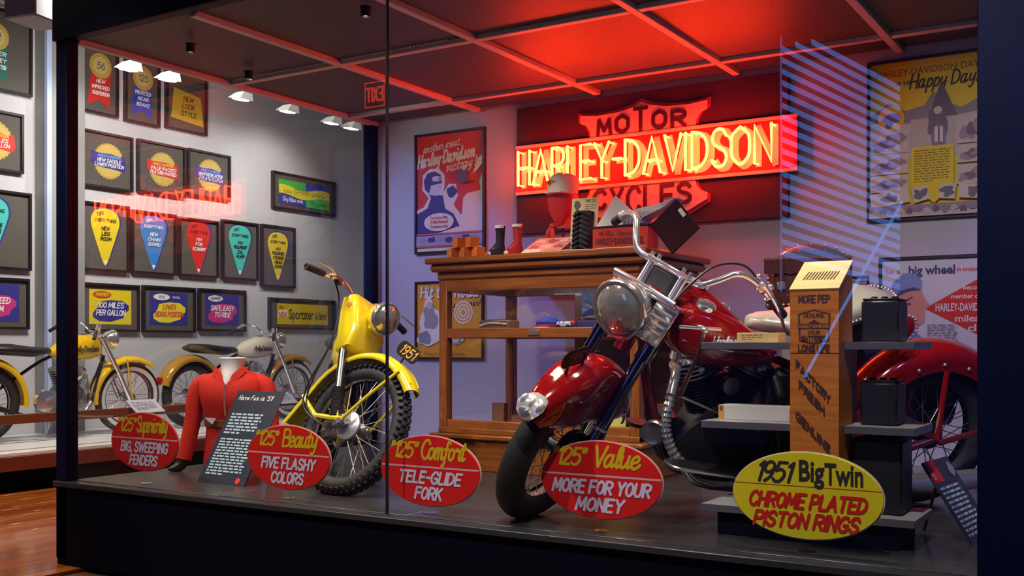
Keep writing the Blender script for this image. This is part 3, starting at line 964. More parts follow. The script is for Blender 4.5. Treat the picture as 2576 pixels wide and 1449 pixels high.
for i in range(13):
    A.poly(((0.5, 0.46, 0.52), (0.14, 0.1, 0.2), (0.22, 0.2, 0.4))[i % 3], blob(-a + 0.03 + i * 0.044, -0.385 + 0.006 * (i % 2), 0.017, 0.016, seed=70 + i, k=0.2))
A.build('print', r, T(0, 0, 0.0075))

# red and white mileage club poster
r, a, b = poster('mileage_club_poster', 'white poster with red wedge and man in a blue cap above the rear fender', -1.336, -0.745, 1.00, 1.592)
A = Art()
WHT = (0.62, 0.60, 0.62)
DB = (0.04, 0.04, 0.13)
A.rect(WHT, -a, -b, a, b)
A.type(RED, 'be a', -a + 0.055, b - 0.075, 0.026, width=0.075, off=0.015)
A.type(DB, 'big wheel', -0.03, b - 0.08, 0.046, width=0.23, off=0.03)
A.type(RED, 'in motorcycling', 0.185, b - 0.07, 0.022, width=0.18, off=0.02)
A.poly(INKRED, [(-0.065, 0.02), (a, 0.215), (a, -0.165)])
for s, x, y, h, w in (('become a', 0.19, 0.115, 0.022, 0.13), ('member of the', 0.16, 0.07, 0.022, 0.19), ('HARLEY-DAVIDSON', 0.125, 0.005, 0.04, 0.27), ('mileage', 0.17, -0.05, 0.034, 0.17), ('club', 0.20, -0.10, 0.036, 0.105)):
    A.type((0.75, 0.7, 0.68), s, x, y, h, width=w, off=0.02)
FL = (0.62, 0.26, 0.19)
A.poly(FL, [(-0.21, 0.10), (-0.08, 0.12), (-0.055, 0.06), (-0.035, 0.035), (-0.06, 0.015), (-0.065, -0.05), (-0.12, -0.09), (-0.20, -0.06)])
A.poly((0.20, 0.26, 0.50), [(-0.235, 0.115), (-0.225, 0.16), (-0.17, 0.21), (-0.11, 0.205), (-0.075, 0.165), (-0.08, 0.125), (-0.14, 0.13), (-0.2, 0.09)])
A.poly((0.05, 0.06, 0.2), [(-0.22, 0.075), (-0.19, 0.115), (-0.12, 0.135), (-0.08, 0.115), (-0.13, 0.118), (-0.18, 0.095)])
A.poly(DB, [(-0.17, 0.06), (-0.125, 0.085), (-0.123, 0.08), (-0.165, 0.052)])
A.ellipse(DB, -0.14, 0.045, 0.009, 0.006, 12)
A.poly((0.16, 0.22, 0.5), [(-0.22, -0.06), (-0.12, -0.09), (-0.06, -0.15), (-0.08, -0.2), (-0.24, -0.19)])
A.lines((0.2, 0.2, 0.24), -0.05, -0.24, 0.10, -0.06, 14, th=0.32)
A.lines((0.2, 0.2, 0.24), 0.12, -0.25, a - 0.02, -0.19, 5, th=0.32)
A.build('print', r, T(0, 0, 0.0075))

# small dark frame beside it
r = thing('small_wall_frame', 'small dark picture frame on the back wall between tower box and mileage club poster', 'picture frame', M=back_frame(-1.47, 1.43))
obj('frame', moulding(0.16, 0.14, 0.01, 0.015), FRAME, r)
A = Art()
A.rect((0.35, 0.33, 0.45), -0.07, -0.06, 0.07, 0.06)
A.lines((0.15, 0.13, 0.2), -0.055, -0.045, 0.055, 0.045, 6)
A.build('print', r, T(0, 0, 0.004))

# ---------------------------------------------------------------- neon sign
NX = -2.657
sg = thing('neon_sign', 'big red neon HARLEY-DAVIDSON sign with a shield reading MOTOR CYCLES on a dark panel', 'neon sign', M=back_frame(-2.717, 2.25, 5.852) @ Matrix.Scale(1.0227, 4))
PANEL = mat('dark_red_sign_panel', (0.055, 0.010, 0.008), 0.6, bump=0.15, scale=6)
SHIELD = mat('salmon_sign_enamel', (0.72, 0.58, 0.52), 0.5)
SIGNRED = mat('red_sign_enamel', (0.35, 0.02, 0.012), 0.5)
SIGNDK = mat('maroon_lettering', (0.05, 0.006, 0.006), 0.6)
LETCREAM = mat('cream_sign_letter', (0.92, 0.86, 0.68), 0.5, var=0.15, scale=30)
NEON = mat('neon_tube', (0.4, 0.1, 0.05), 0.3, emit=(1.0, 0.032, 0.0068), es=50)
obj('panel', MB().box((0.0, -0.0, 0.0), (1.75, 0.80, 0.03), b=0.004), PANEL, sg)
up = [(0.0, 0.345), (0.06, 0.318), (0.16, 0.298), (0.30, 0.292), (0.415, 0.305), (0.415, 0.255), (0.37, 0.235), (0.345, 0.19), (0.345, 0.14)]
top = [(-x, y) for x, y in up[::-1]][:-1] + up
top = top[::-1]
obj('shield_edge', MB().prism([(x * 1.03, 0.14 + (y - 0.14) * 1.06) for x, y in top], 0.014, 0.022), SIGNRED, sg)
obj('shield_top', MB().prism([(x * 0.985, 0.14 + (y - 0.14) * 0.95) for x, y in top], 0.020, 0.030), SHIELD, sg)
dn = [(-0.345, -0.135), (-0.345, -0.18), (-0.37, -0.215), (-0.415, -0.235), (-0.415, -0.275), (-0.30, -0.335), (-0.14, -0.385), (0.0, -0.40), (0.14, -0.385), (0.30, -0.335), (0.415, -0.275), (0.415, -0.235), (0.37, -0.215), (0.345, -0.18), (0.345, -0.135)]
obj('shield_edge', MB().prism([(x * 1.03, -0.135 + (y + 0.135) * 1.05) for x, y in dn], 0.014, 0.022), SIGNRED, sg)
obj('shield_bottom', MB().prism([(x * 0.985, -0.135 + (y + 0.135) * 0.95) for x, y in dn], 0.020, 0.030), SHIELD, sg)
obj('name_bar', MB().box((0.03, 0.0, 0.024), (1.80, 0.275, 0.018), b=0.002), SIGNRED, sg)
for y in (0.147, -0.145):
    obj('bar_rule', MB().box((0.03, y, 0.030), (1.80, 0.020, 0.016), b=0.002), SHIELD, sg)


def thick(mb, txt, cx, cy, h, th, z0, z1, **k):
    """raised letters: ribbons on both faces joined as small bars"""
    st, w = layout(txt, h, k.get('slant', 0), k.get('gap', 0.22))
    s = k['width'] / w if k.get('width') else 1.0
    for p in st:
        P = [Vector((cx - w * s / 2 + x * s, cy + y)) for x, y in p]
        for i in range(len(P) - 1):
            d = P[i + 1] - P[i]
            e = d.normalized() * th * 0.35
            c = (P[i] + P[i + 1]) / 2
            kz = len(mb.v) // 24
            mb.box((c.x, c.y, (z0 + z1) / 2 + (kz % 40) * 3e-5), (d.length + th * 0.7, th, z1 - z0), rot=(0, 0, math.atan2(d.y, d.x)), b=0)
    return mb


mb = MB()
for ch, x, dy, h in (('M', -0.245, 0.0, 0.088), ('O', -0.125, 0.004, 0.096), ('T', -0.005, 0.004, 0.128), ('O', 0.115, 0.004, 0.096), ('R', 0.235, 0.0, 0.088)):
    thick(mb, ch, x, 0.165 + dy, h, 0.022, 0.029, 0.035, width=0.078 if ch != 'M' else 0.085)
obj('lettering', mb, SIGNDK, sg, label='MOTOR in dark letters on the upper shield')
mb = MB()
for ch, x, dy, h in (('C', -0.275, 0.0, 0.105), ('Y', -0.16, -0.018, 0.125), ('C', -0.05, -0.035, 0.145), ('L', 0.06, -0.035, 0.145), ('E', 0.165, -0.018, 0.125), ('S', 0.27, 0.0, 0.105)):
    thick(mb, ch, x, -0.275 + dy, h, 0.022, 0.029, 0.035, width=0.072)
obj('lettering', mb, SIGNDK, sg, label='CYCLES in dark letters on the lower shield')
# letters of the name: cream painted letter behind, glowing tube in front
NM = 'HARLEY-DAVIDSON'
wd = {'-': 0.05, 'I': 0.012, 'A': 0.105, 'V': 0.10, 'Y': 0.095, 'H': 0.082, 'R': 0.08, 'L': 0.062, 'E': 0.068, 'D': 0.09, 'S': 0.085, 'O': 0.105, 'N': 0.095}
tot = sum(wd[c] for c in NM)
gap = (1.615 - tot) / (len(NM) - 1)
x = -0.805
for ch in NM:
    w = wd[ch]
    st, gw = glyph(ch)
    hh, yb = (0.205, -0.103) if ch != '-' else (0.205, -0.10)
    pl = MB()
    kx = w / gw if gw > 0.05 else 1.0
    k2 = MB()
    for s in st:
        P = [Vector((x + p.x * kx, yb + p.y * hh, 0.110)) for p in s]
        pl.tube(P, 0.0092, 8)
        for p in (P[0], P[-1]):
            pl.sphere(p, 0.0096, 8, 6)
            pl.tube([p, p - Vector((0, 0, 0.068))], 0.005, 6)
        for i in range(len(P) - 1):
            d = P[i + 1] - P[i]
            c = (P[i] + P[i + 1]) / 2
            k2.box((c.x, c.y, 0.0365 + (len(k2.v) // 24) * 3e-5), (d.length + 0.024, 0.034, 0.007), rot=(0, 0, math.atan2(d.y, d.x)), b=0)
    lt = obj('painted_letter', k2, LETCREAM, sg)
    obj('neon_tube', pl, NEON, lt, label='glowing tube letter %s' % ch if ch != '-' else 'glowing tube hyphen')
    x += w + gap

# ---------------------------------------------------------------- framed dealer signs on the gallery wall
MATB = mat('taupe_mat_board', (0.085, 0.075, 0.065), 0.7)
GOLD = (0.50, 0.34, 0.06)
WT = (0.75, 0.75, 0.74)
GRP = 'framed dealer signs on the gallery wall'


def wframe(label, y0, y1, z0, z1):
    w, h = y1 - y0, z1 - z0
    r = thing('framed_sign', label, 'framed sign', M=left_frame((y0 + y1) / 2, (z0 + z1) / 2), group=GRP)
    obj('frame', moulding(w, h, 0.022, 0.045), FRAME, r)
    obj('mat_board', MB().box((0, 0, 0.012), (w - 0.03, h - 0.03, 0.012), b=0), MATB, r)
    return r, w, h


def scal(cx, cy, r, n=28, k=0.035):
    return [(cx + r * (1 + (k if i % 2 else -k)) * math.cos(PI * i / n), cy + r * (1 + (k if i % 2 else -k)) * math.sin(PI * i / n)) for i in range(2 * n)]


def sign_ribbon(label, y0, y1, z0, z1, col, lines, num):
    r, w, h = wframe(label, y0, y1, z0, z1)
    A = Art(0.0012)
    s = 0.30
    A.poly(col, [(-0.13, -0.26), (-0.01, -0.20), (0.12, -0.27), (0.13, 0.1), (-0.09, 0.1)])
    A.poly(GOLD, scal(0.015, 0.135, 0.125))
    A.ellipse((0.58, 0.46, 0.16), 0.015, 0.135, 0.085, 0.085)
    A.text((0.12, 0.1, 0.1), num, 0.015, 0.105, 0.06, th=0.16, slant=0.1)
    for i, t in enumerate(lines):
        A.text(WT, t, 0.01, -0.035 - i * 0.06, 0.034, th=0.2, slant=0.2, width=min(0.19, 0.032 * len(t)))
    A.build('printed_sign', r, T(0, -0.02, 0.0185))


def sign_seal(label, y0, y1, z0, z1, col, lines, hi):
    r, w, h = wframe(label, y0, y1, z0, z1)
    A = Art(0.0012)
    A.poly(GOLD, scal(0, 0, 0.175))
    A.ellipse((0.56, 0.40, 0.10), 0, 0, 0.155, 0.155)
    A.poly(col, [(-0.205, 0.085), (-0.12, 0.07), (0.02, 0.075), (0.12, 0.06), (0.185, 0.07), (0.20, -0.03), (0.18, -0.09), (0.06, -0.075), (-0.06, -0.07), (-0.15, -0.06), (-0.205, -0.02)])
    A.text(hi, 'HARLEY-DAVIDSON', 0.0, 0.035, 0.024, th=0.2, slant=0.15, width=0.26)
    for i, t in enumerate(lines):
        A.text(WT, t, 0.0, -0.012 - i * 0.045, 0.032, th=0.2, slant=0.2, width=min(0.33, 0.027 * len(t)))
    A.build('printed_sign', r, T(0.02, 0.0, 0.0185))


def sign_pick(label, y0, y1, z0, z1, col, ink, lines, head=True):
    r, w, h = wframe(label, y0, y1, z0, z1)
    A = Art(0.0012)
    pk = [(0.0, -0.30), (-0.075, -0.14), (-0.135, 0.02), (-0.165, 0.12), (-0.150, 0.20), (-0.09, 0.25), (0.0, 0.265), (0.09, 0.25), (0.150, 0.20), (0.165, 0.12), (0.135, 0.02), (0.075, -0.14)]
    pk = [tuple(p) for p in spline([Vector(p) for p in pk], [0] * len(pk), 3, True)[0]]
    A.poly((0.03, 0.03, 0.22), [(x * 1.06 + 0.012, y * 1.04 + 0.004) for x, y in pk])
    A.poly(col, pk)
    A.poly(WT, [(0, -0.295), (-0.022, -0.245), (0.022, -0.245)])
    if head:
        A.text(ink, 'TOPS', -0.06, 0.185, 0.03, th=0.2, slant=0.2, width=0.08, rise=0.25)
        A.text(ink, 'EVERYTHING', 0.0, 0.135, 0.028, th=0.2, slant=0.1, width=0.24)
    for i, t in enumerate(lines):
        A.text(ink if col != INKRED else WT, t, 0.0, 0.055 - i * 0.052, 0.032, th=0.22, slant=0.2, width=min(0.21 - i * 0.02, 0.03 * len(t)))
    A.build('printed_sign', r, T(0, 0.02, 0.0185))


def sign_card(label, y0, y1, z0, z1, bg, bl, ink, lines, badge, bcol):
    r, w, h = wframe(label, y0, y1, z0, z1)
    A = Art(0.0012)
    A.rect(bg, -0.245, -0.165, 0.245, 0.175)
    A.poly(bl, [(-0.205, -0.06), (-0.15, 0.0), (-0.13, 0.055), (0.0, 0.075), (0.14, 0.07), (0.215, 0.025), (0.215, -0.02), (0.16, -0.06), (0.15, -0.1), (0.0, -0.14), (-0.13, -0.135), (-0.2, -0.10)])
    for i, t in enumerate(lines):
        A.text(ink, t, 0.0, 0.0 - i * 0.075, 0.05, th=0.2, slant=0.2, width=min(0.36, 0.033 * len(t)))
    A.ellipse(bcol[0], -0.10, 0.128, 0.105, 0.034)
    A.text(bcol[1], badge, -0.10, 0.114, 0.03, th=0.18, slant=0.1, width=min(0.14, 0.03 * len(badge)))
    if bcol[0] == WT and badge == 'KH':
        A.text(WT, 'MODEL', 0.09, 0.118, 0.02, th=0.18, width=0.1)
    A.build('printed_sign', r, T(0.0, 0.0, 0.0185))


BLU = (0.025, 0.05, 0.42)
NVY = (0.03, 0.03, 0.24)
TEAL = (0.05, 0.50, 0.42)
MAG = (0.52, 0.03, 0.20)
SKY = (0.03, 0.20, 0.55)
YLW = (0.72, 0.55, 0.01)
K = (0.02, 0.02, 0.02)
sign_ribbon('framed gold medal sign with a red ribbon, top row', 6.44, 6.86, 3.39, 4.12, INKRED, ('NEW', 'IMPROVED', 'SUSPENSION'), '56')
sign_ribbon('framed gold medal sign with a blue ribbon, top row', 6.94, 7.37, 3.38, 4.10, BLU, ('PROTECTED', 'REAR', 'BRAKE'), '125')
sign_ribbon('framed gold medal sign with a dark green ribbon, far left top row', 5.20, 5.92, 3.41, 4.15, (0.01, 0.13, 0.10), ('BIGGER', 'HARLEY', 'CARBURETOR'), '52')
r, w, h = wframe('framed yellow pennant sign, third in the top row', 7.45, 8.0, 3.40, 4.10)
A = Art(0.0012)
A.poly((0.6, 0.36, 0.03), [(-0.2, -0.22), (0.24, -0.26), (0.20, 0.05), (-0.16, 0.1)])
for i, t in enumerate(('NEW', 'LOOK', 'STYLE')):
    A.text((0.16, 0.08, 0.02), t, 0.03, -0.02 - i * 0.08, 0.05, th=0.2, slant=0.2)
A.build('printed_sign', r, T(0, 0, 0.0185))
sign_seal('framed gold seal with a dark blue band, second row nearest the corner post', 6.445, 7.035, 2.67, 3.222, NVY, ('NEW SADDLE', 'LOWER POSITION'), (0.1, 0.4, 0.7))
sign_seal('framed gold seal with a red band, second row', 7.095, 7.706, 2.69, 3.228, INKRED, ('VALUE-PACKED', 'FEATURE-PACKED'), YLW)
sign_seal('framed gold seal with a violet-blue band, last in the second row', 7.741, 8.339, 2.73, 3.235, (0.06, 0.03, 0.30), ('NEW POSITIVE ACTION', '7-PLATE CLUTCH'), (0.1, 0.4, 0.7))
sign_seal('framed gold seal with a red and orange band, left of the pale pilaster', 5.25, 5.835, 2.69, 3.232, INKRED, ('ALL MILES', 'PER GALLON'), YLW)
sign_pick('framed yellow pick-shaped sign next to the corner post, third row', 6.444, 6.99, 1.855, 2.522, YLW, K, ('NEW', 'LEG', 'ROOM'))
sign_pick('framed sky-blue pick-shaped sign reading NEW CHAIN GUARD', 7.02, 7.58, 1.86, 2.50, SKY, WT, ('NEW', 'CHAIN', 'GUARD'))
sign_pick('framed red pick-shaped sign, third row', 7.62, 8.17, 1.865, 2.49, INKRED, (0.25, 0.01, 0.02), ('KH', 'FOR', 'ECONOMY'))
sign_pick('framed teal pick-shaped sign in the middle of the third row', 8.22, 8.765, 1.865, 2.523, TEAL, K, ('KH', 'FOOLPROOF', 'OIL', 'PUMP'))
sign_pick('framed yellow pick-shaped sign at the far end of the third row', 8.815, 9.365, 1.81, 2.53, YLW, K, ('KH', 'POLISHED', 'CYLINDER', 'HEAD', 'DOME'))
sign_pick('framed big teal pick-shaped sign cut by the left picture edge', 5.15, 5.912, 1.81, 2.52, TEAL, K, ('1955', 'GORGEOUS', 'COLORS', 'ALL', 'MODELS'))
sign_card('framed yellow card with a blue cloud reading 100 MILES PER GALLON', 6.444, 7.114, 1.262, 1.735, YLW, NVY, WT, ('100 MILES', 'PER GALLON'), 'HUMMER', ((0.55, 0.06, 0.03), YLW))
sign_card('framed blue card with a yellow cloud reading LOWER RIDING POSITION', 7.158, 7.842, 1.26, 1.742, NVY, (0.78, 0.66, 0.02), (0.6, 0.10, 0.05), ('LOWER', 'RIDING POSITION'), 'KH', (WT, NVY))
sign_card('framed blue card with a magenta cloud reading SAFE, EASY TO RIDE', 7.89, 8.571, 1.28, 1.745, NVY, MAG, WT, ('SAFE, EASY', 'TO RIDE'), 'HUMMER', (WT, NVY))
sign_card('framed blue card with a magenta cloud at the left picture edge', 5.22, 5.893, 1.27, 1.735, NVY, MAG, WT, ('FOR SPEED', 'VROOM'), 'HUMMER', (WT, NVY))
r, w, h = wframe('framed wide sign in green, yellow and blue quarters above the yellow sportster sign', 8.995, 10.09, 2.735, 3.17)
A = Art(0.0012)
A.rect((0.04, 0.42, 0.06), -0.44, 0.0, 0.02, 0.14)
A.rect((0.03, 0.05, 0.38), 0.02, 0.0, 0.44, 0.14)
A.rect((0.03, 0.05, 0.34), -0.44, -0.15, 0.02, 0.0)
A.rect((0.04, 0.50, 0.06), 0.02, -0.15, 0.44, 0.0)
yy = [(-0.44 + 0.88 * i / 16, 0.06 + 0.022 * math.sin(i * 0.5 + 1)) for i in range(17)]
A.poly((0.72, 0.62, 0.03), yy + [(x, y - 0.105) for x, y in yy[::-1]])
A.text((0.2, 0.2, 0.02), 'new SPRING colors', 0.0, -0.01, 0.05, th=0.14, slant=0.15, width=0.72)
A.text(WT, 'Sky blue now...', -0.2, -0.11, 0.05, th=0.14, slant=0.2, width=0.36)
A.text((0.02, 0.2, 0.03), 'Sky green', 0.23, -0.11, 0.05, th=0.14, slant=0.2, width=0.3)
A.build('printed_sign', r, T(0, 0.0, 0.0185))
r, w, h = wframe('framed long yellow sign saying the new model is here', 8.94, 10.09, 1.318, 1.686)
A = Art(0.0012)
A.rect((0.62, 0.46, 0.01), -0.44, -0.125, 0.44, 0.12)
A.text(K, 'the', -0.37, 0.06, 0.04, th=0.14)
A.poly((0.75, 0.72, 0.6), [(-0.43, -0.05), (-0.26, -0.03), (-0.27, 0.05), (-0.41, 0.04)])
A.type(RED, 'NEW', -0.345, -0.04, 0.06, width=0.14, off=0.02, shear=0.2)
A.type(K, 'Sportster', -0.03, -0.06, 0.12, width=0.42, off=0.012)
A.type(K, 'is here!', 0.31, -0.06, 0.10, width=0.20, off=0.005)
A.build('printed_sign', r, T(0, 0.0, 0.0185))

# ---------------------------------------------------------------- wooden showcase
OAK = wood('golden_oak', (0.27, 0.085, 0.012), (0.17, 0.045, 0.007), 0.34, axis=0)
OAKV = wood('golden_oak_upright', (0.27, 0.085, 0.012), (0.17, 0.045, 0.007), 0.34, axis=2)
cb = thing('showcase', 'golden oak glass showcase counter standing between the two 1951 motorcycles', 'showcase', (-2.905, 5.24, DECK))
X0, X1, Y0, Y1 = -0.625, 0.625, -0.375, 0.385      # body, local
TOPZ = 1.184


def kp(n, mb, m, parent=cb, label=None):
    return obj(n, mb, m, parent, None, label)


kp('plinth_panel', MB().box((0, 0, 0.085), (1.29, 0.80, 0.17), b=0.004), OAK)
kp('plinth_moulding', MB().box((0, 0, 0.185), (1.33, 0.84, 0.03), b=0.008), OAK)
kp('floor_board', MB().box((0, 0, 0.215), (1.25, 0.76, 0.03), b=0.003), OAK)
for x in (X0 + 0.028, X1 - 0.028):
    for y in (Y0 + 0.028, Y1 - 0.028):
        kp('post', MB().box((x, y, 0.63), (0.056, 0.056, 0.86), b=0.004), OAKV)
kp('post', MB().box((-0.10, Y1 - 0.028, 0.63), (0.07, 0.056, 0.86), b=0.004), OAKV)
kp('post', MB().box((0.27, Y1 - 0.028, 0.63), (0.07, 0.056, 0.86), b=0.004), OAKV)
for y in (Y0 + 0.028, Y1 - 0.028):
    kp('rail', MB().box((0, y, 0.76), (1.14, 0.05, 0.055), b=0.004), OAK)
    kp('rail', MB().box((0, y, 1.03), (1.14, 0.05, 0.07), b=0.004), OAK)
    kp('rail', MB().box((0, y, 0.25), (1.14, 0.05, 0.05), b=0.004), OAK)
for x in (X0 + 0.028, X1 - 0.028):
    kp('side_rail', MB().box((x, 0.005, 0.76), (0.05, 0.65, 0.055), b=0.004), OAK)
    kp('side_rail', MB().box((x, 0.005, 1.03), (0.05, 0.65, 0.07), b=0.004), OAK)
kp('back_panel', MB().box((0.22, Y1 - 0.02, 0.50), (0.72, 0.012, 0.46), b=0.002), wood('dark_mahogany', (0.10, 0.028, 0.014), (0.06, 0.014, 0.008), 0.4, axis=0))  # panel in its own dark red-brown wood
kp('drawer_pull', MB().box((-0.02, Y1 - 0.035, 0.66), (0.10, 0.015, 0.014), b=0.003), STEEL)
kp('inner_shelf', MB().box((0, 0.0, 0.776), (1.13, 0.66, 0.018), b=0.002), OAK)
kp('name_plate', MB().box((0.0, Y0 - 0.001, 0.762), (0.07, 0.006, 0.028), b=0.001), STEEL)
kp('glass_pane', MB().box((0, Y0 + 0.03, 0.51), (1.13, 0.005, 0.45), b=0), GLASS)
kp('glass_pane', MB().box((0, Y0 + 0.03, 0.89), (1.13, 0.005, 0.22), b=0), GLASS)
kp('glass_pane', MB().box((X0 + 0.03, 0.0, 0.51), (0.005, 0.64, 0.45), b=0), GLASS)
kp('crown_moulding', MB().box((0, 0.005, 1.085), (1.27, 0.78, 0.05), b=0.012), OAK)
kp('crown_moulding', MB().box((0, 0.005, 1.128), (1.33, 0.84, 0.045), b=0.014), OAK)
kp('counter_top', MB().box((0, 0.005, 1.167), (1.37, 0.88, 0.034), b=0.008), OAK)
CX, CY, CZ = -2.905, 5.24, DECK
CT = CZ + TOPZ           # world height of the counter top


# things inside the showcase
def inside(x, y, z):
    return (CX + x, CY + y, CZ + z)


SH = 0.785
t = thing('photo_case', 'small wooden presentation case with white strap on the showcase shelf at left', 'case', inside(-0.38, -0.12, SH))
obj('box', MB().box((0, 0, 0.025), (0.20, 0.12, 0.05), b=0.004), wood('pale_box_wood', (0.36, 0.2, 0.07), (0.25, 0.13, 0.04), axis=0), t)
obj('lining', MB().box((0, -0.01, 0.052), (0.17, 0.09, 0.006), b=0.001), mat('plum_lining', (0.10, 0.05, 0.08), 0.7), t)
obj('strap', MB().tube([(-0.09, -0.065, 0.02), (-0.02, -0.068, 0.034), (0.09, -0.066, 0.028)], 0.006, 6, smooth=4), mat('ivory_strap', (0.7, 0.68, 0.6), 0.5), t)
t = thing('garrison_cap', 'blue garrison cap with red and white trim on the showcase shelf', 'cap', inside(-0.06, -0.12, SH))
obj('crown', MB().sphere((0, 0, 0.035), 0.06, 14, 8, (1.2, 0.8, 0.5)), mat('cap_blue', (0.03, 0.05, 0.40), 0.7), t)
bm = MB()
bm.lathe([(0.068, 0.0), (0.070, 0.022), (0.062, 0.024)], n=24, cap=False)
obj('band', bm, mat('cap_red', (0.5, 0.03, 0.03), 0.7), t)
obj('visor', MB().prism(ell(0.0, -0.06, 0.045, 0.03, 20), 0.004, 0.009), WHITEM, t)
t = thing('toy_sidecar', 'small striped tin toy with red nose on the showcase shelf', 'toy', inside(0.06, -0.14, SH))
obj('body', MB().box((0, 0, 0.024), (0.09, 0.04, 0.032), b=0.008), WHITEM, t)
for x in (-0.025, 0.005):
    obj('stripe', MB().box((x, 0, 0.024), (0.012, 0.0415, 0.0335), b=0.006), BLACK, t)
obj('nose', MB().sphere((0.055, 0, 0.03), 0.018, 10, 6), mat('toy_red', (0.55, 0.03, 0.02), 0.35, coat=0.5), t)
for x in (-0.028, 0.03):
    obj('wheel', MB().lathe([(0.010, -0.024), (0.012, 0.0), (0.010, 0.024)], (x, 0, 0.012), (0, 1, 0), 12), BLACK, t)
t = thing('riding_goggles', 'dark case with brass-rimmed goggles on the showcase shelf', 'goggles', inside(0.20, -0.10, SH))
obj('case', MB().box((0, 0, 0.022), (0.14, 0.08, 0.044), b=0.006), mat('violet_case', (0.05, 0.035, 0.12), 0.5), t)
for x in (-0.035, 0.035):
    obj('lens_rim', MB().torus(0.026, 0.004, (x, -0.01, 0.052), (0, 0.25, 1), 18, 6), mat('brass', (0.55, 0.36, 0.14), 0.25, 1), t)
obj('strap', MB().tube([(-0.06, 0, 0.05), (-0.03, 0.02, 0.062), (0.03, 0.025, 0.066), (0.075, 0.0, 0.052)], 0.006, 6, smooth=4), mat('tan_strap', (0.35, 0.18, 0.08), 0.6), t)
t = thing('blue_banner', 'pale blue printed banner with a dark blue cap shape hanging behind the showcase shelf', 'banner', inside(0.06, 0.30, SH))
obj('cloth', MB().box((0, 0, 0.115), (0.26, 0.004, 0.23), b=0.001), mat('banner_blue', (0.22, 0.26, 0.50), 0.7), t)
A = Art()
for i in range(26):
    A.poly(((0.5, 0.5, 0.62), (0.14, 0.16, 0.4), (0.42, 0.32, 0.36))[i % 3], blob(-0.11 + (i * 0.047) % 0.22, 0.12 + (i * 0.031) % 0.09, 0.012, 0.008, seed=90 + i, n=10, k=0.3))
A.poly((0.03, 0.05, 0.26), [(-0.12, 0.09), (-0.06, 0.125), (0.04, 0.12), (0.10, 0.085), (0.12, 0.06), (0.11, 0.0), (-0.10, 0.0), (-0.11, 0.06)])
A.text((0.45, 0.08, 0.12), 'HARLEY', 0.06, 0.19, 0.02, th=0.2, width=0.08)
A.build('print', t, Matrix(((1, 0, 0, 0), (0, 0, -1, -0.003), (0, 1, 0, 0), (0, 0, 0, 1))))
t = thing('model_rider', 'chrome and white model figure on a wooden block beside the big headlamp', 'figurine', inside(0.40, -0.05, SH))
obj('block', MB().box((0, 0, 0.03), (0.10, 0.07, 0.06), b=0.004), wood('pale_box_wood', (0.36, 0.2, 0.07), (0.25, 0.13, 0.04), axis=0), t)
obj('body', MB().tube([(-0.02, 0, 0.06), (-0.01, 0, 0.10), (0.01, 0, 0.14)], [0.014, 0.02, 0.014], 10, smooth=3), CHROME, t)
obj('head', MB().sphere((0.014, 0, 0.165), 0.017), WHITEM, t)
obj('arm', MB().tube([(0.0, -0.015, 0.13), (-0.04, -0.02, 0.115), (-0.065, -0.02, 0.10)], 0.007, 8), CHROME, t)
obj('wheel', MB().torus(0.022, 0.006, (0.035, -0.01, 0.085), (0, 1, 0), 18, 8), CHROME, t)
obj('wheel', MB().torus(0.022, 0.006, (-0.03, -0.01, 0.085), (0, 1, 0), 18, 8), CHROME, t)
FLZ = 0.232
CARD = mat('brown_carton', (0.20, 0.075, 0.022), 0.6)
for n_, x, y, s, lab in (('parts_carton', -0.42, -0.05, (0.075, 0.06, 0.125), 'tall brown carton on the showcase floor'), ('parts_carton', -0.30, -0.02, (0.09, 0.06, 0.055), 'low brown carton on the showcase floor, left of the pair'), ('parts_carton', -0.215, 0.04, (0.06, 0.06, 0.06), 'cube-shaped brown carton on the showcase floor')):
    t = thing(n_, lab, 'carton', inside(x, y, FLZ), (0, 0, R_(8)), 'cartons on the showcase floor')
    obj('box', MB().box((0, 0, s[2] / 2), s, b=0.002), CARD, t)
    obj('flap', MB().box((0, -s[1] / 2 + 0.004, s[2] + 0.001), (s[0] * 0.98, 0.008, 0.003), b=0.0005), CARD, t)
t = thing('service_leaflet', 'yellow-green leaflet with sketches standing in the showcase behind the red front fender', 'leaflet', inside(0.46, -0.30, FLZ))
obj('sheet', MB().box((0, 0, 0.13), (0.11, 0.003, 0.22), rot=(R_(-6), 0, 0), b=0.0005), mat('leaflet_yellow', (0.50, 0.46, 0.10), 0.6), t)
A = Art()
A.text((0.1, 0.1, 0.05), 'SADDLES', 0, 0.205, 0.014, th=0.18, width=0.08)
A.poly((0.16, 0.16, 0.07), blob(0.0, 0.15, 0.035, 0.02, seed=111, k=0.3))
A.poly((0.16, 0.16, 0.07), blob(0.0, 0.09, 0.035, 0.02, seed=112, k=0.3))
A.build('print', t, RX(-6) @ Matrix(((1, 0, 0, 0), (0, 0, -1, -0.0025), (0, 1, 0, 0), (0, 0, 0, 1))))
t = thing('spark_plug_carton', 'small white and yellow open carton on the showcase floor beside the leaflet', 'carton', inside(0.50, -0.29, FLZ))
t.location = inside(0.34, -0.31, FLZ)
obj('tray', MB().box((0, 0, 0.006), (0.06, 0.05, 0.012), b=0.001), mat('cream_card', (0.6, 0.52, 0.28), 0.6), t)
obj('side', MB().box((0.024, 0, 0.03), (0.006, 0.05, 0.05), rot=(0, R_(-16), 0), b=0.001), mat('cream_card', (0.6, 0.52, 0.28), 0.6), t)

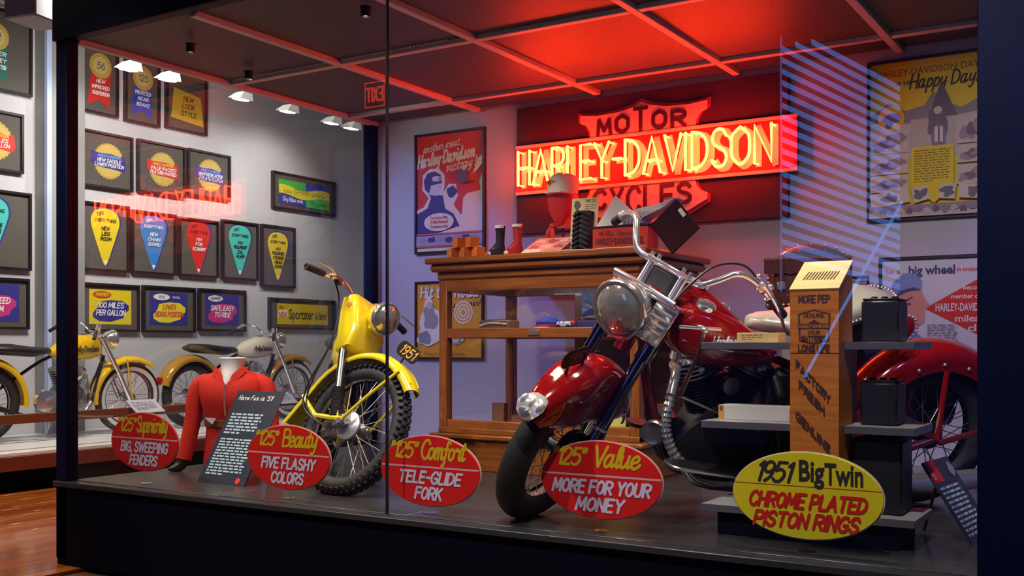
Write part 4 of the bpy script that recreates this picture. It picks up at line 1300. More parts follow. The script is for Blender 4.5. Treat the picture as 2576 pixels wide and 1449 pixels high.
# things on the counter
OILO = mat('orange_carton', (0.62, 0.16, 0.012), 0.5)
spots = [(-3.46, 0, 0), (-3.375, 0, 1), (-3.29, 0, 2), (-3.42, 1, 3), (-3.333, 1, 4)]
labs = ('orange parts carton, left in the bottom row on the counter', 'orange parts carton, middle of the bottom row on the counter', 'orange parts carton, right in the bottom row on the counter',
        'orange parts carton, left of the two on top of the row', 'orange parts carton, right of the two on top of the row')
for x, lv, k in spots:
    t = thing('parts_carton', labs[k], 'carton', (x, 4.91, CT + lv * 0.058), (0, 0, R_(-28)), 'stacked orange cartons on the counter')
    obj('box', MB().box((0, 0, 0.0287), (0.062, 0.056, 0.057), b=0.0015), OILO, t)
    A = Art()
    A.rect((0.62, 0.50, 0.30), -0.022, 0.01, 0.022, 0.052)
    A.ellipse((0.3, 0.16, 0.05), 0, 0.036, 0.014, 0.008, 16)
    A.lines((0.25, 0.15, 0.06), -0.018, 0.012, 0.018, 0.026, 3)
    A.build('label_print', t, Matrix(((0, 0, -1, -0.0313), (-1, 0, 0, 0), (0, 1, 0, 0), (0, 0, 0, 1))))


def boot(label, loc, rz, c):
    t = thing('riding_boot', label, 'boot', loc, (0, 0, R_(rz)), 'small boots on the counter')
    secs = [(0.0, 0.018, 0.052, 0.0), (0.02, 0.02, 0.056, -0.002), (0.045, 0.022, 0.040, 0.012), (0.07, 0.020, 0.026, 0.022), (0.12, 0.022, 0.026, 0.024), (0.165, 0.026, 0.032, 0.022)]
    rings = []
    for z, ry, rx, cx in secs:
        rings.append([(cx + rx * math.cos(2 * PI * k / 14), ry * math.sin(2 * PI * k / 14), z + 0.012) for k in range(14)])
    obj('shaft', MB().ring_loft(rings), c, t)
    obj('sole', MB().prism(ell(-0.002, 0, 0.058, 0.024, 20), 0.0, 0.013), mat('boot_white', (0.7, 0.7, 0.66), 0.5), t)
    obj('toe_cap', MB().sphere((-0.038, 0, 0.024), 0.02, 12, 8, (1.1, 1.0, 0.8)), mat('boot_white', (0.7, 0.7, 0.66), 0.5), t)
    obj('cuff', MB().lathe([(0.03, 0), (0.031, 0.014), (0.028, 0.016)], (0.022, 0, 0.163), n=16), WHITEM, t)
    obj('lace', MB().tube([(-0.012, -0.02, 0.05), (0.0, 0.018, 0.065), (0.0, -0.018, 0.085), (0.0, 0.018, 0.105)], 0.003, 5), WHITEM, t)


boot('black and white small boot on the counter next to the orange cartons', (-3.215, 4.98, CT), 10, BLACK)
boot('black and red small boot on the counter, the one nearer the papers', (-3.10, 4.98, CT), 10, mat('boot_red', (0.42, 0.015, 0.012), 0.4, coat=0.3))
t = thing('slanted_brochure', 'large pinkish printed sheet on a slanted rest between boots and tyre display', 'brochure', (-2.885, 4.89, CT), (0, 0, R_(3)))
obj('rest', MB().prism([(0, 0.0), (0.21, 0.0), (0.21, 0.098)], -0.10, 0.10, Matrix(((0, 0, 1, 0), (1, 0, 0, 0), (0, 1, 0, 0), (0, 0, 0, 1)))), mat('grey_pedestal', (0.16, 0.15, 0.18), 0.6), t)
MB1 = T(0, 0, 0.002) @ RX(25)
obj('sheet', MB().box((0, 0.118, 0.0015), (0.235, 0.25, 0.003), b=0.0003).xform(MB1), mat('pink_paper', (0.62, 0.36, 0.33), 0.6), t)
A = Art(0.0004)
for q in range(6):
    A.poly(((0.5, 0.10, 0.09), (0.70, 0.55, 0.50))[q % 2], blob(-0.075 + (q % 3) * 0.075, 0.10 + (q // 3) * 0.085, 0.030, 0.028, seed=130 + q, k=0.3))
A.rect((0.78, 0.72, 0.66), -0.112, 0.005, 0.0, 0.055)
A.lines((0.4, 0.1, 0.1), 0.02, 0.01, 0.108, 0.05, 5)
A.build('print', t, MB1 @ T(0, 0, 0.0032))
for i, (x, y, rz, w, d, lab, c) in enumerate(((-2.62, 4.875, 12, 0.20, 0.09, 'long cream leaflet lying in front of the tyre tread display', (0.72, 0.56, 0.40)),
                                        (-2.38, 4.87, 4, 0.24, 0.09, 'cream leaflet lying at the counter edge before the red box', (0.72, 0.60, 0.44)))):
    t = thing('paper_sheet', lab, 'paper', (x, y, CT + 0.001), (R_(7), 0, R_(rz)), 'papers on the counter')
    obj('sheet', MB().box((0, 0, 0.008), (w, d, 0.003), b=0.0003), mat('paper_%d' % i, c, 0.6), t)
    obj('fold', MB().box((0, d / 2 - 0.006, 0.004), (w, 0.010, 0.008), b=0.0003), mat('paper_%d' % i, c, 0.6), t)
t = thing('tread_display', 'cream advertising card with a black tyre tread sample leaning on the counter', 'tyre display', (-2.70, 5.03, CT + 0.004), (R_(-8), 0, R_(6)))
obj('card', MB().box((0, 0.012, 0.155), (0.155, 0.004, 0.31), b=0.0005), mat('card_cream', (0.70, 0.60, 0.34), 0.6), t)
A = Art()
A.text((0.15, 0.08, 0.03), 'TIRE CO', 0.03, 0.285, 0.014, th=0.18, width=0.06)
A.lines((0.2, 0.12, 0.05), -0.0, 0.235, 0.068, 0.275, 4)
A.poly((0.06, 0.05, 0.04), blob(-0.045, 0.27, 0.02, 0.024, seed=140, k=0.2))
A.build('print', t, Matrix(((1, 0, 0, 0), (0, 0, -1, 0.0095), (0, 1, 0, 0), (0, 0, 0, 1))))
sm = MB()
rings = []
for i in range(10):
    z = 0.004 + 0.225 * i / 9
    rings.append([(0.058 * math.cos(PI * k / 8), 0.008 - 0.040 * math.sin(PI * k / 8) - 0.01 * math.sin(PI * i / 9), z) for k in range(9)])
sm.ring_loft(rings)
obj('tyre_piece', sm, RUBBER, t)
for i in range(8):
    z = 0.012 + i * 0.027
    for s in (-1, 1):
        obj('tread_lug', MB().box((s * 0.026, -0.040, z + 0.008), (0.050, 0.016, 0.013), rot=(R_(0), R_(s * 24), R_(s * 26)), b=0.002), RUBBER, t)
t = thing('oil_box', 'red counter box lettered WE SELL genuine oil', 'box', (-2.435, 5.02, CT + 0.0), (0, 0, R_(3)))
obj('body', MB().box((0, 0, 0.062), (0.31, 0.15, 0.124), b=0.003), mat('oil_box_red', (0.55, 0.03, 0.012), 0.45), t)
obj('rim', MB().box((0.0, 0, 0.127), (0.325, 0.16, 0.008), b=0.001), BLACK, t)
A = Art()
A.text((0.12, 0.01, 0.01), 'WE SELL', -0.075, 0.082, 0.02, th=0.2, width=0.085)
A.text((0.12, 0.01, 0.01), 'Genuine', 0.04, 0.078, 0.028, th=0.12, slant=0.3, width=0.11)
A.text((0.12, 0.01, 0.01), 'HARLEY-DAVIDSON OIL', 0.0, 0.036, 0.03, th=0.2, width=0.27)
A.build('lettering', t, Matrix(((1, 0, 0, 0), (0, 0, -1, -0.0755), (0, 1, 0, 0), (0, 0, 0, 1))))
t = thing('open_catalogue', 'big open catalogue with fanned white pages and dark cover resting on the red oil box', 'book', (-2.42, 5.09, CT + 0.132), (0, 0, R_(-4)))
# spine along Y at the origin, right cover board stands up to the right
COV = mat('dark_leather_cover', (0.030, 0.004, 0.003), 0.7, spec=0.2)
obj('cover', MB().box((0.29, -0.095, -0.022), (0.20, 0.012, 0.195), rot=(0, R_(51), 0), b=0.003), COV, t, label='dark back cover standing on its corner')
obj('corner_tab', MB().box((0.335, -0.104, 0.045), (0.05, 0.004, 0.022), rot=(0, R_(51), 0), b=0.001), mat('boot_white', (0.7, 0.7, 0.66), 0.5), t)
obj('cover', MB().box((-0.03, -0.03, 0.004), (0.28, 0.13, 0.008), b=0.002), COV, t)
PAGE = mat('page_white', (0.75, 0.72, 0.66), 0.6)
for i in range(6):
    x0 = -0.02 + 0.02 * i
    ex, ez = 0.285 - 0.006 * i, 0.125 - 0.004 * i
    c = [Vector((x0, 0.009)), Vector((x0 + 0.012, 0.045 - 0.002 * i)), Vector((x0 + 0.06, 0.075 - 0.004 * i)), Vector((ex * 0.75 + x0 * 0.25, 0.10 - 0.004 * i)), Vector((ex, ez))]
    P, _ = spline(c, [0] * 5, 4)
    pts = [(q.x, q.y) for q in P] + [(q.x - 0.001, q.y + 0.006) for q in P[::-1]]
    obj('page', MB().prism(pts, -0.03, 0.085, Matrix(((1, 0, 0, 0), (0, 0, -1, 0.0), (0, 1, 0, 0), (0, 0, 0, 1)))), PAGE, t)
lp = MB()
lp.prism([(-0.185, 0.010), (-0.03, 0.010), (0.035, 0.075), (-0.085, 0.175)], 0.0, 0.004, T(0, -0.075, 0) @ RX(80))
obj('page', lp, PAGE, t, label='turned white page standing up as a triangle')
# cap and neckerchief on a clear head stand
t = thing('cap_stand', 'clear head-shaped stand on the counter carrying a white cap and red neckerchief', 'display stand', (-2.92, 5.22, CT))
obj('rod', MB().tube([(0, 0, 0.006), (0, 0, 0.18)], 0.008, 8), mat('smoked_rod', (0.10, 0.02, 0.02), 0.2), t)
obj('base', MB().lathe([(0.06, 0), (0.06, 0.006), (0.055, 0.009)], n=24), mat('smoked_rod', (0.10, 0.02, 0.02), 0.2), t)
hd = MB()
hs = [(0.17, 0.035, 0.04), (0.21, 0.05, 0.055), (0.26, 0.062, 0.07), (0.32, 0.072, 0.082), (0.38, 0.074, 0.088), (0.42, 0.06, 0.075), (0.44, 0.03, 0.04)]
hd.ring_loft([[(ry * math.cos(2 * PI * k / 20), rx * math.sin(2 * PI * k / 20), z) for k in range(20)] for z, ry, rx in hs])
obj('head_form', hd, mat('pale_pink_form', (0.62, 0.34, 0.32), 0.35), t)
t2 = thing('white_cap', 'white cap with an orange winged badge on the head stand in front of the neon', 'cap', (-2.92, 5.22, CT + 0.36))
cp = MB()
cs = [(0.0, 0.080, 0.092), (0.012, 0.083, 0.096), (0.03, 0.082, 0.096), (0.045, 0.088, 0.102), (0.075, 0.086, 0.100), (0.10, 0.068, 0.082), (0.113, 0.04, 0.05), (0.117, 0.01, 0.012)]
cp.ring_loft([[(ry * math.cos(2 * PI * k / 24), rx * math.sin(2 * PI * k / 24), z + 0.006 * math.sin(3 * 2 * PI * k / 24)) for k in range(24)] for z, ry, rx in cs])
obj('crown', cp, mat('cap_white_cloth', (0.74, 0.70, 0.66), 0.7), t2)
obj('visor', MB().prism([(-0.07, -0.065), (-0.05, -0.125), (0.0, -0.145), (0.05, -0.125), (0.07, -0.065), (0.0, -0.09)], -0.004, 0.002), mat('cap_white_cloth', (0.74, 0.70, 0.66), 0.7), t2)
A = Art()
A.poly((0.62, 0.20, 0.01), [(-0.05, 0.02), (-0.02, 0.008), (0.0, -0.004), (0.02, 0.008), (0.05, 0.02), (0.02, 0.026), (0.0, 0.03), (-0.02, 0.026)])
A.ellipse((0.3, 0.05, 0.01), 0, 0.012, 0.012, 0.01, 14)
A.build('badge', t2, RZ(-20) @ T(0, -0.101, 0.045) @ RX(90))
t3 = thing('red_neckerchief', 'red neckerchief knotted around the head stand below the white cap', 'neckerchief', (-2.92, 5.22, CT + 0.15))
SILK = mat('red_silk', (0.55, 0.03, 0.03), 0.45)
kr = []
for z, ry, rx, oy in ((0.205, 0.082, 0.094, 0), (0.17, 0.084, 0.096, 0), (0.12, 0.076, 0.088, -0.004), (0.08, 0.056, 0.068, -0.012), (0.045, 0.03, 0.035, -0.03), (0.03, 0.012, 0.012, -0.04)):
    kr.append([(ry * math.cos(2 * PI * k / 24) * (1 + 0.04 * math.sin(k * 2.6)), oy + rx * math.sin(2 * PI * k / 24) * (1 + 0.04 * math.cos(k * 2.1)), z) for k in range(24)])
obj('cloth', MB().ring_loft(kr), SILK, t3)
obj('knot', MB().sphere((-0.035, -0.06, 0.03), 0.018, 10, 8, (1.2, 1, 1)), SILK, t3)
for pts in ([(-0.035, -0.06, 0.03), (-0.06, -0.065, -0.01), (-0.055, -0.06, -0.05), (-0.045, -0.06, -0.06)], [(-0.035, -0.06, 0.03), (-0.03, -0.07, -0.03), (-0.02, -0.065, -0.085), (-0.018, -0.065, -0.11)]):
    obj('tail', MB().tube(pts, [0.008, 0.017, 0.012, 0.002], 8, smooth=4), SILK, t3)

# ---------------------------------------------------------------- oval signs on clear rods just inside the front glass
ACRYL = glassmat('acrylic_edge', (0.93, 0.95, 0.97), 1.45, 0.02)
OVRED = (0.72, 0.008, 0.004)
OVYEL = (0.82, 0.70, 0.006)
OW, OH = 0.250, 0.143
GL2 = (0.70, 0.48, 0.005)
LIL = (0.66, 0.64, 0.80)


def oval(x, z, face, label, draw):
    t = thing('oval_sign', label, 'sign', (x, 3.50, z), group='oval slogan signs along the front glass')
    M = Matrix(((1, 0, 0, 0), (0, 0, -1, 0), (0, 1, 0, 0), (0, 0, 0, 1)))
    obj('board', MB().prism(ell(0, 0, OW, OH, 64), -0.003, 0.003, M), pmat(face), t)
    ed = MB()
    n = 64
    ed.prism(ell(0, 0, OW + 0.0045, OH + 0.0045, 64), -0.0065, -0.0032, M)
    obj('clear_backing', ed, mat('acrylic_rim', (0.55, 0.52, 0.46), 0.15, var=0.02), t)
    rod = MB()
    rod.tube([(0, 0.012, -OH + 0.02), (0, 0.012, DECK + 0.006 - z)], 0.004, 8)
    rod.lathe([(0.03, DECK + 0.001 - z), (0.03, DECK + 0.005 - z), (0.0005, DECK + 0.005 - z)], (0, 0.012, 0), n=20)
    obj('clear_stand', rod, ACRYL, t)
    A = Art(0.0004)
    draw(A)
    A.build('lettering', t, M @ T(0, 0, 0.003))


def slogan(word, l1, l2, ww, w1, w2, dx=0.0):
    def f(A):
        A.rect((0.75, 0.42, 0.46), -OW + 0.004, 0.012, OW - 0.004, 0.019)
        A.text(GL2, '"125"', -0.135, 0.052, 0.062, th=0.17, slant=0.3, gap=0.14, width=0.135)
        A.text(GL2, word, 0.06 + dx, 0.05, 0.076, th=0.15, slant=0.32, gap=0.03, width=ww)
        A.text(LIL, l1, 0.0, -0.05, 0.046, th=0.23, slant=0.30, gap=0.26, width=w1)
        if l2:
            A.text(LIL, l2, -0.005, -0.115, 0.046, th=0.23, slant=0.30, gap=0.26, width=w2)
    return f


oval(-4.35, 0.6415, OVRED, 'red oval sign reading BIG, SWEEPING FENDERS', slogan('Superiority', 'BIG, SWEEPING', 'FENDERS', 0.22, 0.345, 0.20))
oval(-3.3755, 0.618, OVRED, 'red oval sign reading FIVE FLASHY COLORS', slogan('Beauty', 'FIVE FLASHY', 'COLORS', 0.20, 0.32, 0.19, 0.01))
oval(-2.5875, 0.6065, OVRED, 'red oval sign reading TELE-GLIDE FORK', slogan('Comfort', 'TELE-GLIDE', 'FORK', 0.22, 0.31, 0.13, 0.01))
oval(-1.802, 0.622, OVRED, 'red oval sign reading MORE FOR YOUR MONEY', slogan('Value', 'MORE FOR YOUR', 'MONEY', 0.19, 0.40, 0.19, 0.005))


def bigtwin(A):
    A.rect((0.5, 0.03, 0.01), -OW + 0.004, 0.0285, OW - 0.004, 0.0315)
    A.text((0.03, 0.025, 0.03), '1951', -0.115, 0.042, 0.064, th=0.17, slant=0.35, gap=0.12, width=0.115)
    A.type((0.03, 0.025, 0.03), 'Big', 0.02, 0.05, 0.068, width=0.085, off=0.03)
    A.type((0.03, 0.025, 0.03), 'Twin', 0.125, 0.044, 0.068, width=0.125, off=0.03)
    A.text(OVRED, 'CHROME PLATED', 0.0, -0.042, 0.046, th=0.22, slant=0.32, gap=0.24, width=0.385)
    A.text(OVRED, 'PISTON RINGS', -0.005, -0.107, 0.046, th=0.22, slant=0.32, gap=0.24, width=0.345)


oval(-1.0345, 0.6215, OVYEL, 'yellow oval sign reading 1951 Big Twin CHROME PLATED PISTON RINGS', bigtwin)

# ---------------------------------------------------------------- text panels
NAVYP = mat('slate_text_panel', (0.020, 0.024, 0.045), 0.4)
TXT = (0.36, 0.50, 0.60)
t = thing('text_panel', 'dark slate text panel headed Have Fun in 51 leaning before the red riding suit', 'text panel', (-4.03, 3.70, DECK), (0, 0, R_(-2)))
Mp = RX(-31) @ Matrix(((1, 0, 0, 0), (0, 0, -1, 0), (0, 1, 0, 0), (0, 0, 0, 1)))
obj('board', MB().box((0, 0.265, -0.004), (0.345, 0.53, 0.008), b=0.001).xform(Mp), NAVYP, t)
obj('strut', MB().tube([(0, 0.24, 0.39), (0, 0.33, 0.004)], 0.006, 6), BLACK, t)
A = Art(0.0004)
A.text((0.75, 0.75, 0.78), "Have Fun in '51!", -0.015, 0.475, 0.026, th=0.15, slant=0.2, gap=0.34, width=0.25)
A.lines(TXT, -0.14, 0.275, 0.10, 0.40, 7, th=0.55)
A.lines(TXT, -0.14, 0.045, 0.12, 0.255, 13, th=0.55)
A.ellipse((0.75, 0.03, 0.01), 0.115, 0.025, 0.016, 0.016, 20)
A.build('text_print', t, Mp @ T(0, 0, 0.0004))
t = thing('text_panel', 'dark slate text panel with a red 51 square at the right end of the deck', 'text panel', (-0.575, 4.12, DECK), (0, 0, R_(84)))
Mp = RX(-32) @ Matrix(((1, 0, 0, 0), (0, 0, -1, 0), (0, 1, 0, 0), (0, 0, 0, 1)))
obj('board', MB().box((0, 0.16, -0.004), (0.30, 0.32, 0.008), b=0.001).xform(Mp), NAVYP, t)
obj('strut', MB().tube([(0, 0.15, 0.235), (0, 0.21, 0.004)], 0.006, 6), BLACK, t)
A = Art(0.0004)
A.rect((0.55, 0.012, 0.01), -0.15, 0.235, -0.04, 0.32)
A.text((0.8, 0.7, 0.7), "'51", -0.12, 0.25, 0.022, th=0.16)
A.lines(TXT, -0.14, 0.02, 0.10, 0.22, 11, th=0.5)
A.poly((0.2, 0.24, 0.3), blob(0.1, 0.27, 0.03, 0.03, seed=160))
A.build('text_print', t, Mp @ T(0, 0, 0.0004))

# ---------------------------------------------------------------- tiered shelf stand with battery tower
SHG = mat('pale_grey_shelf', (0.40, 0.41, 0.42), 0.4)
SHE = mat('shelf_edge_grey', (0.10, 0.09, 0.11), 0.4)
st = thing('tiered_stand', 'three-tier grey shelf stand in front of the red motorcycle engine', 'shelf stand', (-1.10, 3.83, DECK))
obj('base', MB().box((0, 0.0, 0.040), (0.64, 0.27, 0.08), b=0.004), PLINTH, st)
NX0, NX1, NY = -0.028, 0.145, -0.022       # notch that takes the tower
for k, (z, w, d) in enumerate(((0.11, 0.75, 0.31), (0.415, 0.75, 0.30), (0.703, 0.75, 0.30))):
    a_, b_ = w / 2, d / 2
    if k == 0:
        s = obj('shelf', MB().box((0, 0, z - 0.013), (w, d, 0.026), b=0.002), SHG, st)
        segs = ((-a_, a_),)
    else:
        s = obj('shelf', MB().prism([(-a_, -b_), (NX0, -b_), (NX0, NY), (NX1, NY), (NX1, -b_), (a_, -b_), (a_, b_), (-a_, b_)], z - 0.026, z), SHG, st)
        segs = ((-a_, NX0), (NX1, a_))
    for x0, x1 in segs:
        obj('shelf_edge', MB().box(((x0 + x1) / 2, -b_ - 0.0025, z - 0.013), (x1 - x0, 0.005, 0.026), b=0.001), SHE, s)
obj('column', MB().box((0.058, 0.095, 0.40), (0.12, 0.08, 0.575), b=0.003), BLACK, st)
tw = thing('battery_tower', 'tall orange wooden battery tower with slanted vented top and stencilled lettering', 'advertising tower', (-1.0415, 3.71, DECK + 0.0))
TWD = wood('orange_crate_wood', (0.66, 0.23, 0.03), (0.48, 0.13, 0.016), 0.5, axis=0, coat=0.1)
W2 = 0.0835
tb = MB()
hz = 0.88
tb.prism([(-0.09, 0.112), (0.09, 0.112), (0.09, 0.985), (-0.09, hz)], -W2, W2, Matrix(((0, 0, 1, 0), (1, 0, 0, 0), (0, 1, 0, 0), (0, 0, 0, 1))))
obj('body', tb, TWD, tw)
obj('board_joint', MB().box((0, -0.0905, 0.665), (0.167, 0.002, 0.0025), b=0), mat('joint_dark', (0.08, 0.02, 0.008), 0.7), tw)
sl = math.atan2(0.985 - hz, 0.18)
lid = obj('sloped_top', MB().box((0, 0, 0.004), (0.172, 0.212, 0.008), b=0.001), wood('pale_top_wood', (0.66, 0.42, 0.17), (0.58, 0.35, 0.13), 0.5, axis=0), tw, T(0, 0, (0.985 + hz) / 2) @ Matrix.Rotation(sl, 4, 'X'))
sm_ = mesh_of('vent_slot', MB().box((0, 0, 0), (0.0038, 0.062, 0.002), b=0), mat('slot_dark', (0.03, 0.015, 0.008), 0.8))
for i in range(11):
    obj('vent_slot', sm_, None, lid, T(-0.05 + i * 0.0105, -0.01, 0.0085) @ RZ(-6))
A = Art(0.0004)
STN = (0.085, 0.028, 0.03)
A.text(STN, 'MORE PEP', 0.0, 0.838, 0.024, th=0.24, width=0.105, gap=0.25)
b0 = [(-0.052, 0.705), (0.0, 0.695), (0.052, 0.705), (0.056, 0.80), (0.0, 0.815), (-0.056, 0.80)]
A.poly(STN, [(x, y) for x, y in b0])
A.poly((0.50, 0.17, 0.03), [(x * 0.88, 0.755 + (y - 0.755) * 0.9) for x, y in b0])
A.text(STN, 'GENUINE', 0.0, 0.787, 0.014, th=0.22, width=0.07)
A.poly(STN, [(-0.03, 0.762), (0.0, 0.78), (0.03, 0.762)])
A.rect(STN, -0.055, 0.748, 0.055, 0.766)
A.text((0.55, 0.2, 0.05), 'HARLEY-DAVIDSON', 0.0, 0.752, 0.010, th=0.18, width=0.10)
A.text(STN, 'CYCLES', 0.0, 0.732, 0.010, th=0.2, width=0.04)
A.text(STN, 'BATTERIES', 0.0, 0.709, 0.015, th=0.22, width=0.082)
A.text(STN, 'LONG LIFE', 0.0, 0.673, 0.020, th=0.24, width=0.105)
for s, x, y, rise, w in (('FACTORY', -0.06, 0.615, -1.05, 0.115), ('FRESH', -0.05, 0.545, -1.05, 0.085), ('GENUINE', -0.06, 0.44, -1.0, 0.115)):
    A.text(STN, s, x, y, 0.026, th=0.2, width=w, rise=rise, align='l')
A.text(STN, 'HARLEY-DAVIDSON', 0.0, 0.27, 0.012, th=0.2, width=0.09)
A.rect((0.12, 0.09, 0.12), -0.05, 0.285, 0.05, 0.298)
A.build('lettering', tw, Matrix(((1, 0, 0, 0), (0, 0, -1, -0.0902), (0, 1, 0, 0), (0, 0, 0, 1))))
BATT = mat('battery_black', (0.012, 0.011, 0.018), 0.45)
SX, SY = -1.10, 3.83
for lab, x, z, s in (('black battery case on the top tier, right of the tower', 0.245, 0.703, (0.125, 0.15, 0.145)), ('black battery case on the middle tier, right of the tower', 0.24, 0.415, (0.125, 0.15, 0.15)), ('tall black battery case on the bottom tier, right of the tower', 0.236, 0.11, (0.17, 0.17, 0.255))):
    t = thing('battery', lab, 'battery', (SX + x, SY + 0.0, DECK + z), group='batteries on the tiered stand')
    obj('case', MB().box((0, 0, s[2] / 2), s, b=0.008), BATT, t)
    obj('lid', MB().box((0, 0, s[2] + 0.003), (s[0] * 0.94, s[1] * 0.94, 0.006), b=0.002), BATT, t)
    for k in (-1, 0, 1):
        obj('filler_cap', MB().lathe([(0.012, 0), (0.012, 0.008), (0.006, 0.010)], (k * s[0] * 0.28, 0, s[2] + 0.005), n=12), BLACK, t)
for lab, x, y, z, s, c, n_ in (('small tan carton lying on the top tier, left of the tower', -0.185, -0.04, 0.703, (0.155, 0.09, 0.035), (0.50, 0.36, 0.13), 'tan'), ('long white carton lying on the middle tier, left of the tower', -0.21, 0.0, 0.415, (0.27, 0.11, 0.055), (0.62, 0.60, 0.56), 'white')):
    t = thing('parts_carton', lab, 'carton', (SX + x, SY + y, DECK + z), group='cartons on the tiered stand')
    obj('box', MB().box((0, 0, s[2] / 2), s, b=0.0015), mat(n_ + '_carton', c, 0.6), t)
    A = Art()
    if n_ == 'tan':
        A.lines((0.2, 0.13, 0.05), -0.06, 0.006, 0.02, 0.03, 3)
        A.rect((0.55, 0.38, 0.12), 0.04, 0.0, s[0] / 2, s[2])
    else:
        A.rect((0.66, 0.34, 0.05), -s[0] / 2, 0.0, -s[0] / 2 + 0.022, s[2])
        A.ellipse((0.2, 0.1, 0.03), -s[0] / 2 + 0.011, s[2] * 0.75, 0.007, 0.01, 14)
    A.build('label_print', t, Matrix(((1, 0, 0, 0), (0, 0, -1, -s[1] / 2 - 0.0002), (0, 1, 0, 0), (0, 0, 0, 1))))

# ---------------------------------------------------------------- red riding suit on a headless form
SUIT = mat('red_wool_suit', (0.62, 0.016, 0.004), 0.8, bump=0.06, scale=240)
t = thing('riding_suit', 'red zip-front riding suit with white scarf on a headless form', 'riding suit', (-4.41, 4.14, DECK), (0, 0, R_(26)))
rings = []
for z, rx, ry, oy in ((0.0, 0.165, 0.10, 0), (0.08, 0.16, 0.10, 0), (0.17, 0.150, 0.095, 0), (0.25, 0.145, 0.092, 0), (0.31, 0.155, 0.10, -0.004), (0.38, 0.172, 0.112, -0.010), (0.44, 0.185, 0.112, -0.008), (0.49, 0.190, 0.100, 0), (0.525, 0.165, 0.082, 0.005), (0.545, 0.11, 0.066, 0.01), (0.56, 0.07, 0.056, 0.01)):
    rings.append([(rx * (abs(math.cos(2 * PI * k / 28)) ** 0.85) * (1 if math.cos(2 * PI * k / 28) > 0 else -1), oy + ry * math.sin(2 * PI * k / 28) * (1 + 0.012 * math.sin(5 * k)), z) for k in range(28)])
obj('jacket', MB().ring_loft(rings), SUIT, t)
for s in (-1, 1):
    P = [(s * 0.135, 0.005, 0.500), (s * 0.185, 0.0, 0.470), (s * 0.208, -0.008, 0.40), (s * 0.222, -0.018, 0.27), (s * 0.245, -0.035, 0.14), (s * 0.260, -0.045, 0.065)]
    sl_ = obj('sleeve', MB().tube(P, [0.042, 0.050, 0.050, 0.046, 0.043, 0.042], 14, smooth=4), SUIT, t)
    g = MB()
    g.tube([(s * 0.262, -0.045, 0.07), (s * 0.272, -0.055, 0.04), (s * 0.290, -0.075, 0.022), (s * 0.325, -0.10, 0.014)], [0.034, 0.034, 0.026, 0.008], 12, smooth=4)
    obj('glove', g, mat('black_leather', (0.015, 0.013, 0.014), 0.4, bump=0.2), sl_)
cl = MB()
for s in (-1, 1):
    cl.add([(s * 0.012, -0.108, 0.47), (s * 0.03, -0.085, 0.535), (s * 0.075, -0.05, 0.578), (s * 0.10, -0.02, 0.572), (s * 0.085, -0.075, 0.53)], [(0, 1, 2, 3, 4), (4, 3, 2, 1, 0)])
obj('collar', cl, SUIT, t)
obj('zip', MB().tube([(0.0, -0.112, 0.485), (0.0, -0.122, 0.42), (0.0, -0.120, 0.37), (0.0, -0.108, 0.31)], 0.004, 6), CHROME, t)
obj('belt', MB().ring_loft([[((0.150 + e) * (abs(math.cos(2 * PI * k / 28)) ** 0.85) * (1 if math.cos(2 * PI * k / 28) > 0 else -1), (0.097 + e) * math.sin(2 * PI * k / 28), z) for k in range(28)] for z, e in ((0.245, 0.0), (0.248, 0.004), (0.282, 0.006), (0.286, 0.001))]), mat('tan_belt', (0.20, 0.08, 0.025), 0.5), t)
obj('buckle', MB().box((0.02, -0.104, 0.265), (0.055, 0.008, 0.05), b=0.003), mat('brass', (0.55, 0.36, 0.14), 0.25, 1), t)
obj('scarf_end', MB().prism([(-0.115, 0.300), (-0.05, 0.296), (-0.072, 0.262)], 0.0, 0.004, T(0, -0.108, 0) @ RX(90)), WHITEM, t)
sf = MB()
SCW = mat('white_scarf', (0.80, 0.80, 0.80), 0.7)
rr = []
for z, rx, ry, oy in ((0.47, 0.008, 0.008, -0.098), (0.51, 0.036, 0.040, -0.055), (0.545, 0.058, 0.060, -0.012), (0.59, 0.064, 0.058, 0.0), (0.622, 0.078, 0.064, 0.0), (0.626, 0.06, 0.05, 0.0)):
    rr.append([(rx * math.cos(2 * PI * k / 20), oy + ry * math.sin(2 * PI * k / 20), z) for k in range(20)])
obj('scarf', sf.ring_loft(rr), SCW, t)

# ---------------------------------------------------------------- studded saddlebag on a pedestal behind the red machine
t = thing('pedestal', 'slim dark pedestal behind the red motorcycle seat', 'pedestal', (-1.53, 5.25, DECK))
obj('column', MB().box((0, 0, 0.42), (0.22, 0.22, 0.84), b=0.004), mat('grey_pedestal', (0.16, 0.15, 0.18), 0.6), t)
obj('cap_plate', MB().box((0, 0, 0.85), (0.26, 0.26, 0.02), b=0.003), mat('grey_pedestal', (0.16, 0.15, 0.18), 0.6), t)
PZ = DECK + 0.86
LEA = mat('dark_brown_leather', (0.085, 0.02, 0.014), 0.32, bump=0.15, scale=40, coat=0.3)
t = thing('saddlebag', 'brown leather saddlebag with scalloped flap and chrome studs above the seat', 'saddlebag', (-1.53, 5.22, PZ), (0, 0, R_(12)))
bg = MB()
for_r = []
for z, rx, ry in ((0.0, 0.18, 0.075), (0.02, 0.205, 0.085), (0.10, 0.205, 0.088), (0.19, 0.195, 0.085), (0.235, 0.18, 0.075), (0.25, 0.15, 0.05)):
    for_r.append([(rx * (abs(c) ** 0.45) * (1 if c > 0 else -1), ry * (abs(s) ** 0.6) * (1 if s > 0 else -1), z) for c, s in ((math.cos(2 * PI * k / 32), math.sin(2 * PI * k / 32)) for k in range(32))])
obj('pouch', bg.ring_loft(for_r), LEA, t)
fl = MB()
out = [(-0.205, 0.255)] + [(-0.205 + 0.41 * i / 40, 0.188 - 0.007 * abs(math.sin(PI * i / 5))) for i in range(41)] + [(0.205, 0.255)]
